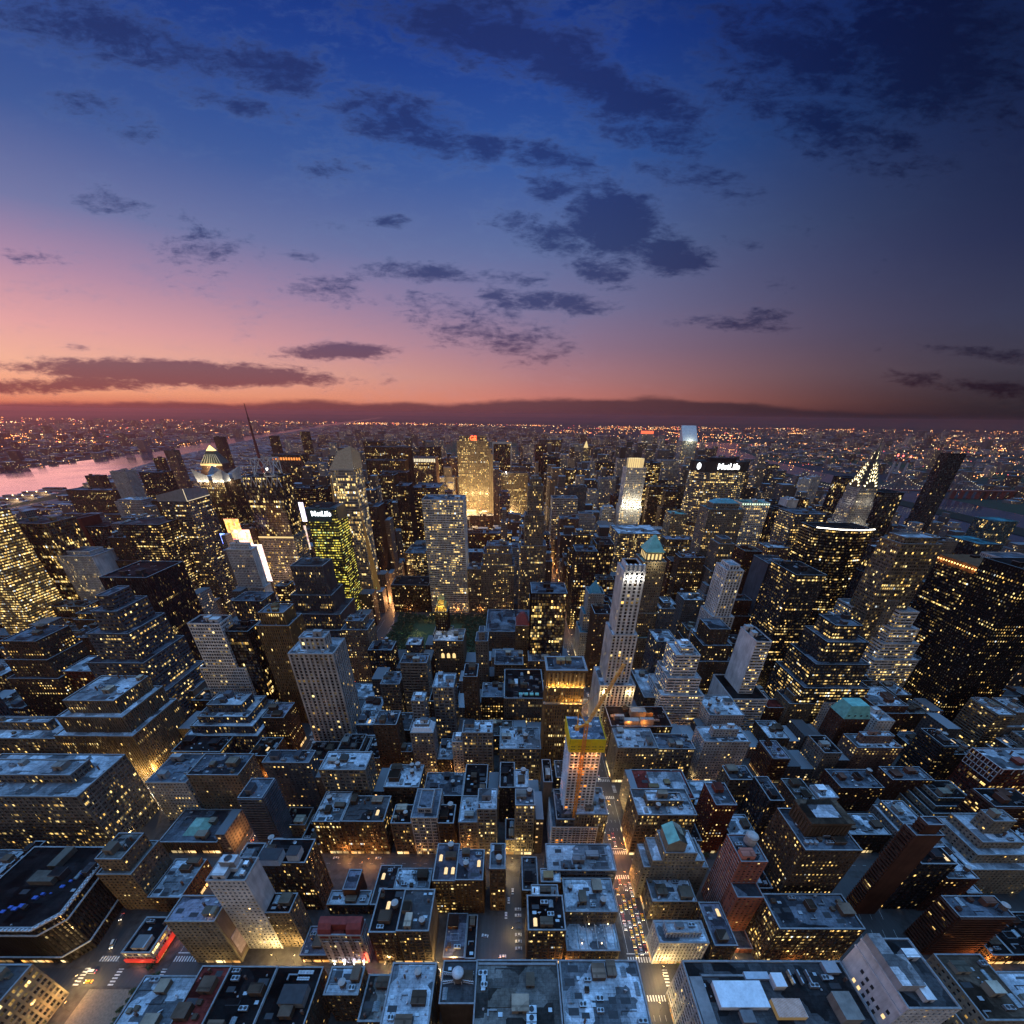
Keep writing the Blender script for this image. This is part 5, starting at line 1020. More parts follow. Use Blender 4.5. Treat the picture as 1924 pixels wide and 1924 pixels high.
for k, nm in ((0, 'distant_sodium_lights'), (1, 'distant_warm_lights'), (2, 'distant_red_lights')): lights(nm, pts[k], M['pt%d' % k])
# ------------------------------------------------------------------ special tops, crowns and signs
def part(parent, name, b, mats, color=None):
    o = link(name, b.mesh(name, mats), None, None, color=color); o.parent = parent
    L = parent
    off = Vector((0, 0, 0))
    while L is not None: off += L.location; L = L.parent
    o.location = -off                                       # meshes below are written in world metres
    o.location = Vector((0, 0, 0)); o.data.transform(Matrix.Translation(-off)); return o
def text(parent, s, name, pos, size, mat, depth=.4, rz=0, spacing=1.0):
    cu = bpy.data.curves.new(name, 'FONT'); cu.body = s; cu.size = size; cu.extrude = depth; cu.align_x = 'CENTER'; cu.align_y = 'CENTER'; cu.space_character = spacing; cu.offset = size*.018
    tmp = bpy.data.objects.new('tmp', cu); COL.objects.link(tmp)
    dg = bpy.context.evaluated_depsgraph_get(); me = bpy.data.meshes.new_from_object(tmp.evaluated_get(dg)); bpy.data.objects.remove(tmp)
    me.transform(Matrix.Translation(pos) @ Matrix.Rotation(rz, 4, 'Z') @ Matrix.Rotation(R(90), 4, 'X')); me.materials.clear(); me.materials.append(mat)
    me.transform(Matrix.Translation(-parent.location)); return link(name, me, parent)
def pyramid(b, x0, x1, y0, y1, z0, z1, fr=.0, mi=0):
    cx, cy = (x0+x1)/2, (y0+y1)/2; s = max(fr, .01)
    b.loft([[(x0, y0, z0), (x1, y0, z0), (x1, y1, z0), (x0, y1, z0)], [(cx+(x-cx)*s, cy+(y-cy)*s, z1) for x, y in ((x0, y0), (x1, y0), (x1, y1), (x0, y1))]], mi)
LIGHTS = [0]
def plight(name, loc, power, col=(1, .62, .25), r=.6, parent=None, spot=None, aim=None):
    ld = bpy.data.lights.new(name, 'SPOT' if spot else 'POINT'); ld.energy = power; ld.color = col; ld.shadow_soft_size = r
    if spot: ld.spot_size = R(spot); ld.spot_blend = .6
    o = bpy.data.objects.new(name, ld); COL.objects.link(o); LIGHTS[0] += 1
    o.location = Vector(loc)-(parent.location if parent else Vector((0, 0, 0)))
    if aim is not None: o.rotation_euler = (Vector(aim)-Vector(loc)).to_track_quat('-Z', 'Y').to_euler()
    if parent: o.parent = parent
    return o
def h_(r): i = H[r]; return i['root'], i['x0'], i['x1'], i['y0'], i['y1'], i['z']

# white-ribbed skyscraper: glowing fins at the crown
r, x0, x1, y0, y1, z = h_('the white-ribbed skyscraper'); b = MB()
for k in range(5):
    x = x0+1.2+(x1-x0-2.4)*k/4; b.box(x-.9, x+.9, y0-1.0, y0+3, z-.5, z+7)
    if k < 4: xm = x+(x1-x0-2.4)/8; plight('crown_lamp', (xm, y0-3.0, z-6), 1500, (1, .93, .8), .4, r)
b.box(x0+2, x1-2, y0+3, y1-3, z, z+5); part(r, 'crown_fin', b, M['pale'])
for k in (0, 1): plight('base_lamp', (x0-4+k*(x1-x0+8), y0-12, 62), 5000, (1, .72, .3), .5, r)
# green-peaked tower
r, x0, x1, y0, y1, z = h_('the green-peaked tower'); b = MB(); i = 4
b.box(x0+i, x1-i, y0+i, y1-i, z, z+12); part(r, 'belfry', b, M['wall'], (.36, .32, .25)); b = MB()
for k in range(4):
    x = x0+i+3+(x1-x0-2*i-6)*k/3; b.box(x-1.2, x+1.2, y0+i-.15, y0+i-.05, z+2, z+9)
    yq = y0+i+3+(y1-y0-2*i-6)*k/3; b.box(x0+i-.15, x0+i-.05, yq-1.2, yq+1.2, z+2, z+9)
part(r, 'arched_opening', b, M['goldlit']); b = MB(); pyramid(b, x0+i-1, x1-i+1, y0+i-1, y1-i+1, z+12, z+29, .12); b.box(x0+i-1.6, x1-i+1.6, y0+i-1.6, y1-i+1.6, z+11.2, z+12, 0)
part(r, 'copper_roof', b, M['copper']); plight('crown_lamp', ((x0+x1)/2, y0-7, z-2), 6000, (1, .86, .5), .5, r)
# teal pyramid, red hip, mint gable, mint mansard, flat teal roof, glass pyramid, small roofs
r, x0, x1, y0, y1, z = h_('the teal pyramid'); b = MB(); pyramid(b, x0+3, x1-3, y0+4, y1-4, z+.1, z+15, .1); part(r, 'pyramid_roof', b, M['teal'])
b = MB(); r_, X0, X1, Y0, Y1, Z = [H[k] for k in H if 0] or (None,)*6
def by_label(s): return next(o for o in bpy.data.objects if o.get('label', '').startswith(s))
def box_of(s):
    for f in FOOT:
        if f[4].startswith(s): return f
    raise KeyError(s)
r = by_label('small tan block with a dark red'); f = box_of('small tan block with a dark red'); zt = 82; b = MB(); pyramid(b, f[0], f[1], f[2], f[3], zt+.2, zt+14, .25); part(r, 'hipped_roof', b, M['redroof'])
r, x0, x1, y0, y1, z = h_('the green-gabled tower'); b = MB(); w = x1-x0; gx0, gx1 = x0+1, x0+w*.62; zz = z
b.box(gx0, gx1, y0+1, y1-2, zz, zz+9); part(r, 'penthouse', b, M['wall'], PAL['cream']); b = MB(); xm = gx0+(gx1-gx0)*.5
b.quad((gx0-.4, y0+.6, zz+9), (xm, y0+.6, zz+14), (xm, y1-1.6, zz+14), (gx0-.4, y1-1.6, zz+9)); b.quad((xm, y0+.6, zz+14), (gx1+.4, y0+.6, zz+9), (gx1+.4, y1-1.6, zz+9), (xm, y1-1.6, zz+14), mi=1)
b.poly([(gx0, y0+1, zz+9), (gx1, y0+1, zz+9), (xm, y0+1, zz+13.8)], 2); part(r, 'gable_roof', b, [M['copper'], M['roof'], M['wall']], PAL['cream'])
r, x0, x1, y0, y1, z = h_('the mint mansard'); b = MB(); pyramid(b, x0-.3, x1+.3, y0-.3, y1+.3, z+1.0, z+15, .68); part(r, 'mansard_roof', b, M['copper'])
for k in range(4):
    b = MB(); x = x0+4+(x1-x0-8)*k/3; b.box(x-1.2, x+1.2, y0+.4, y0+3, z+2, z+6); b.box(x-.8, x+.8, y0+.3, y0+.39, z+2.6, z+5.4, 1); part(r, 'dormer', b, [M['copper'], M['dark']])
r, x0, x1, y0, y1, z = h_('the flat teal roof'); b = MB(); pyramid(b, x0+7.8, x1-7.8, y0+7.8, y1-7.8, z+8.6, z+14, .55); part(r, 'hipped_roof', b, M['teal'])
r, x0, x1, y0, y1, z = h_('the glass-roofed bank'); b = MB(); cx = (x0+x1)/2; pyramid(b, cx-9, cx+9, y0+6, y1-8, z+.1, z+5.5, .45); part(r, 'glass_pyramid', b, plain('green_skylight_glass', (.20, .38, .34), .3, emit=(.3, .7, .6), es=.03))
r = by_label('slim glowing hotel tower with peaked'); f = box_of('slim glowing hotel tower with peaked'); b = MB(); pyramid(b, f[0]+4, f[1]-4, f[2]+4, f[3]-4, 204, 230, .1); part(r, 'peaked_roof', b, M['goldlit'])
r, x0, x1, y0, y1, z = h_('the stone library'); b = MB()
for a, c, d, e in ((x0+4, x1-22, y0+8, y0+26), (x0+4, x0+22, y0+27, y1-6), (x1-21, x1-4, y0+8, y1-6), (x0+24, x1-24, y1-26, y1-6)): pyramid(b, a, c, d, e, z+.2, z+5, .45)
part(r, 'lead_roof', b, M['roof'], (.20, .22, .25))
# gold-lit colonnade: floodlights on the setbacks
r, x0, x1, y0, y1, z = h_('the gold-lit colonnade'); b = MB()
b.box(x0-1.5, x1+1.5, y0-2.2, y0, z-17, z-16); b.box(x0-2.5, x1+2.5, y0-3.6, y0, z-34, z-33)
part(r, 'ledge', b, M['wall'], PAL['stone']); b = MB()
for k in range(9):
    x = x0+1.5+(x1-x0-3)*k/8; b.box(x-.7, x+.7, y0-.9, y0-.57, z-16, z-2)
part(r, 'column', b, M['wall'], (.45, .36, .22))
for k in range(8):
    x = x0+2+(x1-x0-4)*k/7; plight('floodlight', (x, y0-2.4, z-15.6), 1500, (1, .55, .10), .25, r); 
    if k > 2: plight('floodlight', (x, y0-3.6, z-32.6), 1300, (1, .50, .09), .25, r)
# gold-crowned black tower
r, x0, x1, y0, y1, z = h_('the gold-crowned black tower'); b = MB(); cx, cy = (x0+x1)/2, (y0+y1)/2
b.box(x0+2, x1-2, y0+2, y1-2, z, z+9); b.box(x0+4, x1-4, y0+5, y1-5, z+9, z+16); pyramid(b, x0+5, x1-5, y0+6, y1-6, z+16, z+21, .3)
for x in (x0+1, cx-3, cx+3, x1-1):
    for y in (y0+1, y1-1): b.box(x-.6, x+.6, y-.6, y+.6, z-5, z+5); pyramid(b, x-.6, x+.6, y-.6, y+.6, z+5, z+8, .05)
part(r, 'gilded_crown', b, M['gold'])
for x, y, zz in ((x0-3, y0-3, z-2), (x1+3, y0-3, z-2), (cx, y0-5, z-4), (cx, y0-2, z+9), (x0-2, cy, z+6)): plight('crown_lamp', (x, y, zz), 2600, (1, .72, .22), .4, r)
# glass-crowned tower
r, x0, x1, y0, y1, z = h_('the glass-crowned tower'); b = MB(); cx, cy = (x0+x1)/2, (y0+y1)/2
oc = lambda rr, zz: [(cx+rr*math.cos(R(22.5+45*k)), cy+rr*.8*math.sin(R(22.5+45*k)), zz) for k in range(8)]
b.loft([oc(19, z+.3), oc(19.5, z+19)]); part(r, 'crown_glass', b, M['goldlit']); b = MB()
for k in range(8):
    p = oc(19.8, 0)[k]; q = oc(19.8, 0)[(k+1) % 8]
    for t in range(3): x = p[0]+(q[0]-p[0])*t/3; y = p[1]+(q[1]-p[1])*t/3; b.bar((x, y, z+.3), (x, y, z+20), .7)
part(r, 'crown_rib', b, M['pale'])
for k in range(3): plight('floodlight', (x0+5+k*(x1-x0-10)/2, y0-14, z*.62+4), 26000, (1, .88, .62), 1, r)
# octagonal slab: dark crown and its lettering
r, x0, x1, y0, y1, z = h_('the octagonal slab'); w = x1-x0; b = MB()
P8 = [(x0, y0+18), (x0+w*.18, y0), (x1-w*.18, y0), (x1, y0+18), (x1, y1-14), (x1-w*.18, y1+4), (x0+w*.18, y1+4), (x0, y1-14)]
o8 = offset(P8, .9)
for i in range(8):
    a, c = o8[i], o8[(i+1) % 8]; b.quad((*a, z-17), (*c, z-17), (*c, z+1.5), (*a, z+1.5))
    L = math.hypot(c[0]-a[0], c[1]-a[1]); n = int(L/2.4)
    for k in range(n+1): b.bar((a[0]+(c[0]-a[0])*k/n, a[1]+(c[1]-a[1])*k/n, z-17), (a[0]+(c[0]-a[0])*k/n, a[1]+(c[1]-a[1])*k/n, z+1), .5)
b.poly([(*q, z-17) for q in reversed(o8)]); part(r, 'crown_band', b, M['wall'], (.10, .10, .105)); b = MB()
for fz in (.50,):
    for i in range(8):
        o9 = offset(P8, .55); a, c = o9[i], o9[(i+1) % 8]; b.quad((*a, z*fz), (*c, z*fz), (*c, z*fz+8), (*a, z*fz+8))
part(r, 'plant_floor', b, M['dark']); b = MB(); b.box(x0+30, x1-30, y0+12, y1-12, z+.1, z+7); part(r, 'penthouse', b, M['wall'], PAL['dark'])
text(r, 'MetLife', 'sign', ((x0+x1)/2+8, y0-1.6, z-7.6), 14.5, M['sign'], .5); b = MB()
nx, ny = (P8[1][0]-P8[0][0]), (P8[1][1]-P8[0][1]); mx, my = (P8[0][0]+P8[1][0])/2, (P8[0][1]+P8[1][1])/2; l_ = math.hypot(nx, ny); tx, ty = nx/l_, ny/l_; ox, oy = ty*1.6, -tx*1.6
b.poly([(mx+ox+tx*4*math.cos(a*.5236), my+oy+ty*4*math.cos(a*.5236), z-7.5+6*math.sin(a*.5236)) for a in range(12)]); part(r, 'emblem', b, M['sign'])
plight('floodlight', ((x0+x1)/2-30, y0-30, 70), 90000, (1, .55, .2), 3, r)
# green glass tower
r, x0, x1, y0, y1, z = h_('the green glass tower'); b = MB(); b.prism([(x0-.5, y0-.6), (x1-6, y0-.6), (x1+.5, y0+8), (x1+.5, y1), (x0-.5, y1)], z-17, z+2, 0); part(r, 'crown_band', b, M['metal'], (.012, .06, .07))
text(r, 'MetLife', 'sign', (x0+(x1-x0)*.52, y0-1.2, z-5.5), 9.5, M['sign'], .4); b = MB(); b.box(x0+3, x1-5, y0+3, y1-3, z+2.1, z+2.3)
for k in range(9): b.box(x0+4+k*3.6, x0+4.6+k*3.6, y0+4, y1-4, z+2.3, z+4)
part(r, 'roof_louvre', b, M['dark'])
# two-tone sign tower
r, x0, x1, y0, y1, z = h_('the two-tone sign tower'); b = MB(); b.box(x0-.3, x1+.3, y0-.7, y0-.4, z-20, z+1); part(r, 'crown_band', b, M['wall'], (.06, .07, .085)); text(r, '120', 'sign', (x0+(x1-x0)*.62, y0-1.2, z-8.5), 8, M['sign'], .4)
# floodlit limestone slab with its red letters
r, x0, x1, y0, y1, z = h_('the floodlit limestone slab'); text(r, 'GE', 'sign', (x0+(x1-x0)*.52, y0+4.5, z+7), 15, emis('red_neon', (1, .10, .03), 5), .5); b = MB()
for k in range(1, 3): b.box(x1+6*(k-1), x1+6*k, y0+1.5*k, y1-1.5*k, 0, z*(1-.06*k))
part(r, 'stepped_wing', b, M['far' if 0 else 'wall'], PAL['stone'])
for k in range(4): plight('floodlight', (x0+8+k*(x1-x0-16)/3, y0-95, 110), 330000, (1, .62, .22), 3, r)
for k in range(3): plight('floodlight', (x0+10+k*(x1-x0-20)/2, y0-20, 60), 70000, (1, .60, .20), 2, r)
r, x0, x1, y0, y1, z = h_('the lower limestone slab'); plight('floodlight', ((x0+x1)/2-10, y0-22, 55), 200000, (1, .62, .25), 2, r); b = MB(); b.cyl(x0+14, y0+3, z+1, z+4, 1.2, 1.2, 8); part(r, 'roof_lamp', b, M['lampw']); plight('floodlight', (x0+14, y0-4, z+2), 12000, (1, .9, .75), 1, r)
# slender stone skyscraper, the pale framed tower, colonnade, orange band
r, x0, x1, y0, y1, z = h_('the slender stone skyscraper'); b = MB(); b.box(x0+7, x1-7, y0+8, y1-8, z+10.2, z+15); part(r, 'lantern', b, M['wall'], PAL['stone'])
r, x0, x1, y0, y1, z = h_('the pale-framed tower'); b = MB(); b.box(x0-2, x0+1.5, y0-1.5, y0-.6, 0, z+2); b.box(x1-1.5, x1+2, y0-1.5, y0-.6, 0, z+2); b.box(x0-2, x1+2, y0-1.9, y0-1.55, z-4, z+2.5); part(r, 'pale_frame', b, M['pale'])
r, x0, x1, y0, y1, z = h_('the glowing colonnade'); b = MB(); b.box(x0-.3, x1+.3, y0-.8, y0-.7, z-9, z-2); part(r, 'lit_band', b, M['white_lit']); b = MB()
for k in range(14): x = x0+(x1-x0)*k/13; b.box(x-.8, x+.8, y0-1.6, y0-.9, z-10, z)
part(r, 'colonnade', b, M['pale'])
r, x0, x1, y0, y1, z = h_('the orange-band tower'); b = MB()
for k in range(11): x = x0+4+(x1-x0-8)*k/10; b.box(x-2.6, x+2.2, y0-.8, y0-.5, z-14, z-7)
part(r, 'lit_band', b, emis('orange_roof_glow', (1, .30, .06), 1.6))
r, x0, x1, y0, y1, z = h_('the white-lined black tower'); w = x1-x0; b = MB(); pp = [(x0, y0+14), (x0+w*.3, y0+3), (x0+w*.7, y0), (x1, y0+6)]
for p, q in zip(pp, pp[1:]): b.bar((p[0], p[1]-1, z+1.6), (q[0], q[1]-1, z+1.6), .9)
part(r, 'roof_light_line', b, M['lampw'])
r, x0, x1, y0, y1, z = h_('the orange-lamped tower'); b = MB()
for k in range(15): yq = y0+1+(y1-y0-2)*k/14; b.cyl(x0-.9, yq, z-3.6, z-2.2, .7, .7, 6)
for k in range(9): x = x0+2+(x1-x0-4)*k/8; b.cyl(x, y0-.9, z-3.6, z-2.2, .75, .75, 6)
part(r, 'roof_lamps', b, emis('amber_roof_lamp', (1, .52, .16), 5)); b = MB(); b.box(x0-.75, x1+.3, y0-.7, y1+.3, z-8, z+1.2); part(r, 'crown_band', b, M['wall'], (.2, .11, .06))
for k in range(4): plight('crown_lamp', (x0-3.5, y0+6+(y1-y0-12)*k/3, z-4), 1500, (1, .5, .15), .4, r)
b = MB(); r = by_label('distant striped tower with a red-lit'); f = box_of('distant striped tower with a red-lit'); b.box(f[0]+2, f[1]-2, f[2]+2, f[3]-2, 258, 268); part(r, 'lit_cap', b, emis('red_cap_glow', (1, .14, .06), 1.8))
r, x0, x1, y0, y1, z = h_('the lamp-rimmed tower'); b = MB()
for k in range(12): x = x0+2+(x1-x0-4)*k/11; b.cyl(x, y0-1.2, z-2.6, z-.8, 1.0, 1.0, 6)
part(r, 'rim_lamp', b, emis('greenish_lamp', (.75, 1, .72), 2.2))
r, x0, x1, y0, y1, z = h_('the slope-topped tower'); b = MB(); X = dict(a=x0, b=x1)
b.quad((x0, y0, z+.2), (x1, y0, z+.2), (x1, y1, z+46), (x0, y1, z+46)); b.poly([(x1, y0, z+.2), (x1, y1, z+.2), (x1, y1, z+46)], 1); b.poly([(x0, y1, z+.2), (x0, y0, z+.2), (x0, y1, z+46)], 1); part(r, 'sloping_top', b, [M['pale'], M['pale']])
plight('floodlight', ((x0+x1)/2, y0-12, z+4), 22000, (.95, 1, .75), 2, r)
# zigzag tower wedge, finned tower, antenna tower, glowing pyramid, crystal tower
r, x0, x1, y0, y1, z = h_('the zigzag tower'); b = MB(); b.poly([(x0-2, y0, z), (x1, y0, z), (x1, y0, z+20), (x0-2, y0, z+9)]); b.poly([(x1, y0, z), (x1, y1, z), (x1, y1, z+13), (x1, y0, z+20)]); b.quad((x0-2, y0, z+9), (x1, y0, z+20), (x1, y1, z+13), (x0-2, y1, z+9)); part(r, 'wedge_crown', b, M['metal'], (.22, .24, .27)); b = MB()
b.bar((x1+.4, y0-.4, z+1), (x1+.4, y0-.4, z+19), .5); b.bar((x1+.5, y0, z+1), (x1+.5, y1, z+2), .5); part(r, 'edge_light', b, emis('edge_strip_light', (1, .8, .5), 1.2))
r, x0, x1, y0, y1, z = h_('the finned tower'); b = MB(); cx, cy = (x0+x1)/2, (y0+y1)/2
for sx, ex in ((-1, x0), (1, x1)):
    for sy, ey in ((-1, y0), (1, y1)):
        a, c = ex-sx*20, ey-sy*22
        b.poly([(ex+sx*2, ey+sy*2, z-2), (a, ey+sy*1, z-2), (a, ey+sy*1, z+9), (ex+sx*5, ey+sy*5, z+22)]); b.poly([(a, ey+sy*.4, z-2), (ex+sx*2, ey+sy*1.4, z-2), (ex+sx*5, ey+sy*4.4, z+22), (a, ey+sy*.4, z+9)])
        b.poly([(ex+sx*2, ey+sy*2, z-2), (ex+sx*1, c, z-2), (ex+sx*1, c, z+9), (ex+sx*5, ey+sy*5, z+22)]); b.poly([(ex+sx*.4, c, z-2), (ex+sx*1.4, ey+sy*2, z-2), (ex+sx*4.4, ey+sy*5, z+22), (ex+sx*.4, c, z+9)])
b.box(x0+8, x1-8, y0+8, y1-8, z, z+8); part(r, 'crown_fin', b, M['pale'])
for k in range(4): plight('floodlight', (x0+k*(x1-x0)/3, y0-6, z-5), 9000, (1, .84, .58), .6, r)
plight('floodlight', (x1+5, y0+20, z-4), 9000, (1, .84, .58), .6, r)
r, x0, x1, y0, y1, z = h_('the glowing pyramid'); b = MB(); cx, cy = (x0+x1)/2, (y0+y1)/2
b.box(x0-4, x1+4, y0-4, y1+4, 0, z-16); part(r, 'shaft', b, M['wall'], PAL['pink']); b = MB(); pyramid(b, x0, x1, y0, y1, z, z+32, .36); part(r, 'copper_roof', b, M['wall'], (.10, .15, .13)); b = MB(); pyramid(b, cx-10.6, cx+10.6, cy-7.2, cy+7.2, z+32.1, z+46, .04); part(r, 'glass_tip', b, emis('glowing_tip', (1, .62, .2), 3)); b = MB()
for k in range(8): x = x0+2+(x1-x0-4)*k/7; b.bar((x, y0-.6, z+1), (cx+(x-cx)*.5, y0+10, z+24), 1.1)
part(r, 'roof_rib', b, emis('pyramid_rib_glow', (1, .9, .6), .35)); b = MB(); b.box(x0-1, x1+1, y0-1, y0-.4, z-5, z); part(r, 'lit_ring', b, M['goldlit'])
plight('floodlight', (cx, y0-14, z-8), 60000, (1, .72, .35), 2, r)
r, x0, x1, y0, y1, z = h_('the antenna tower'); b = MB(); cx, cy = (x0+x1)/2+4, (y0+y1)/2; cw, ch = 15, 26
co_ = [(cx-cw, cy-cw), (cx+cw, cy-cw), (cx+cw, cy+cw), (cx-cw, cy+cw)]
for i in range(4):
    p, q = co_[i], co_[(i+1) % 4]; mp = ((p[0]+q[0])/2, (p[1]+q[1])/2)
    b.bar((*p, z), (*p, z+ch), 1.1); b.bar((*p, z+ch), (*q, z+ch), 1.1); b.bar((*p, z), (*mp, z+ch), .8); b.bar((*q, z), (*mp, z+ch), .8); b.bar((*p, z+ch), (*mp, z+ch*.5), .6); b.bar((*q, z+ch), (*mp, z+ch*.5), .6)
for k in range(8): xx = x0+(x1-x0)*k/7; b.bar((xx, y0-1.4, z+1), (xx+(x1-x0)/14, y0-1.4, z-14), .7); b.bar((xx+(x1-x0)/14, y0-1.4, z-14), (min(xx+(x1-x0)/7, x1), y0-1.4, z+1), .7) if k < 7 else None
part(r, 'steel_cage', b, M['pale']); ztip = float(at_y(453, 783, cy)[2]); xt = float(at_y(453, 783, cy)[0]); b = MB()
b.cyl(cx-8, cy, z, z+50, 2.6, 2.0, 8); b.cyl(cx-8, cy, z+50, z+82, 1.6, 1.3, 8); b.cyl(cx-8, cy, z+82, max(ztip, z+100), .9, .5, 6); part(r, 'antenna_mast', b, M['metal'], (.20, .05, .045))
plight('cage_lamp', (cx+3, cy-6, z+10), 16000, (1, .85, .6), .8, r); b = MB(); b.cyl(cx+3, cy-6, z+9, z+12, 1.5, 1.5, 8); part(r, 'cage_floodlight', b, M['lampw'])
fzz = z*.60; wb, gb = MB(), MB(); Q_ = [(x0-1.0, y0-1.0), (x1+1.0, y0-1.0), (x1+1.0, y1), (x0-1.0, y1)]
for i in (0, 1, 3): facade(wb, gb, Q_[i], Q_[(i+1) % 4], 0, fzz, STYLE['grid'], i, 'x' if i == 3 else '')
for mb_l, nm_l, mt_l, cl_l in ((wb, 'lower_wall', M['wall'], (.50, .47, .42)), (gb, 'lower_glazing', M['glass_office'], (1, .9, .7, .5))): part(r, nm_l, mb_l, mt_l, cl_l).color = (cl_l if len(cl_l) == 4 else cl_l+(1,))
b = MB(); b.poly([(*q, fzz) for q in Q_]); part(r, 'setback_roof', b, M['dark']); b = MB(); b.box(x0-1, x1+1.5, y0-1.9, y0-1.5, fzz-2.5, fzz); part(r, 'lit_cornice', b, M['goldlit'])
r, x0, x1, y0, y1, z = h_('the crystal tower'); b = MB()
b.quad((x0-1, y0, z), (x1+1, y0, z), (x1+1, y0+4, z+34), (x0+16, y0+5, z+26)); b.poly([(x1+1, y0, z), (x1+1, y1, z), (x1+1, y1-4, z+22), (x1+1, y0+4, z+34)]); b.poly([(x0-1, y1, z), (x0-1, y0, z), (x0+16, y0+5, z+26)]); b.poly([(x0+16, y0+5, z+26), (x1+1, y0+4, z+34), (x1+1, y1-4, z+22)]); b.poly([(x0-1, y1, z), (x0+16, y0+5, z+26), (x1+1, y1-4, z+22), (x1+1, y1, z)])
part(r, 'crystal_top', b, plain('pale_crown_glass', (.16, .17, .175), .2, emit=(1, .8, .5), es=.05)); b = MB()
b.poly([(x0-1, y0, z), (x0-1, y0-.3, 0), (x0-20, y0-.5, 0)]); b.poly([(x1+.8, y0-.5, 0), (x1+15, y0+6, 0), (x1+.8, y0-.5, z*.8)]); part(r, 'glass_facet', b, M['glass_pale'], (1, .9, .6, .3))
b = MB(); hx = h_('the light-beam hotel'); b.bar((hx[1]-3.5, hx[3]-1.2, 42), (hx[1]-3.5, hx[3]-1.2, 118), 2.2); part(hx[0], 'light_beam', b, emis('beam_light', (1, .66, .22), 1.6))
# ---------- near roofs
r, x0, x1, y0, y1, z = h_('the domed tank roof'); tk = at_z(*cpx('C', 462, 1440), z+9); tx_, ty_ = float(tk[0]), float(tk[1]); b = MB()
b.cyl(tx_, ty_, z+2.5, z+9, 2.9, 2.9, 20); b.loft([[(tx_+rr*math.cos(k*.314), ty_+rr*math.sin(k*.314), z+9+hh) for k in range(20)] for rr, hh in ((3.3, 0), (3.0, .8), (2.0, 1.7), (.8, 2.2), (.1, 2.3))], 1); t = part(r, 'water_tank', b, [M['wood'], M['pale']]); b = MB()
for sx in (-1, 1):
    for yq in (ty_-1.6, ty_+1.6):
        xa, xb = tx_+sx*2.6, tx_+sx*8.6; xb = max(min(xb, x1-.6), x0+.6)
        for zq in (z+1.4, z+4): b.bar((xa, yq, zq), (xb, yq+(-.8 if yq < ty_ else .8), zq), .28)
        for k in range(5): xx = xa+(xb-xa)*k/5; xn = xa+(xb-xa)*(k+1)/5; b.bar((xx, yq, z+1.4), ((xx+xn)/2, yq, z+4), .2); b.bar(((xx+xn)/2, yq, z+4), (xn, yq, z+1.4), .2)
for sx in (-2, 2):
    for sy in (-2, 2): b.bar((tx_+sx, ty_+sy, z), (tx_+sx, ty_+sy, z+3), .4)
part(r, 'truss', b, M['pale'])
r, x0, x1, y0, y1, z = h_('the gravel roof')
def rbox(c, xa, xb, ya, yb, zz): p = at_z(*cpx(c, xa, ya), zz); q = at_z(*cpx(c, xb, yb), zz); return float(min(p[0], q[0])), float(max(p[0], q[0])), float(min(p[1], q[1])), float(max(p[1], q[1]))
for k in range(3):
    a = rbox('C', 1108, 1205, 1745+k*82, 1822+k*82, z+3); b = MB(); b.box(a[0], a[1], a[2]+.1, a[3]-.1, z+.5, z+3.2); mx, my = (a[0]+a[1])/2, (a[2]+a[3])/2; rr = min(a[1]-a[0], a[3]-a[2])*.38; b.cyl(mx, my, z+3.21, z+3.6, rr, rr, 16, 0, False); b.cyl(mx, my, z+3.22, z+3.27, rr*.95, rr*.95, 16, 1); part(r, 'fan_unit', b, [M['steel'], M['dark']])
a = rbox('C', 750, 1010, 1590, 1770, z); b = MB(); b.box(a[0], a[1], a[2], a[3], z+.02, z+.7); part(r, 'raised_deck', b, M['roof'], (.15, .14, .12)); a = rbox('C', 690, 720, 1450, 1620, z); b = MB(); b.box(a[0], a[1], a[2], a[3], z+.8, z+1.9); [b.box(a[0], a[1], a[2]+k*3, a[2]+k*3+.4, z, z+.8) for k in range(3)]; part(r, 'duct', b, M['steel']); b = MB(); b.box(x0+1, x1-1, y1-2.4, y1-1.4, z+.02, z+1.2); part(r, 'roof_curb', b, M['coping'])
r, x0, x1, y0, y1, z = h_('the plant-covered block')
for nm, cc, hh, mt, colr in (('rooflight_house', ('D', 935, 1480, 1520, 1765), 4.2, 'metal', (.74, .80, .84)), ('plant_house', ('D', 1480, 1640, 1445, 1570), 5.0, 'metal', (.72, .76, .8)), ('bulkhead', ('D', 1190, 1380, 1795, 1980), 3.2, 'wall', (.32, .32, .33)), ('duct', ('D', 1225, 1480, 1430, 1500), 2.0, 'metal', (.45, .5, .55)), ('bulkhead', ('E', 110, 430, 1620, 1890), 7, 'wall', (.42, .40, .36)), ('plant_house', ('E', 10, 200, 1330, 1440), 3, 'metal', (.35, .36, .38)), ('roof_curb', ('D', 830, 1430, 1455, 1475), 1.0, 'wall', (.4, .4, .4)), ('roof_curb', ('D', 832, 850, 1475, 1990), 1.0, 'wall', (.4, .4, .4))):
    a = rbox(*cc, z+hh); a = (max(a[0], x0+1), min(a[1], x1-1), max(a[2], y0+1), min(a[3], y1-1)); b = MB(); b.box(*a, z+.02, z+hh)
    if hh > 2.5: b.box(a[0]-.2, a[1]+.2, a[2]-.2, a[3]+.2, z+hh+.005, z+hh+.3)
    part(r, nm, b, M[mt], colr)
a = rbox('D', 1490, 1840, 1680, 1860, z+4); b = MB(); b.box(*a, z+.02, z+3.6); part(r, 'glass_house', b, plain('lit_glass_roof', (.10, .08, .06), .3, emit=(1, .66, .25), es=.16)); b = MB()
for k in range(22): x = a[0]+(a[1]-a[0])*k/21; b.box(x-.12, x+.12, a[2], a[3], z+3.6, z+3.9)
part(r, 'glazing_bar', b, M['pale'])
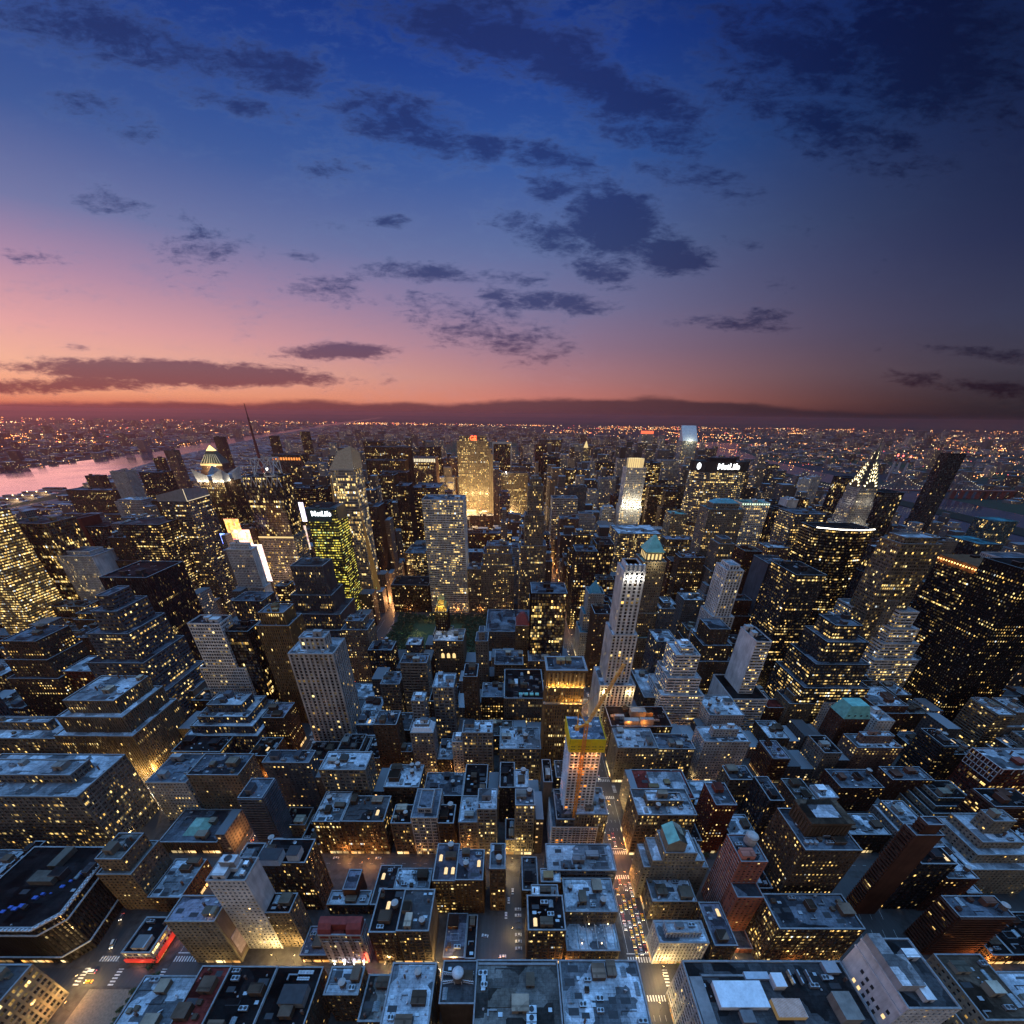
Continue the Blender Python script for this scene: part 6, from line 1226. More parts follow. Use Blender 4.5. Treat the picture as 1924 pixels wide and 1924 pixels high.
for k in range(3):
    a = rbox('D', 1640+k*82, 1722+k*82, 1410, 1540, z+4); b = MB(); b.box(a[0]+.1, a[1]-.1, a[2], a[3], z+1.2, z+4); mx, my = (a[0]+a[1])/2, (a[2]+a[3])/2; rr = (a[1]-a[0])*.42; b.cyl(mx, my, z+4.01, z+4.5, rr, rr, 16, 0, False); b.cyl(mx, my, z+4.02, z+4.1, rr*.95, rr*.95, 16, 1); b.box(a[0]+.3, a[1]-.3, a[2]+.3, a[3]-.3, z, z+1.2, 1); part(r, 'fan_unit', b, [M['steel'], M['dark']])
clutter(r, (x0+62, x1-2, y0+14, y1-4), z, 'grey', 'felt', 14, 0, 0, random.Random(5), False); clutter(r, (x0+3, x0+20, y0+4, y1-3), z, 'grey', 'felt', 3, 0, 0, random.Random(8), False)
plight('roof_lamp', (x0+55, y1-10, z+2), 160, (1, .75, .35), .2, r)
r, x0, x1, y0, y1, z = h_('the white tower end'); b = MB(); b.prism([(x0-.1, y1-24), (x0+12, y1-24), (x0+12, y1-10), (x0+7, y1-10), (x0+7, y1+.1), (x0-.1, y1+.1)], z+.02, z+6.5, 0, 1); part(r, 'bulkhead', b, [M['wall'], M['roof']], (.6, .6, .6))
rg_ = random.Random(2)
for row in range(6):
    for cl_ in range(7):
        yw = y0+2.5+cl_*3.6; zw = z-16-row*5.2
        if yw > y1-8 or rg_.random() < .22: continue
        b = MB(); b.box(x0-.16, x0-.06, yw, yw+1.7, zw, zw+2.5); b.box(x0-.3, x0-.05, yw-.15, yw+1.85, zw-.25, zw, 1); part(r, 'window', b, [M['skylit'] if rg_.random() < .16 else M['dark'], M['pale']])
r, x0, x1, y0, y1, z = h_('the white hotel'); b = MB(); a = rbox('B', 145, 270, 380, 440, z+8); b.box(a[0], a[1], y1-9, y1-3, z, z+3.5); b.box(a[0]+.6, a[1]-.6, y1-8.4, y1-3.4, z+3.5, z+9); mx = (a[0]+a[1])/2; b.cyl(mx, y1-6, z+9.01, z+9.6, 2.3, 2.3, 16, 0, False); b.cyl(mx, y1-6, z+9.02, z+9.1, 2.2, 2.2, 16, 1); [b.box(a[0]+.45, a[1]-.45, y1-8.55, y1-8.4, z+4+k*.8, z+4.2+k*.8, 1) for k in range(6)]; part(r, 'cooling_tower', b, [M['pale'], M['dark']])
r = by_label('dark brick loft with two white roof'); f = box_of('dark brick loft with two white roof')
for a in (rbox('B', 530, 690, 330, 390, 65), rbox('B', 800, 885, 330, 372, 62)): b = MB(); b.box(a[0], a[1], a[2], a[3]+4, 59.4, 66); b.box(a[0]-.2, a[1]+.2, a[2]-.2, a[3]+4.2, 66.01, 66.3, 1); part(r, 'roof_house', b, [M['metal'], M['dark']], (.6, .62, .63))
r, x0, x1, y0, y1, z = h_('the red mansard'); b = MB(); y9 = y0+13
prof = [(y0-.4, z-3.5), (y0-.2, z+1), (y0+1.2, z+4.4), (y0+4, z+6.6), (y0+8, z+7)]
for s_, e_ in ((x0-.3, x0+(x1-x0)*.30), (x1-(x1-x0)*.34, x1+.3)):
    for p, q in zip(prof, prof[1:]): b.quad((s_, p[0], p[1]), (e_, p[0], p[1]), (e_, q[0], q[1]), (s_, q[0], q[1]))
    for xx in (s_, e_): b.poly([(xx, p[0], p[1]) for p in prof]+[(xx, y0+8, z-3)])
b.box(x0+(x1-x0)*.3, x1-(x1-x0)*.34, y0+3, y0+8, z+.1, z+6.9); part(r, 'mansard_roof', b, M['redroof']); b = MB()
for k in range(4): x = x0+2.5+(x1-x0-7)*k/3; b.box(x, x+2.4, y0-1.1, y0-.6, 3, z-6)
part(r, 'pilaster', b, M['pale']); b = MB()
for k in range(4): x = x0+3.5+(x1-x0-7)*k/3; plight('floodlight', (x+.4, y0-2.2, 4), 520, (.85, .78, 1) if k else (1, .8, .6), .2, r); b.cyl(x+.4, y0-2.2, 2.6, 3.4, .4, .4, 6)
part(r, 'floodlight_housing', b, M['lampw']); b = MB(); b.box(x1-.6, x1+.6, y0-1.6, y0-1.1, 5, 15); part(r, 'neon_blade', b, M['redlight']); plight('neon_glow', (x1+1, y0-3, 9), 1500, (1, .06, .03), .5, r)
r, x0, x1, y0, y1, z = h_('the red-fascia store'); b = MB(); b.box(x0-1.2, x1+2.0, y0-1.6, y0-.7, 2.5, 6.0); b.box(x1+.7, x1+2.0, y0-.7, y1, 2.5, 6.0); part(r, 'red_fascia', b, M['redsign'])
plight('shop_light', ((x0+x1)/2, y0-4, 3), 700, (1, .35, .2), .5, r); plight('shop_light', (x1+5, (y0+y1)/2, 3), 700, (1, .3, .15), .5, r)
r, x0, x1, y0, y1, z = h_('the corniced black roof'); b = MB()
pts_ = offset([(x0, y0), (x1-8, y0), (x1+1, y0+9), (x1-5, y1), (x0, y1)], 1.6)
for i in (0, 1, 2):
    p, q = pts_[i], pts_[(i+1) % 5]; n = int(math.hypot(q[0]-p[0], q[1]-p[1])/2.4)
    for lev, ww in ((z+.6, 1.1), (z-6, .8), (z-34, .8)): b.bar((*p, lev), (*q, lev), ww)
    for k in range(n): t_k = (k+.5)/n; b.box(p[0]+(q[0]-p[0])*t_k-.4, p[0]+(q[0]-p[0])*t_k+.4, p[1]+(q[1]-p[1])*t_k-.4, p[1]+(q[1]-p[1])*t_k+.4, z+1.0, z+2.2)
part(r, 'cornice', b, M['pale']); b = MB(); rg_ = random.Random(3)
for k in range(13): t_k = k/12; x = x0+14+(x1-x0-22)*t_k+rg_.uniform(-1, 1); y = y0+8+26*t_k*t_k+rg_.uniform(-1.6, 1.6); s_ = rg_.uniform(.4, 1.9); b.box(x-s_, x+s_*.9, y-s_*.6, y+s_*.8, z+.02, z+.6+rg_.random())
part(r, 'blue_tarpaulin', b, plain('blue_tarpaulin', (.05, .12, .42), .55, ns_=1.5)); 
for a in ((x0+24, x0+40, y0+27, y0+35), (x0+27, x0+33, y0+38, y1-2)): b = MB(); b.box(*a, z+.02, z+4.5); part(r, 'bulkhead', b, M['wall'], (.2, .18, .15))
r, x0, x1, y0, y1, z = h_('the salmon slab'); b = MB(); b.cyl(x1-5, y1-6, z+1.2, z+8, 3.8, 3.8, 20); b.loft([[(x1-5+rr*math.cos(k*.314), y1-6+rr*math.sin(k*.314), z+8+hh) for k in range(20)] for rr, hh in ((4.0, 0), (3.2, 1.1), (.1, 2.1))]); part(r, 'round_tank', b, M['tankroof']); b = MB()
for k in range(int(z/3.0)): b.box(x0-.32, x0-.24, y0+.5, y1-.5, 3.0*k+2.7, 3.0*k+2.95)
part(r, 'floor_line', b, M['pale']); link('cooling_unit', PR['cool'], r, (-5, 2, z))
r, x0, x1, y0, y1, z = h_('the brown temple tower'); b = MB(); a = rbox('6', 705, 955, 690, 870, z+14); a = (x0+(x1-x0)*.15, x1-4, y0+10, y1-4); b.box(*a, z+.02, z+13); b.box(a[0]-.8, a[1]+.8, a[2]-.8, a[3]+.8, z+13.01, z+14.4, 0, 1)
for k in range(11): x = a[0]+1+(a[1]-a[0]-2)*k/10; b.box(x-.55, x+.55, a[2]-.7, a[2]-.05, z+2, z+11)
for k in range(7): y = a[2]+1+(a[3]-a[2]-2)*k/6; b.box(a[0]-.7, a[0]-.05, y-.55, y+.55, z+2, z+11)
part(r, 'roof_temple', b, [M['wall'], M['roof']], (.16, .115, .08)); b = MB(); b.box(a[0]+5, a[1]-5, a[2]+4, a[3]-4, z+14.41, z+14.6); part(r, 'temple_roof', b, M['roof'], PAL['silver'])
b = MB()
for k in range(3): b.cyl(x0+3+k*3.2, y0+5, z+.1, z+2.4, 1.3, 1.3, 12)
part(r, 'cooling_drum', b, M['steel'])
r, x0, x1, y0, y1, z = h_('the wide pale roof'); b = MB()
for k in range(3): b.box(x0+12+k*5, x0+14.6+k*5, y0+1, y0+3.4, z+.02, z+2.2)
part(r, 'air_handler', b, M['dark'])
r, x0, x1, y0, y1, z = h_('the black skylight roof')
for a in (rbox('B', 895, 1025, 1420, 1460, z), rbox('B', 880, 985, 1482, 1518, z)):
    for k in range(5):
        for q in range(2): b = MB(); dx_ = (a[1]-a[0])/5; dy_ = (a[3]-a[2])/2; b.box(a[0]+k*dx_+.12, a[0]+(k+1)*dx_-.12, a[2]+q*dy_+.12, a[2]+(q+1)*dy_-.12, z+.02, z+.7); part(r, 'skylight', b, M['pale'])
a = rbox('B', 760, 920, 1560, 1740, z+5); b = MB(); b.box(a[0], a[1], max(a[2], y0+2), a[3], z+.02, z+6); b.box(a[0]-.2, a[1]+.2, max(a[2], y0+2)-.2, a[3]+.2, z+6.01, z+6.3, 1); part(r, 'penthouse', b, [M['wall'], M['dark']], (.42, .43, .43))
r, x0, x1, y0, y1, z = h_('the billboard block'); b = MB(); b.box(x1+.06, x1+.3, y0+1, y1-1, 4, z-1); part(r, 'side_wall', b, M['wall'], (.32, .25, .25)); b = MB(); b.box(x1+.32, x1+.7, y0+2, y0+9, 8, 28); part(r, 'billboard', b, plain('blank_billboard', (.40, .33, .42), .6))
plight('roof_lamp', (x1-4, y0+3, z+2.5), 260, (1, .55, .2), .2, r)
r, x0, x1, y0, y1, z = h_('the terrace loft'); b = MB(); rg_ = random.Random(9)
for k in range(14): x, y = rg_.uniform(x0+9, x1-1.5), rg_.uniform(y0-15.5, y0-1.5); b.cyl(x, y, z-13.2, z-12.7, .5, .5, 8)
part(r, 'terrace_table', b, M['pale']); b = MB()
for k in range(4): x, y = x0+10+k*6.5, y0-14+3*(k % 2)*4; b.cyl(x, y, z-12, z-11.4, .3, .3, 6); plight('terrace_lamp', (x, y, z-11), 60, (1, .66, .28), .15, r)
part(r, 'terrace_lamp', b, M['lamp']); b = MB()
for k in range(5): b.box(x0+8.5+k*6, x0+8.75+k*6, y0-16, y0-1, z-14.9, z-13.4)
part(r, 'terrace_screen', b, M['pale'])
r, x0, x1, y0, y1, z = h_('the blazing terrace'); b = MB()
for a in ((x0+14, x0+30, y0+3, y0+9, 5), (x0+30, x0+44, y0+2, y0+6, 8), (x0+6, x0+16, y0+12, y0+16, 4), (x0+24, x0+40, y0+16, y0+24, 7)): b.box(a[0], a[1], a[2], a[3], z+.02, z+a[4])
part(r, 'roof_house', b, M['wall'], (.5, .46, .42))
for k, (dx_, dy_) in enumerate(((4, 14), (10, 22), (18, 1), (34, -1), (40, 9), (46, 12), (48, 20), (44, 4))): plight('terrace_lamp', (x0+dx_, y0+dy_, z+4), 2200, (1, .34, .06), .3, r)
r, x0, x1, y0, y1, z = h_('the wavy balcony slab'); plight('terrace_lamp', (x0+9, y0+8, z+3), 1300, (1, .32, .06), .3, r)
r, x0, x1, y0, y1, z = h_('the blank white side'); plight('floodlight', (x0-6, y0+6, 4), 5000, (.9, .95, 1), .5, r)
r, x0, x1, y0, y1, z = h_('the golden-corner tower'); plight('floodlight', (x1+16, y0-14, 24), 26000, (1, .60, .16), 1, r); plight('floodlight', (x1+4, y0-22, 20), 20000, (1, .60, .16), 1, r)
r, x0, x1, y0, y1, z = h_('the red-banded roof'); b = MB(); b.box(x0+14, x1-3, y0+4, y1-4, z+.05, z+2.5, 0, 1); part(r, 'inner_roof', b, [M['wall'], M['roof']], PAL['silver'])
for k in range(4): plight('wall_light', (x0-5, y0+3+k*8, 8), 900, (1, .72, .25), .3, r)
r, x0, x1, y0, y1, z = h_('the white-lattice slab'); b = MB(); zb = z-15
for k in range(9): y = y0+(y1-y0)*k/8; b.bar((x0-1.2, y, zb), (x0-1.2, y, z+2), .5)
for k in range(4): b.bar((x0-1.2, y0, zb+k*5.6), (x0-1.2, y1, zb+k*5.6), .5)
for k in range(7): x = x0+(x1-x0)*k/6; b.bar((x, y0-1.2, z-4), (x, y0-1.2, z+2), .5)
b.bar((x0-1.2, y0-1.2, z+2), (x1, y0-1.2, z+2), .7); part(r, 'white_lattice', b, M['pale'])
r, x0, x1, y0, y1, z = h_('the white-crowned slender tower'); b = MB(); pyramid(b, x0, x1, y0, y1, z+.1, z+5, .72); b.cyl((x0+x1)/2, (y0+y1)/2, z+7, z+10, 2.4, 2.4, 14); part(r, 'white_crown', b, M['metal'], (.66, .7, .74))
r, x0, x1, y0, y1, z = h_('the arched-window block')
for k in range(3): b = MB(); x = x0+11+k*7.2; b.poly([(x-2, y0-.8, z-24), (x+2, y0-.8, z-24), (x+2, y0-.8, z-19), (x+1.4, y0-.8, z-17.4), (x, y0-.8, z-16.6), (x-1.4, y0-.8, z-17.4), (x-2, y0-.8, z-19)]); part(r, 'arched_window', b, M['skylit'])
r, x0, x1, y0, y1, z = h_('the turquoise-skylight store'); 
for k in range(4): b = MB(); x = x0+16+k*6; b.box(x, x+4, y0+6, y0+10, z+.02, z+1.2); part(r, 'skylight', b, plain('turquoise_skylight', (.12, .34, .34), .3, emit=(.25, .75, .7), es=.10))
for k in range(3): b = MB(); x = x0+4+k*7; b.box(x, x+4, y0+24, y0+34, z+.02, z+3.4); part(r, 'plant_house', b, M['pale'] if k == 1 else M['dark'])
r, x0, x1, y0, y1, z = h_('the cream store'); plight('wall_light', (x1+9, y1-8, 10), 2200, (1, .74, .3), .5, r); plight('wall_light', (x1+9, y1-24, 8), 2600, (1, .70, .28), .5, r)

# ------------------------------------------------------------------ the spired skyscraper
CY = 700.0; tip = at_y(1677, 817, CY); cx = float(tip[0]); ZT = float(tip[2])
CH = thing('skyscraper', 'slender skyscraper with sunburst-lit stepped steel crown and needle spire', 'skyscraper', (cx, CY+16, 0))
zc = float(at_y(1640, 918, CY)[2]); hwid = 15.5; cyy = CY+16
wb, gb = MB(), MB(); st_g = STYLE['punch']
for k, (hw2, z0, z1) in enumerate(((27, 0, zc*.50), (22, zc*.50, zc*.72), (17.5, zc*.72, zc*.88), (hwid, zc*.88, zc))):
    P_ = [(-hw2, -hw2), (hw2, -hw2), (hw2, hw2), (-hw2, hw2)]
    for i in range(4): facade(wb, gb, P_[i], P_[(i+1) % 4], z0, z1, st_g, k, 'x' if i in (1, 2) else '')
    wb.poly([(*p, z1) for p in P_])
    for sx in (-1, 1):
        for sy in (-1, 1): wb.box(sx*(hw2-2)-1.8, sx*(hw2-2)+1.8, sy*(hw2-2)-1.8, sy*(hw2-2)+1.8, z1, z1+5)
link('wall', wb.mesh('wall', M['wall']), CH, color=(.46, .46, .47)); link('glazing', gb.mesh('glazing', M['glass']), CH, color=(1, 1, 1, .30))
wins = MB(); crn = MB(); hcr = (ZT-zc)
for k in range(7):
    w = hwid*(1-.118*k)*(1.0 if k < 5 else .82); b0 = zc+hcr*(.075*k+.0); top_ = b0+hcr*.22+(0 if k < 5 else hcr*.05); rad = w*.86
    n = 12; arch = [(-rad, b0-6)]+[(rad*math.cos(math.pi-math.pi*t/n), b0+(top_-b0)*math.sin(math.pi*t/n)) for t in range(n+1)]+[(rad, b0-6)]
    for ax_ in (0, 1):
        f = (lambda s, d, z: (s, d, z)) if ax_ == 0 else (lambda s, d, z: (d, s, z))
        A = [f(s, -w, z) for s, z in arch]; B_ = [f(s, w, z) for s, z in arch]
        crn.poly(A); crn.poly(B_)
        for i in range(len(A)-1): crn.quad(A[i], A[i+1], B_[i+1], B_[i])
        m_n = 7 if k < 4 else 5 if k < 5 else 3
        for sg in (-1, 1):
            for t in range(m_n):
                th = math.pi*(.10+.80*t/(m_n-1)); c_, s_ = math.cos(th), math.sin(th); r0_, r1_ = .66, .93
                p = lambda rr, da: (rad*rr*math.cos(th+da), b0+(top_-b0)*rr*math.sin(th+da))
                a1, a2, a3 = p(r0_, -.10), p(r0_, .10), p(r1_, 0)
                wins.poly([f(a1[0], sg*(w+.25), a1[1]), f(a2[0], sg*(w+.25), a2[1]), f(a3[0], sg*(w+.25), a3[1])])
sp0 = zc+hcr*.70
crn.loft([[(r_*math.cos(a*.785), r_*math.sin(a*.785), z_) for a in range(8)] for r_, z_ in ((3.2, sp0-8), (2.2, sp0+4), (.9, sp0+hcr*.12), (.12, ZT))])
link('steel_crown', crn.mesh('steel_crown', plain('crown_steel', (.16, .16, .15), .35, .8)), CH); link('crown_windows', wins.mesh('crown_windows', emis('crown_window_light', (1, .84, .45), 6)), CH)
for p in ((-6, -22, zc*.90), (7, -23, zc*.90), (-23, -6, zc*.9), (0, -26, zc*.75), (-26, 4, zc*.74), (12, -27, zc*.74)): plight('floodlight', (cx+p[0], cyy+p[1], p[2]), 2000, (1, .86, .6), .5, CH)

# ------------------------------------------------------------------ the tower under construction and its crane
pod = (float(at_z(*cpx('5', 1195, 812), 30)[0]), float(at_z(*cpx('5', 1452, 812), 30)[0])); YT = 176.0
zpod = float(at_y(*cpx('5', 1320, 812), 170)[2]); xp0, xp1 = float(at_z(*cpx('5', 1195, 812), zpod)[0]), float(at_z(*cpx('5', 1452, 812), zpod)[0])
zy0 = float(at_y(*cpx('G', 700, 1180), YT-2)[2]); zy1 = float(at_y(*cpx('G', 700, 1038), YT-2)[2])
xs0, xs1 = float(at_z(*cpx('G', 472, 1200), zy0)[0]), float(at_z(*cpx('G', 842, 1200), zy0)[0]); dT = 24
ct = building('construction_tower', 'unfinished concrete tower wrapped in yellow panels rising from a curved white podium', 'construction site', [(rect(xp0, xp1, 170, 206), 0, zpod), (rect(xs0, xs1, YT, YT+dT), zpod, zy0+2)], (3.3, 3.1, .34, .26, .3, .5, 1, 'glass'), 'white', 'slate', .10, None, (1, .45, .12), rim=.8)
b = MB(); b.box(xs0+.5, xs1-.5, YT+.5, YT+dT-.5, zy0+2, zy1-.4); part(ct, 'core', b, M['concrete'])
b = MB(); b.box(xs0-1.2, xs1+1.6, YT-1.6, YT+dT+1, zy1-.4, zy1-.1); part(ct, 'top_deck', b, M['roof'], (.30, .36, .44)); b = MB(); rg_ = random.Random(4)
for k in range(26): x, y = rg_.uniform(xs0, xs1-1), rg_.uniform(YT, YT+dT-2); b.box(x, x+rg_.uniform(.5, 3), y, y+rg_.uniform(.4, 2), zy1-.1, zy1+rg_.uniform(.1, .9))
for k in range(40): x, y = rg_.uniform(xs0, xs1), rg_.uniform(YT, YT+dT); b.bar((x, y, zy1-.1), (x, y, zy1+1.4), .09)
part(ct, 'deck_material', b, M['pale'])
n_ = 5
for k in range(n_):
    a, c = xs0-1.4+(xs1-xs0+3.2)*k/n_, xs0-1.4+(xs1-xs0+3.2)*(k+1)/n_; b = MB(); b.box(a+.06, c-.06, YT-2.0, YT-1.7, zy0, zy1+1.2)
    for q in range(2):
        for t in range(2): b.box(a+.9+t*1.7, a+2.2+t*1.7, YT-2.08, YT-2.0, zy0+2.6+q*2.6, zy0+3.2+q*2.6, 1)
    part(ct, 'formwork_panel', b, [M['yellow'], M['dark']])
for xx in (xs0-1.7, xs1+1.8): b = MB(); b.box(xx-.15, xx+.15, YT-1.9, YT+dT, zy0, zy1+1.2); part(ct, 'formwork_panel', b, M['yellow'])
for k in range(4):
    for zz in (zy0-4, zy0-15): plight('work_light', (xs0+3+(xs1-xs0-6)*k/3, YT+1.2 if 0 else YT-2.2, zz), 600, (1, .36, .10), .3, ct)
for k in range(5): plight('street_glow', (xp0+3+(xp1-xp0-6)*k/4, 166.5, 5), 700, (1, .42, .12), .3, ct)
mb_ = at_z(*cpx('5', 1313, 890), 1.0); mt_ = cpx('G', 655, 850); Yc = 172.3; mt = at_y(*mt_, Yc); mx = float(mt[0]); mz = float(mt[2])
crane = thing('tower_crane', 'tall orange luffing crane climbing the front of the unfinished tower', 'crane', (mx, Yc, 0))
def lattice(b, a, c, w, step):
    a, c = Vector(a), Vector(c); d = (c-a); L = d.length; d.normalize(); p = d.cross(Vector((0, 1, 0))).normalized()*w/2; q = d.cross(p).normalized()*w/2
    cs = [p+q, p-q, -p-q, -p+q]; n = max(2, int(L/step))
    for v in cs: b.bar(a+v, c+v, .34)
    for k in range(n):
        s, e = a+(c-a)*k/n, a+(c-a)*(k+1)/n
        for i in range(4): u, v = cs[i], cs[(i+1) % 4]; b.bar(s+u, e+v, .24) if k % 2 else b.bar(s+v, e+u, .24); b.bar(s+u, s+v, .2)
b = MB(); lattice(b, (mx, Yc, 0), (mx, Yc, mz), 2.0, 2.4)
for zz in (mz*.45, mz*.72): [b.bar((mx, Yc, zz), (mx+s, YT, zz-5), .3) for s in (-4, 4)]
part(crane, 'mast', b, M['orange'])
jt = at_y(*cpx('G', 1110, 112), Yc+26); b = MB(); lattice(b, (mx+1, Yc+1, mz+1.5), (float(jt[0]), float(jt[1]), float(jt[2])), 1.5, 2.2); part(crane, 'jib', b, M['orange'])
cw_ = at_y(*cpx('G', 545, 880), Yc-1); b = MB(); b.bar((mx, Yc, mz+1), tuple(cw_), 1.3); b.bar((mx, Yc, mz), (mx, Yc, mz+2.5), 2.6); part(crane, 'counter_jib', b, M['orange']); b = MB(); w_ = Vector(cw_); b.box(w_.x-1.6, w_.x+1, w_.y-1.5, w_.y+1.5, w_.z-1.6, w_.z+1.2); part(crane, 'counterweight', b, M['orange'])
ap = at_y(*cpx('G', 560, 668), Yc+3); b = MB(); ap = Vector(ap); [b.bar((mx-1, Yc+s, mz+2), ap+Vector((0, s, 0)), .35) for s in (-1, 1)]; [b.bar(w_+Vector((0, s, 0)), ap+Vector((0, s, 0)), .35) for s in (-1, 1)]; b.bar(ap, Vector((mx+1, Yc+1, mz+1.5)).lerp(Vector((float(jt[0]), float(jt[1]), float(jt[2]))), .8), .12); part(crane, 'a_frame', b, M['orange'])
b = MB(); b.box(mx+1.2, mx+3, Yc-2, Yc, mz-.5, mz+2.2); part(crane, 'cab', b, M['pale'])

# ------------------------------------------------------------------ street markings, lamps, traffic
mk = MB(); zk = .008
def stripe(x0, x1, y0, y1): mk.quad((x0, y0, zk), (x1, y0, zk), (x1, y1, zk), (x0, y1, zk))
for ax in (0, -311, 155):
    for n in (35, 36, 37, 38, 39):
        yc = ST(n); xc = ax
        for k in range(12): x = xc-10.4+k*1.8; stripe(x, x+.85, yc-12.5, yc-9.2); stripe(x, x+.85, yc+9.2, yc+12.5)
        for k in range(7): y = yc-6.2+k*1.8; stripe(xc-14.5, xc-11.2, y, y+.85); stripe(xc+11.2, xc+14.5, y, y+.85)
        stripe(xc-10.5, xc+10.5, yc+14.2, yc+14.8)
    for xo in (-5.4, -1.8, 1.8, 5.4):
        y = 40
        while y < 560:
            if abs(((y+40) % 80.5)-40) > 15 or True:
                ph = (y % 80.5)
                if 16 < ph < 66: stripe(ax+xo-.09, ax+xo+.09, y, y+3)
            y += 9
    for xo in (-9.5, 9.3): [stripe(ax+xo, ax+xo+.2, ST(n)+15, ST(n+1)-15) for n in range(34, 42)]
for n in (35, 36, 37, 38):
    bx_ = bway(ST(n))
    for k in range(9): x = bx_-7.5+k*1.8; stripe(x, x+.85, ST(n)-12.5, ST(n)-9.2); stripe(x, x+.85, ST(n)+9.2, ST(n)+12.5)
    for k in range(7): y = ST(n)-6.2+k*1.8; stripe(bx_-13, bx_-9.5, y, y+.85); stripe(bx_+9.5, bx_+13, y, y+.85)
    x = -290
    while x < 300:
        if abs(x) > 18 and abs(x-155) > 16: stripe(x, x+3, ST(n)-.08, ST(n)+.08)
        x += 9
for k in range(7): x = 138+k*8.4; mk.quad((x, 118, .16), (x+.2, 118, .16), (x+2.2, 125, .16), (x+2.0, 125, .16)); mk.quad((x, 104, .16), (x+.2, 104, .16), (x+2.2, 111, .16), (x+2.0, 111, .16))
struct('road_markings', mk, plain('road_paint', (.55, .55, .52), .7, ns_=.8, nz=.35))
lp_b = MB(); lp_b.cyl(0, 0, 0, 8.6, .11, .07, 8); lp_b.bar((0, 0, 8.5), (1.9, 0, 9.0), .12); lp_pole = lp_b.mesh('pole', M['dark'])
lp_h = MB(); lp_h.box(1.5, 2.5, -.24, .24, 8.84, 9.02, 0, 1, True); lp_head = {}
for k, mt in (('o', 'lampo'), ('y', 'lamp'), ('w', 'lampw')): lp_head[k] = lp_h.mesh('lamp_head', [M[mt], M['dark']])
LC = dict(o=(1, .40, .10), y=(1, .66, .24), w=(1, .86, .62))
LD = {}
def lamp(x, y, rz, k, pw, where):
    o = thing('street_lamp', f'curved steel street lamp glowing {dict(o="orange", y="yellow", w="white")[k]} along {where}', 'street lamp', (x, y, .15), f'street lamps along {where}', rz=rz)
    link('pole', lp_pole, o); link('lamp_head', lp_head[k], o)
    if (k, pw) not in LD:
        ld = bpy.data.lights.new('street_light', 'POINT'); ld.energy = pw*2.0; ld.color = LC[k]; ld.shadow_soft_size = .5; LD[(k, pw)] = ld
    l = link('street_light', LD[(k, pw)], o, (2.0, 0, 8.2))
lr = random.Random(31); NL = [0]
def clear_of(x, y): return all(not (f[0]-1 < x < f[1]+1 and f[2]-1 < y < f[3]+1) for f in FOOT)
for y in np.arange(50, 700, 34):                                     # the avenue with the taxis
    for s in (-1, 1):
        if clear_of(s*12.2, y): lamp(s*12.2, y, 0 if s < 0 else math.pi, lr.choice('yyow'), 1900 if s > 0 else 1100, 'the taxi-filled avenue')
for n in (35, 36, 37, 38):
    for x in np.arange(-285, 150, 38):
        if abs(x) > 22: lamp(x+lr.uniform(-5, 5), ST(n)+lr.choice((-1, 1))*6.6, R(90) if lr.random() < .5 else R(-90), lr.choice('oyyo'), lr.choice((900, 1700)) if n == 35 else lr.choice((600, 1300)), 'the crosstown streets')
for y in np.arange(40, 560, 36):
    x = bway(y)
    if y > 20: lamp(x-9.5, y, R(-17), 'y', 2400 if y < 260 else 1500, 'the diagonal avenue')
    lamp(-311+12.4, y, math.pi, 'oy'[int(y) % 2], 1300, 'the avenue behind the billboard block') if y > 150 else None
for y in np.arange(60, 500, 48): lamp(155-9.6, y, 0, 'o', 500, 'the dim avenue past the salmon slab')
for x in np.arange(-560, 420, 46):
    if abs(x) > 26 and abs(x+311) > 24: lamp(x, ST(42)+12.6*lr.choice((-1, 1)), R(90), 'oy'[lr.random() < .4], 2200, 'the broad crosstown street by the park')
for n in (39, 40, 41):
    for x in np.arange(-560, 280, 62):
        if abs(x) > 26 and abs(x+311) > 24 and clear_of(x, ST(n)+6.6): lamp(x, ST(n)+6.6, R(90), 'oy'[lr.random() < .5], 2200, 'the streets behind the gold-lit colonnade')
for y in np.arange(700, 1150, 60):
    for ax in (0, -311): lamp(ax+12, y, 0, 'o', 9000, 'the far avenues')
for px_, py_, k_, pw_ in ((282,1495,'w',9000),(300,1478,'y',5000),(640,1482,'o',5000),(846,1483,'o',6000),(822,1472,'o',4000),(700,1622,'o',5000),(655,1612,'o',4000),(555,1812,'y',8000),(590,1800,'y',6000),(522,1806,'y',5000),(735,1816,'y',5000),(822,1814,'y',4000),(1246,1702,'y',7000),(1228,1655,'y',4000),(1218,1765,'y',5000),(1134,1500,'y',5000),(1172,1560,'y',4000),(1112,1400,'y',5000),(1108,1335,'o',5000),(204,1722,'o',6000),(172,1772,'o',5000),(150,1850,'y',4000),(132,1902,'o',4000),(470,1585,'o',4500),(452,1662,'o',4000),(420,1585,'o',4000),(532,1420,'o',6000),(500,1470,'o',4000),(1850,1822,'o',5000),(1862,1545,'y',3000),(1292,1602,'o',4500),(962,1620,'y',4500),(880,1622,'o',4000),(1165,1600,'o',5000),(1175,1650,'o',5000),(950,1648,'y',2500),(960,1760,'y',2200),(1420,1812,'y',3000),(1370,1806,'y',3000),(1520,1806,'o',3000),(1245,1850,'y',5000),(1240,1900,'y',5000),(1100,1810,'o',4000)):
    g_ = at_z(px_, py_, 0)
    if clear_of(float(g_[0]), float(g_[1])): lamp(float(g_[0]), float(g_[1]), lr.uniform(0, 6), k_, pw_*1.0, 'the brightest street corners')
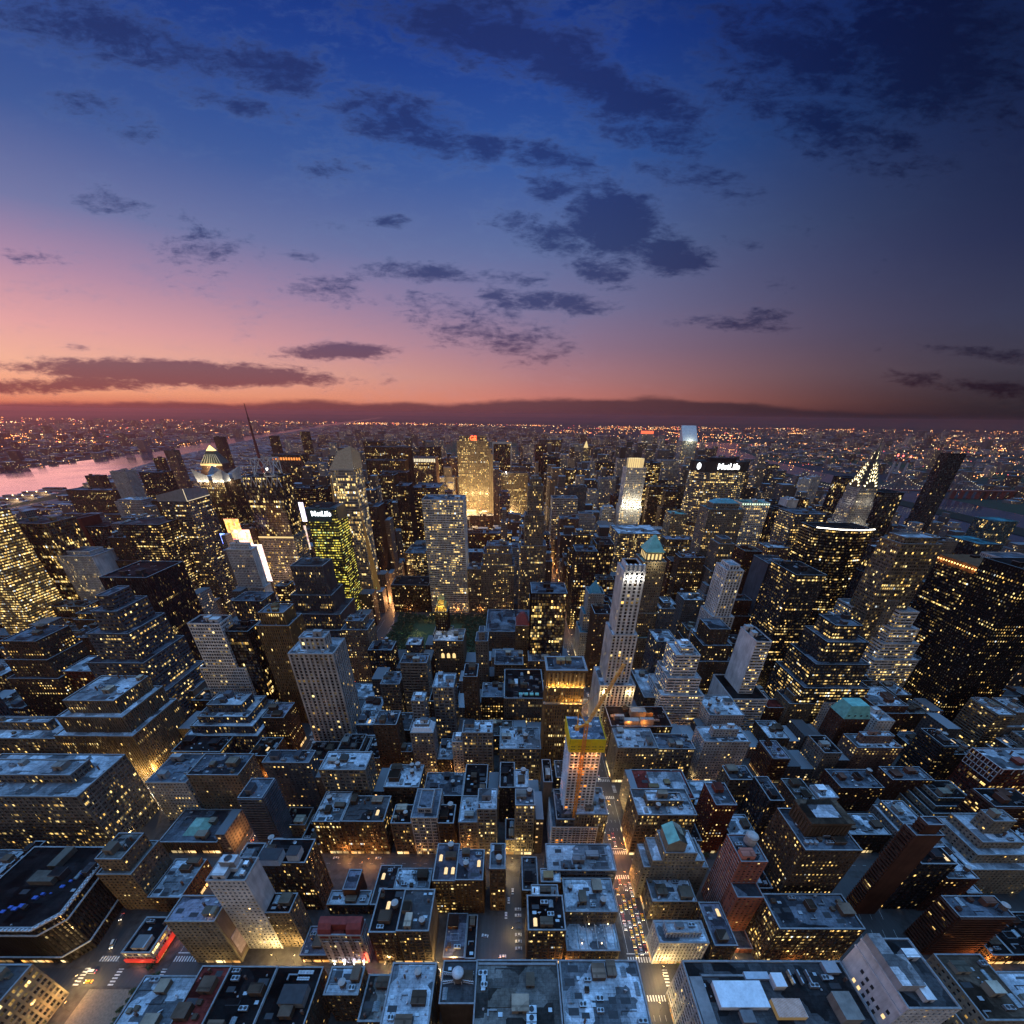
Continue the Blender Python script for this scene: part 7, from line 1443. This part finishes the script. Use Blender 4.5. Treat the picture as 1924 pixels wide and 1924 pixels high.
# the glow of the theatre district: great lit billboards
bbr = random.Random(12)
BB = []
for px_, py_, Y_, w_, h2, c_, s_ in ((442, 1000, 604, 22, 40, (1, .42, .14), 2.6), (462, 1022, 602, 24, 44, (1, .55, .36), 2.8), (488, 1058, 598, 24, 60, (1, .70, .58), 2.6), (421, 1012, 606, 8, 16, (.2, .3, 1), 4), (577, 1010, 760, 5, 46, (1, .72, .62), 1.3), (569, 962, 790, 9, 36, (.85, .8, 1), 2.4), (600, 1052, 745, 7, 40, (1, .7, .8), 2), (345, 1080, 470, 7, 12, (1, .9, .75), 2.4), (250, 1054, 700, 10, 9, (1, .25, .1), 2.6)):
    p_ = at_y(px_, py_, Y_); BB.append((float(p_[0]), Y_, w_, h2, max(float(p_[2])-h2/2, 2), c_, s_))
for k, (x, y, w, h, z, c, s) in enumerate(BB):
    o = thing('billboard', ('orange lit billboard high above the theatre square', 'tall salmon lit billboard facing the theatre square', 'topmost amber billboard beside the white terracotta tower', 'small blue-white screen at the finned tower foot', 'tall pink-white screen behind the antenna tower', 'violet-white screen beyond the antenna tower', 'pink screen low behind the antenna tower', 'small white sign box between two dark towers', 'red lit sign low beyond the white-ribbed tower')[k], 'billboard', (x, y, 0))
    b = MB(); b.box(x-w/2, x+w/2, y-.6, y, z, z+h, 0, bottom=True); m_, t_, b_ = new_mat('screen_light'); ob = t_.n('ShaderNodeTexCoord').outputs['Object']
    q = t_.n('ShaderNodeTexVoronoi'); t_.put(q.inputs['Vector'], t_.vm('ADD', ob, (k*31.0, 0, 0))); q.inputs['Scale'].default_value = .22
    t_.put(b_.inputs['Emission Color'], t_.mix(.55, c+(1,), q.outputs['Color'], 'SOFT_LIGHT')); t_.put(b_.inputs['Emission Strength'], t_.m('MULTIPLY', t_.rng(t_.noise(ob, .25, 2), .35, .65, .5, 1.3), s)); b_.inputs['Base Color'].default_value = (.05, .05, .05, 1)
    part(o, 'screen', b, m_); b = MB(); [b.bar((x+sx*w*.35, y+.6, 0), (x+sx*w*.35, y+.6, z+h), .6) for sx in (-1, 1)]; part(o, 'frame', b, M['dark'])
for x, y, z, p, c in ((-470, 590, 20, 160000, (1, .78, .62)), (-455, 700, 35, 200000, (1, .75, .68)), (-520, 610, 60, 30000, (1, .6, .4)), (-430, 780, 25, 160000, (1, .7, .75))): plight('theatre_square_glow', (x, y, z), p, c, 4)
for x, y, z, p, c in ((-820, 470, 8, 160000, (1, .62, .2)), (-770, 520, 8, 160000, (1, .60, .2)), (-318, 700, 10, 120000, (1, .45, .15)), (255, 780, 14, 130000, (1, .45, .14)), (330, 560, 6, 9000, (1, .75, .25))): plight('avenue_glow', (x, y, z), p, c, 2)

# ---- cars
def carmesh(kind):
    L, w = (4.7, 1.85) if kind != 'van' else (5.6, 2.05); b = MB(); hb = .95 if kind != 'van' else 1.15; ht = 1.48 if kind != 'van' else 2.35
    pr = [(-L/2, .35), (-L/2, hb-.12), (-L/2+.25, hb), (L*.24, hb), (L/2-.15, hb-.15), (L/2, .55), (L/2, .35)]
    for i in range(len(pr)-1): b.quad((-w/2, pr[i][0], pr[i][1]), (w/2, pr[i][0], pr[i][1]), (w/2, pr[i+1][0], pr[i+1][1]), (-w/2, pr[i+1][0], pr[i+1][1]))
    for sx in (-1, 1): b.poly([(sx*w/2, y, z) for y, z in pr])
    y0, y1, t0, t1 = ((-L*.36, L*.22, -L*.24, L*.06) if kind != 'van' else (-L*.46, L*.30, -L*.44, L*.17)); ww = w/2-.22
    b.quad((-ww, t0, ht), (ww, t0, ht), (ww, t1, ht), (-ww, t1, ht))
    if kind == 'taxi': b.box(-.5, .5, -.35, -.1, ht, ht+.2)
    body = b; gl = MB(); wb2 = w/2-.06
    gl.quad((-wb2, y0, hb), (wb2, y0, hb), (ww, t0, ht), (-ww, t0, ht)); gl.quad((-wb2, y1, hb-.02), (wb2, y1, hb-.02), (ww, t1, ht), (-ww, t1, ht))
    for sx in (-1, 1): gl.quad((sx*wb2, y0, hb), (sx*wb2, y1, hb), (sx*ww, t1, ht), (sx*ww, t0, ht))
    wh = MB()
    for sx in (-1, 1):
        for sy in (-.31, .31): wh.loft([[(sx*w/2+o_, sy*L+.34*math.cos(a*.628), .34+.34*math.sin(a*.628)) for a in range(10)] for o_ in (-.12*sx-.0, .05*sx)])
    hl = MB(); tl = MB()
    for sx in (-1, 1): hl.box(sx*w*.36-.2, sx*w*.36+.2, L/2-.05, L/2+.06, .55, .8); tl.box(sx*w*.38-.2, sx*w*.38+.2, -L/2-.05, -L/2+.03, .6, .85)
    return body, gl, wh, hl, tl
CP = tint_mat('car_paint', .3, .05, .5, .05, .6); M['tyre'] = plain('tyre_rubber', (.02, .02, .02), .9); M['hl'] = emis('headlight', (1, .85, .6), 9); M['tl'] = emis('taillight', (1, .10, .04), 7)
CM = {}
for k in ('taxi', 'car', 'van'):
    a = carmesh(k); CM[k] = [a[0].mesh('body', CP), a[1].mesh('car_window', M['dark']), a[2].mesh('wheels', M['tyre']), a[3].mesh('headlights', M['hl']), a[4].mesh('taillights', M['tl'])]
pool_d = [bpy.data.lights.new('headlight_beam', 'POINT')]; pool_d[0].energy = 45; pool_d[0].color = (1, .62, .25); pool_d[0].shadow_soft_size = .3
cr = random.Random(77)
def car(x, y, rz, kind, col, label, group, on=True):
    o = thing({'taxi': 'taxi', 'car': 'car', 'van': 'van'}[kind], label, kind, (x, y, .01), group, rz=rz)
    a = CM[kind]; link('body', a[0], o, color=col); link('window', a[1], o); link('wheel', a[2], o)
    if on: link('headlight', a[3], o); link('taillight', a[4], o); link('headlight_beam', pool_d[0], o, (0, 4.2, .9))
YEL = (.75, .42, .02); CC = [(.5, .5, .5), (.02, .02, .025), (.12, .12, .13), (.3, .31, .33), (.25, .03, .03), (.6, .6, .58)]
for lane, xs in enumerate((-7.4, -3.7, 0, 3.7, 7.2)):
    y = 93+lane*1.7
    while y < 520:
        ph = (y-80.5) % 80.5
        if 14 < ph < 66:
            dense = y < 150
            if cr.random() < (.86 if dense and lane in (1, 2, 3) else .30 if y < 330 else .24):
                tx = cr.random() < (.66 if dense else .5)
                seg = 'nearest' if False else ''
                st_n = 'waiting beside the white corner block' if y < 145 else 'beside the construction podium' if y < 235 else 'further along the taxi avenue'
                car(xs, y, math.pi, 'taxi' if tx else 'car', YEL if tx else cr.choice(CC), ('yellow taxi with lit headlights ' if tx else 'dark private car with lit headlights ')+st_n, ('taxis ' if tx else 'cars ')+st_n)
        y += 6.4 if y < 150 else 8.5
for n in (35, 36, 37):
    for k in range(16):
        x = cr.uniform(-285, 150)
        if abs(x) > 24: car(x, ST(n)+cr.choice((-4.6, 4.4)), R(90), 'car', cr.choice(CC), 'small car parked along a lamplit crosstown street', 'cars parked in the crosstown streets', False)
for k in range(7): car(-86, 98+k*4.4, R(90), 'car', cr.choice(CC), 'car parked nose-in along the open car park', 'cars in the car park', False)
for x, y, rz in ((-110, 106, 1.4), (-97, 93, 1.6), (-93, 131, 0), (-90, 138, 0), (-95, 120, 0)): car(x, y, rz, 'car', (.6, .6, .6), 'white car standing loose in the open car park', 'loose cars in the car park', False)
for y, kd, c, lb in ((100, 'van', (.6, .6, .55), 'white van on the diagonal avenue beside the red-fascia store'), (118, 'car', (.3, .3, .3), 'grey car on the diagonal avenue next to the corniced black roof'), (136, 'van', (.55, .5, .3), 'cream van below the tan hotel'), (150, 'car', (.6, .6, .6), 'white car on the diagonal avenue below the tan hotel'), (176, 'taxi', YEL, 'yellow taxi on the diagonal avenue past the tan hotel')): car(bway(y)+3, y, R(17)+math.pi, kd, c, lb, 'traffic on the diagonal avenue')
car(bway(80)-4, 78, R(90), 'taxi', YEL, 'yellow taxi crossing below the corniced black roof', 'traffic on the diagonal avenue'); car(bway(80)-7, 83.5, R(90), 'van', (.6, .6, .6), 'white van crossing near the striped plaza crossing', 'traffic on the diagonal avenue')
for k in range(18):
    y = 165+k*19; car(-311+cr.choice((-6, -2, 2, 6)), y, 0, 'car', cr.choice(CC), 'car with red taillights on the avenue behind the billboard block', 'cars on the avenue behind the billboard block')

# ------------------------------------------------------------------ trees, park, river works
def tree_mesh(seed, n=210):
    rg = random.Random(seed); tr = MB(); tr.cyl(0, 0, 0, 5.5, .32, .18, 7)
    lobes = []
    for k in range(6):
        a = rg.uniform(0, 6.28); rr = rg.uniform(1.0, 3.0); p = (rr*math.cos(a), rr*math.sin(a), rg.uniform(6, 10)); lobes.append(p); tr.bar((0, 0, 4.5), p, .16)
    cw = MB()
    for k in range(n):
        c = rg.choice(lobes); v = Vector((rg.gauss(0, 1), rg.gauss(0, 1), rg.gauss(0, .8))); v = v.normalized()*rg.uniform(.6, 2.3)+Vector(c); s = rg.uniform(.45, 1.0)
        nrm = Vector((rg.gauss(0, 1), rg.gauss(0, 1), rg.gauss(.6, 1))).normalized(); p = nrm.cross(Vector((.3, .5, .8))).normalized()*s; q = nrm.cross(p).normalized()*s*.8
        cw.quad(tuple(v+p), tuple(v+q), tuple(v-p), tuple(v-q))
    return tr, cw
m_, t_, b_ = new_mat('foliage'); ob = t_.n('ShaderNodeTexCoord').outputs['Object']; t_.put(b_.inputs['Base Color'], t_.mix(t_.rng(t_.noise(ob, .5, 3), .35, .65), (.018, .040, .014, 1), (.05, .085, .03, 1))); b_.inputs['Roughness'].default_value = .8; M['leaf'] = m_
TM = []
for sd_ in range(4): a, c = tree_mesh(sd_); TM.append((a.mesh('trunk', M['wood']), c.mesh('crown', m_)))
def tree(x, y, s, label, group):
    a, c = cr.choice(TM); o = thing('tree', label, 'tree', (x, y, .1), group, rz=cr.uniform(0, 6)); link('trunk', a, o, sc_=(s, s, s)); link('crown', c, o, sc_=(s, s, s))
pz = MB(); pz.prism([(-364, 46), (-330, 46), (-330, 74), (-364, 74)], 0, .19); struct('plaza', pz, plain('plaza_paving', (.14, .125, .10), .8, ns_=.9))
pk_ = MB(); pk_.prism([(-121, 91), (-83, 91), (-83, 150), (-94, 150), (-94, 120), (-121, 120)], 0, .155); pk_.prism([(136, 91), (197, 91), (197, 150), (136, 150)], 0, .155); struct('parking_lot', pk_, M['asphalt'])
lw = MB(); lw.prism(rect(-294, -132, 494, 644), 0, .17); struct('lawn', lw, plain('park_lawn', (.03, .055, .02), .9))
for y in np.arange(498, 642, 8.6):
    for x in np.arange(-290, -134, 8.6):
        lawn = -262 < x < -172 and 520 < y < 612
        if not lawn: tree(x+cr.uniform(-2, 2), y+cr.uniform(-2, 2), cr.uniform(.85, 1.15), 'dark leafy tree in the park behind the gold-crowned black tower', 'trees in the leafy park')
for k in range(9): plight('park_lamp', (-285+k*18, 508+cr.uniform(0, 20), 6), 260, (.75, 1, .7), .3)
plight('park_lamp', (-275, 560, 7), 1500, (.45, 1, .35), .5); plight('park_lamp', (-215, 530, 5), 2600, (.8, 1, .85), .6)
for k in range(11): tree(cr.uniform(-334, -324), 44+k*4.6+cr.uniform(-1, 1), cr.uniform(.45, .7), 'small green street tree on the lamplit herald plaza', 'trees on the herald plaza')
for n in (35, 36):
    for k in range(9): tree(24+k*13+cr.uniform(-3, 3), ST(n)+cr.choice((-6.2, 6.2)), cr.uniform(.5, .7), 'small dark street tree lining the crosstown street past the salmon slab', 'street trees past the salmon slab')
pk = MB(); rg_ = random.Random(6)                                    # the great park, read as one dark mass of trees
for _ in range(5200):
    x, y = rg_.uniform(-840, -22), 2040+4000*rg_.random(); zt = rg_.uniform(8, 16); r_ = rg_.uniform(7, 13); n = 6
    ring = [(x+r_*math.cos(k*1.047)*rg_.uniform(.7, 1.2), y+r_*math.sin(k*1.047)*rg_.uniform(.7, 1.2), zt*.55) for k in range(n)]
    for k in range(n): pk.poly([ring[k], ring[(k+1) % n], (x+rg_.uniform(-2, 2), y, zt)])
o = struct('park_woods', pk, M['leaf'], kind='stuff')
# piers on the near river bank
for k, y in enumerate((1610, 1690, 1770, 1860, 1970)):
    sx_ = float(np.interp(y, [p[1] for p in he_], [p[0] for p in he_]))+1985
    o = thing('pier', ('low lit pier shed jutting into the pink river, nearest of the piers', 'long pier with a flat pale roof in the pink river', 'pier with floodlights beside the river road', 'short pier beyond the floodlit pier', 'farthest short pier along the pink river')[k], 'pier', (-2060+sx_, y, 0)); b = MB(); b.box(-2190+20*k+sx_, -1985+sx_, y-14, y+14, .1, 3); part(o, 'deck', b, M['concrete']); b = MB(); b.box(-2170+20*k+sx_, -2000+sx_, y-11, y+11, 3.01, 11); part(o, 'shed', b, M['roof'], (.3, .3, .32))
    if k < 4: b = MB(); [b.box(sx_-2000-s*40-1.6, sx_-2000-s*40+1.6, y-15, y-14, 11, 14.2) for s in range(3)]; part(o, 'floodlight', b, M['lamp']); plight('pier_light', (-2010+sx_, y-30, 16), 60000, (1, .6, .25), 2, o)
# the cantilever bridge over the east river and the power station chimneys
br = thing('bridge', 'long lamp-strung cantilever truss bridge over the east river', 'bridge', (1700, 2040, 0)); yb_ = 2040; tw = MB(); tr_ = MB(); dk = MB(); lmp = MB(); tx = [1290, 1560, 1750, 2010]
def top_z(x):
    if x <= tx[0]: return 108-(tx[0]-x)*.45
    if x >= tx[3]: return 108-(x-tx[3])*.45
    for a, c in zip(tx, tx[1:]):
        if a <= x <= c: t = (x-a)/(c-a); return 52+56*(2*t-1)**2
for x in tx:
    for s in (-12, 12): tw.bar((x, yb_+s, 0), (x, yb_+s, 112), 6); tw.cyl(x, yb_+s, 112, 122, 1.8, .3, 6)
    tw.bar((x, yb_-12, 100), (x, yb_+12, 100), 4)
xs = list(np.arange(1130, 2180, 13.0))
for x, xn in zip(xs, xs[1:]):
    for s in (-11, 11): za, zb2 = max(top_z(x), 44), max(top_z(xn), 44); tr_.bar((x, yb_+s, za), (xn, yb_+s, zb2), 1.6); tr_.bar((x, yb_+s, 40), (x, yb_+s, za), .9); tr_.bar((x, yb_+s, 40), (xn, yb_+s, zb2), .9)
    lmp.cyl(x, yb_-12.6, max(top_z(x), 44), max(top_z(x), 44)+2.6, 1.1, 1.1, 5)
    if int(x) % 2: lmp.cyl(x, yb_-12.6, 42, 44, 1.0, 1.0, 5)
dk.box(1000, 2400, yb_-13, yb_+13, 34, 39, bottom=True)
for x in list(np.arange(1010, 1290, 40))+list(np.arange(2040, 2400, 40)): dk.box(x-2, x+2, yb_-10, yb_+10, 0, 34)
part(br, 'tower', tw, M['metal'], (.16, .16, .18)); part(br, 'truss', tr_, M['metal'], (.20, .20, .22)); part(br, 'deck', dk, M['metal'], (.22, .08, .07)); part(br, 'string_lamps', lmp, emis('bridge_lamp', (1, .82, .5), 1.6))
for k, (px_, py_) in enumerate(((1687, 857), (1697, 858), (1711, 860))):
    p = at_y(px_, py_, 2650); o = thing('chimney_stack', ('power station chimney with red-white bands, nearest the lit crown', 'middle chimney of the three banded power station stacks', 'chimney of three standing nearest the tall black slab')[k], 'chimney', (float(p[0]), 2650, 0)); b = MB(); zt = float(p[2]); b.cyl(float(p[0]), 2650, 0, zt*.8, 8, 6, 12); part(o, 'shaft', b, M['concrete']); b = MB(); b.cyl(float(p[0]), 2650, zt*.8, zt*.9, 6, 5.7, 12); part(o, 'band', b, M['redroof']); b = MB(); b.cyl(float(p[0]), 2650, zt*.9, zt, 5.7, 5.4, 12); part(o, 'rim', b, M['concrete']); b = MB(); b.cyl(float(p[0]), 2650, zt, zt+8, 3.5, 3.5, 6); part(o, 'beacon', b, M['pt2'])

# ------------------------------------------------------------------ evening haze
hz = MB(); hz.box(-26000, 26000, -900, 34000, -2.0, 372, bottom=True)
hm = bpy.data.materials.new('evening_haze'); hm.use_nodes = True; hm.node_tree.nodes.clear(); t_ = NT(hm.node_tree); o_ = t_.n('ShaderNodeOutputMaterial'); pv_ = t_.n('ShaderNodeVolumePrincipled')
pv_.inputs['Color'].default_value = (.96, .43, .38, 1); pv_.inputs['Density'].default_value = 5.0e-5; pv_.inputs['Anisotropy'].default_value = .72
hm.node_tree.links.new(pv_.outputs[0], o_.inputs['Volume']); hm.cycles.homogeneous_volume = True
struct('haze', hz, hm, kind='stuff')
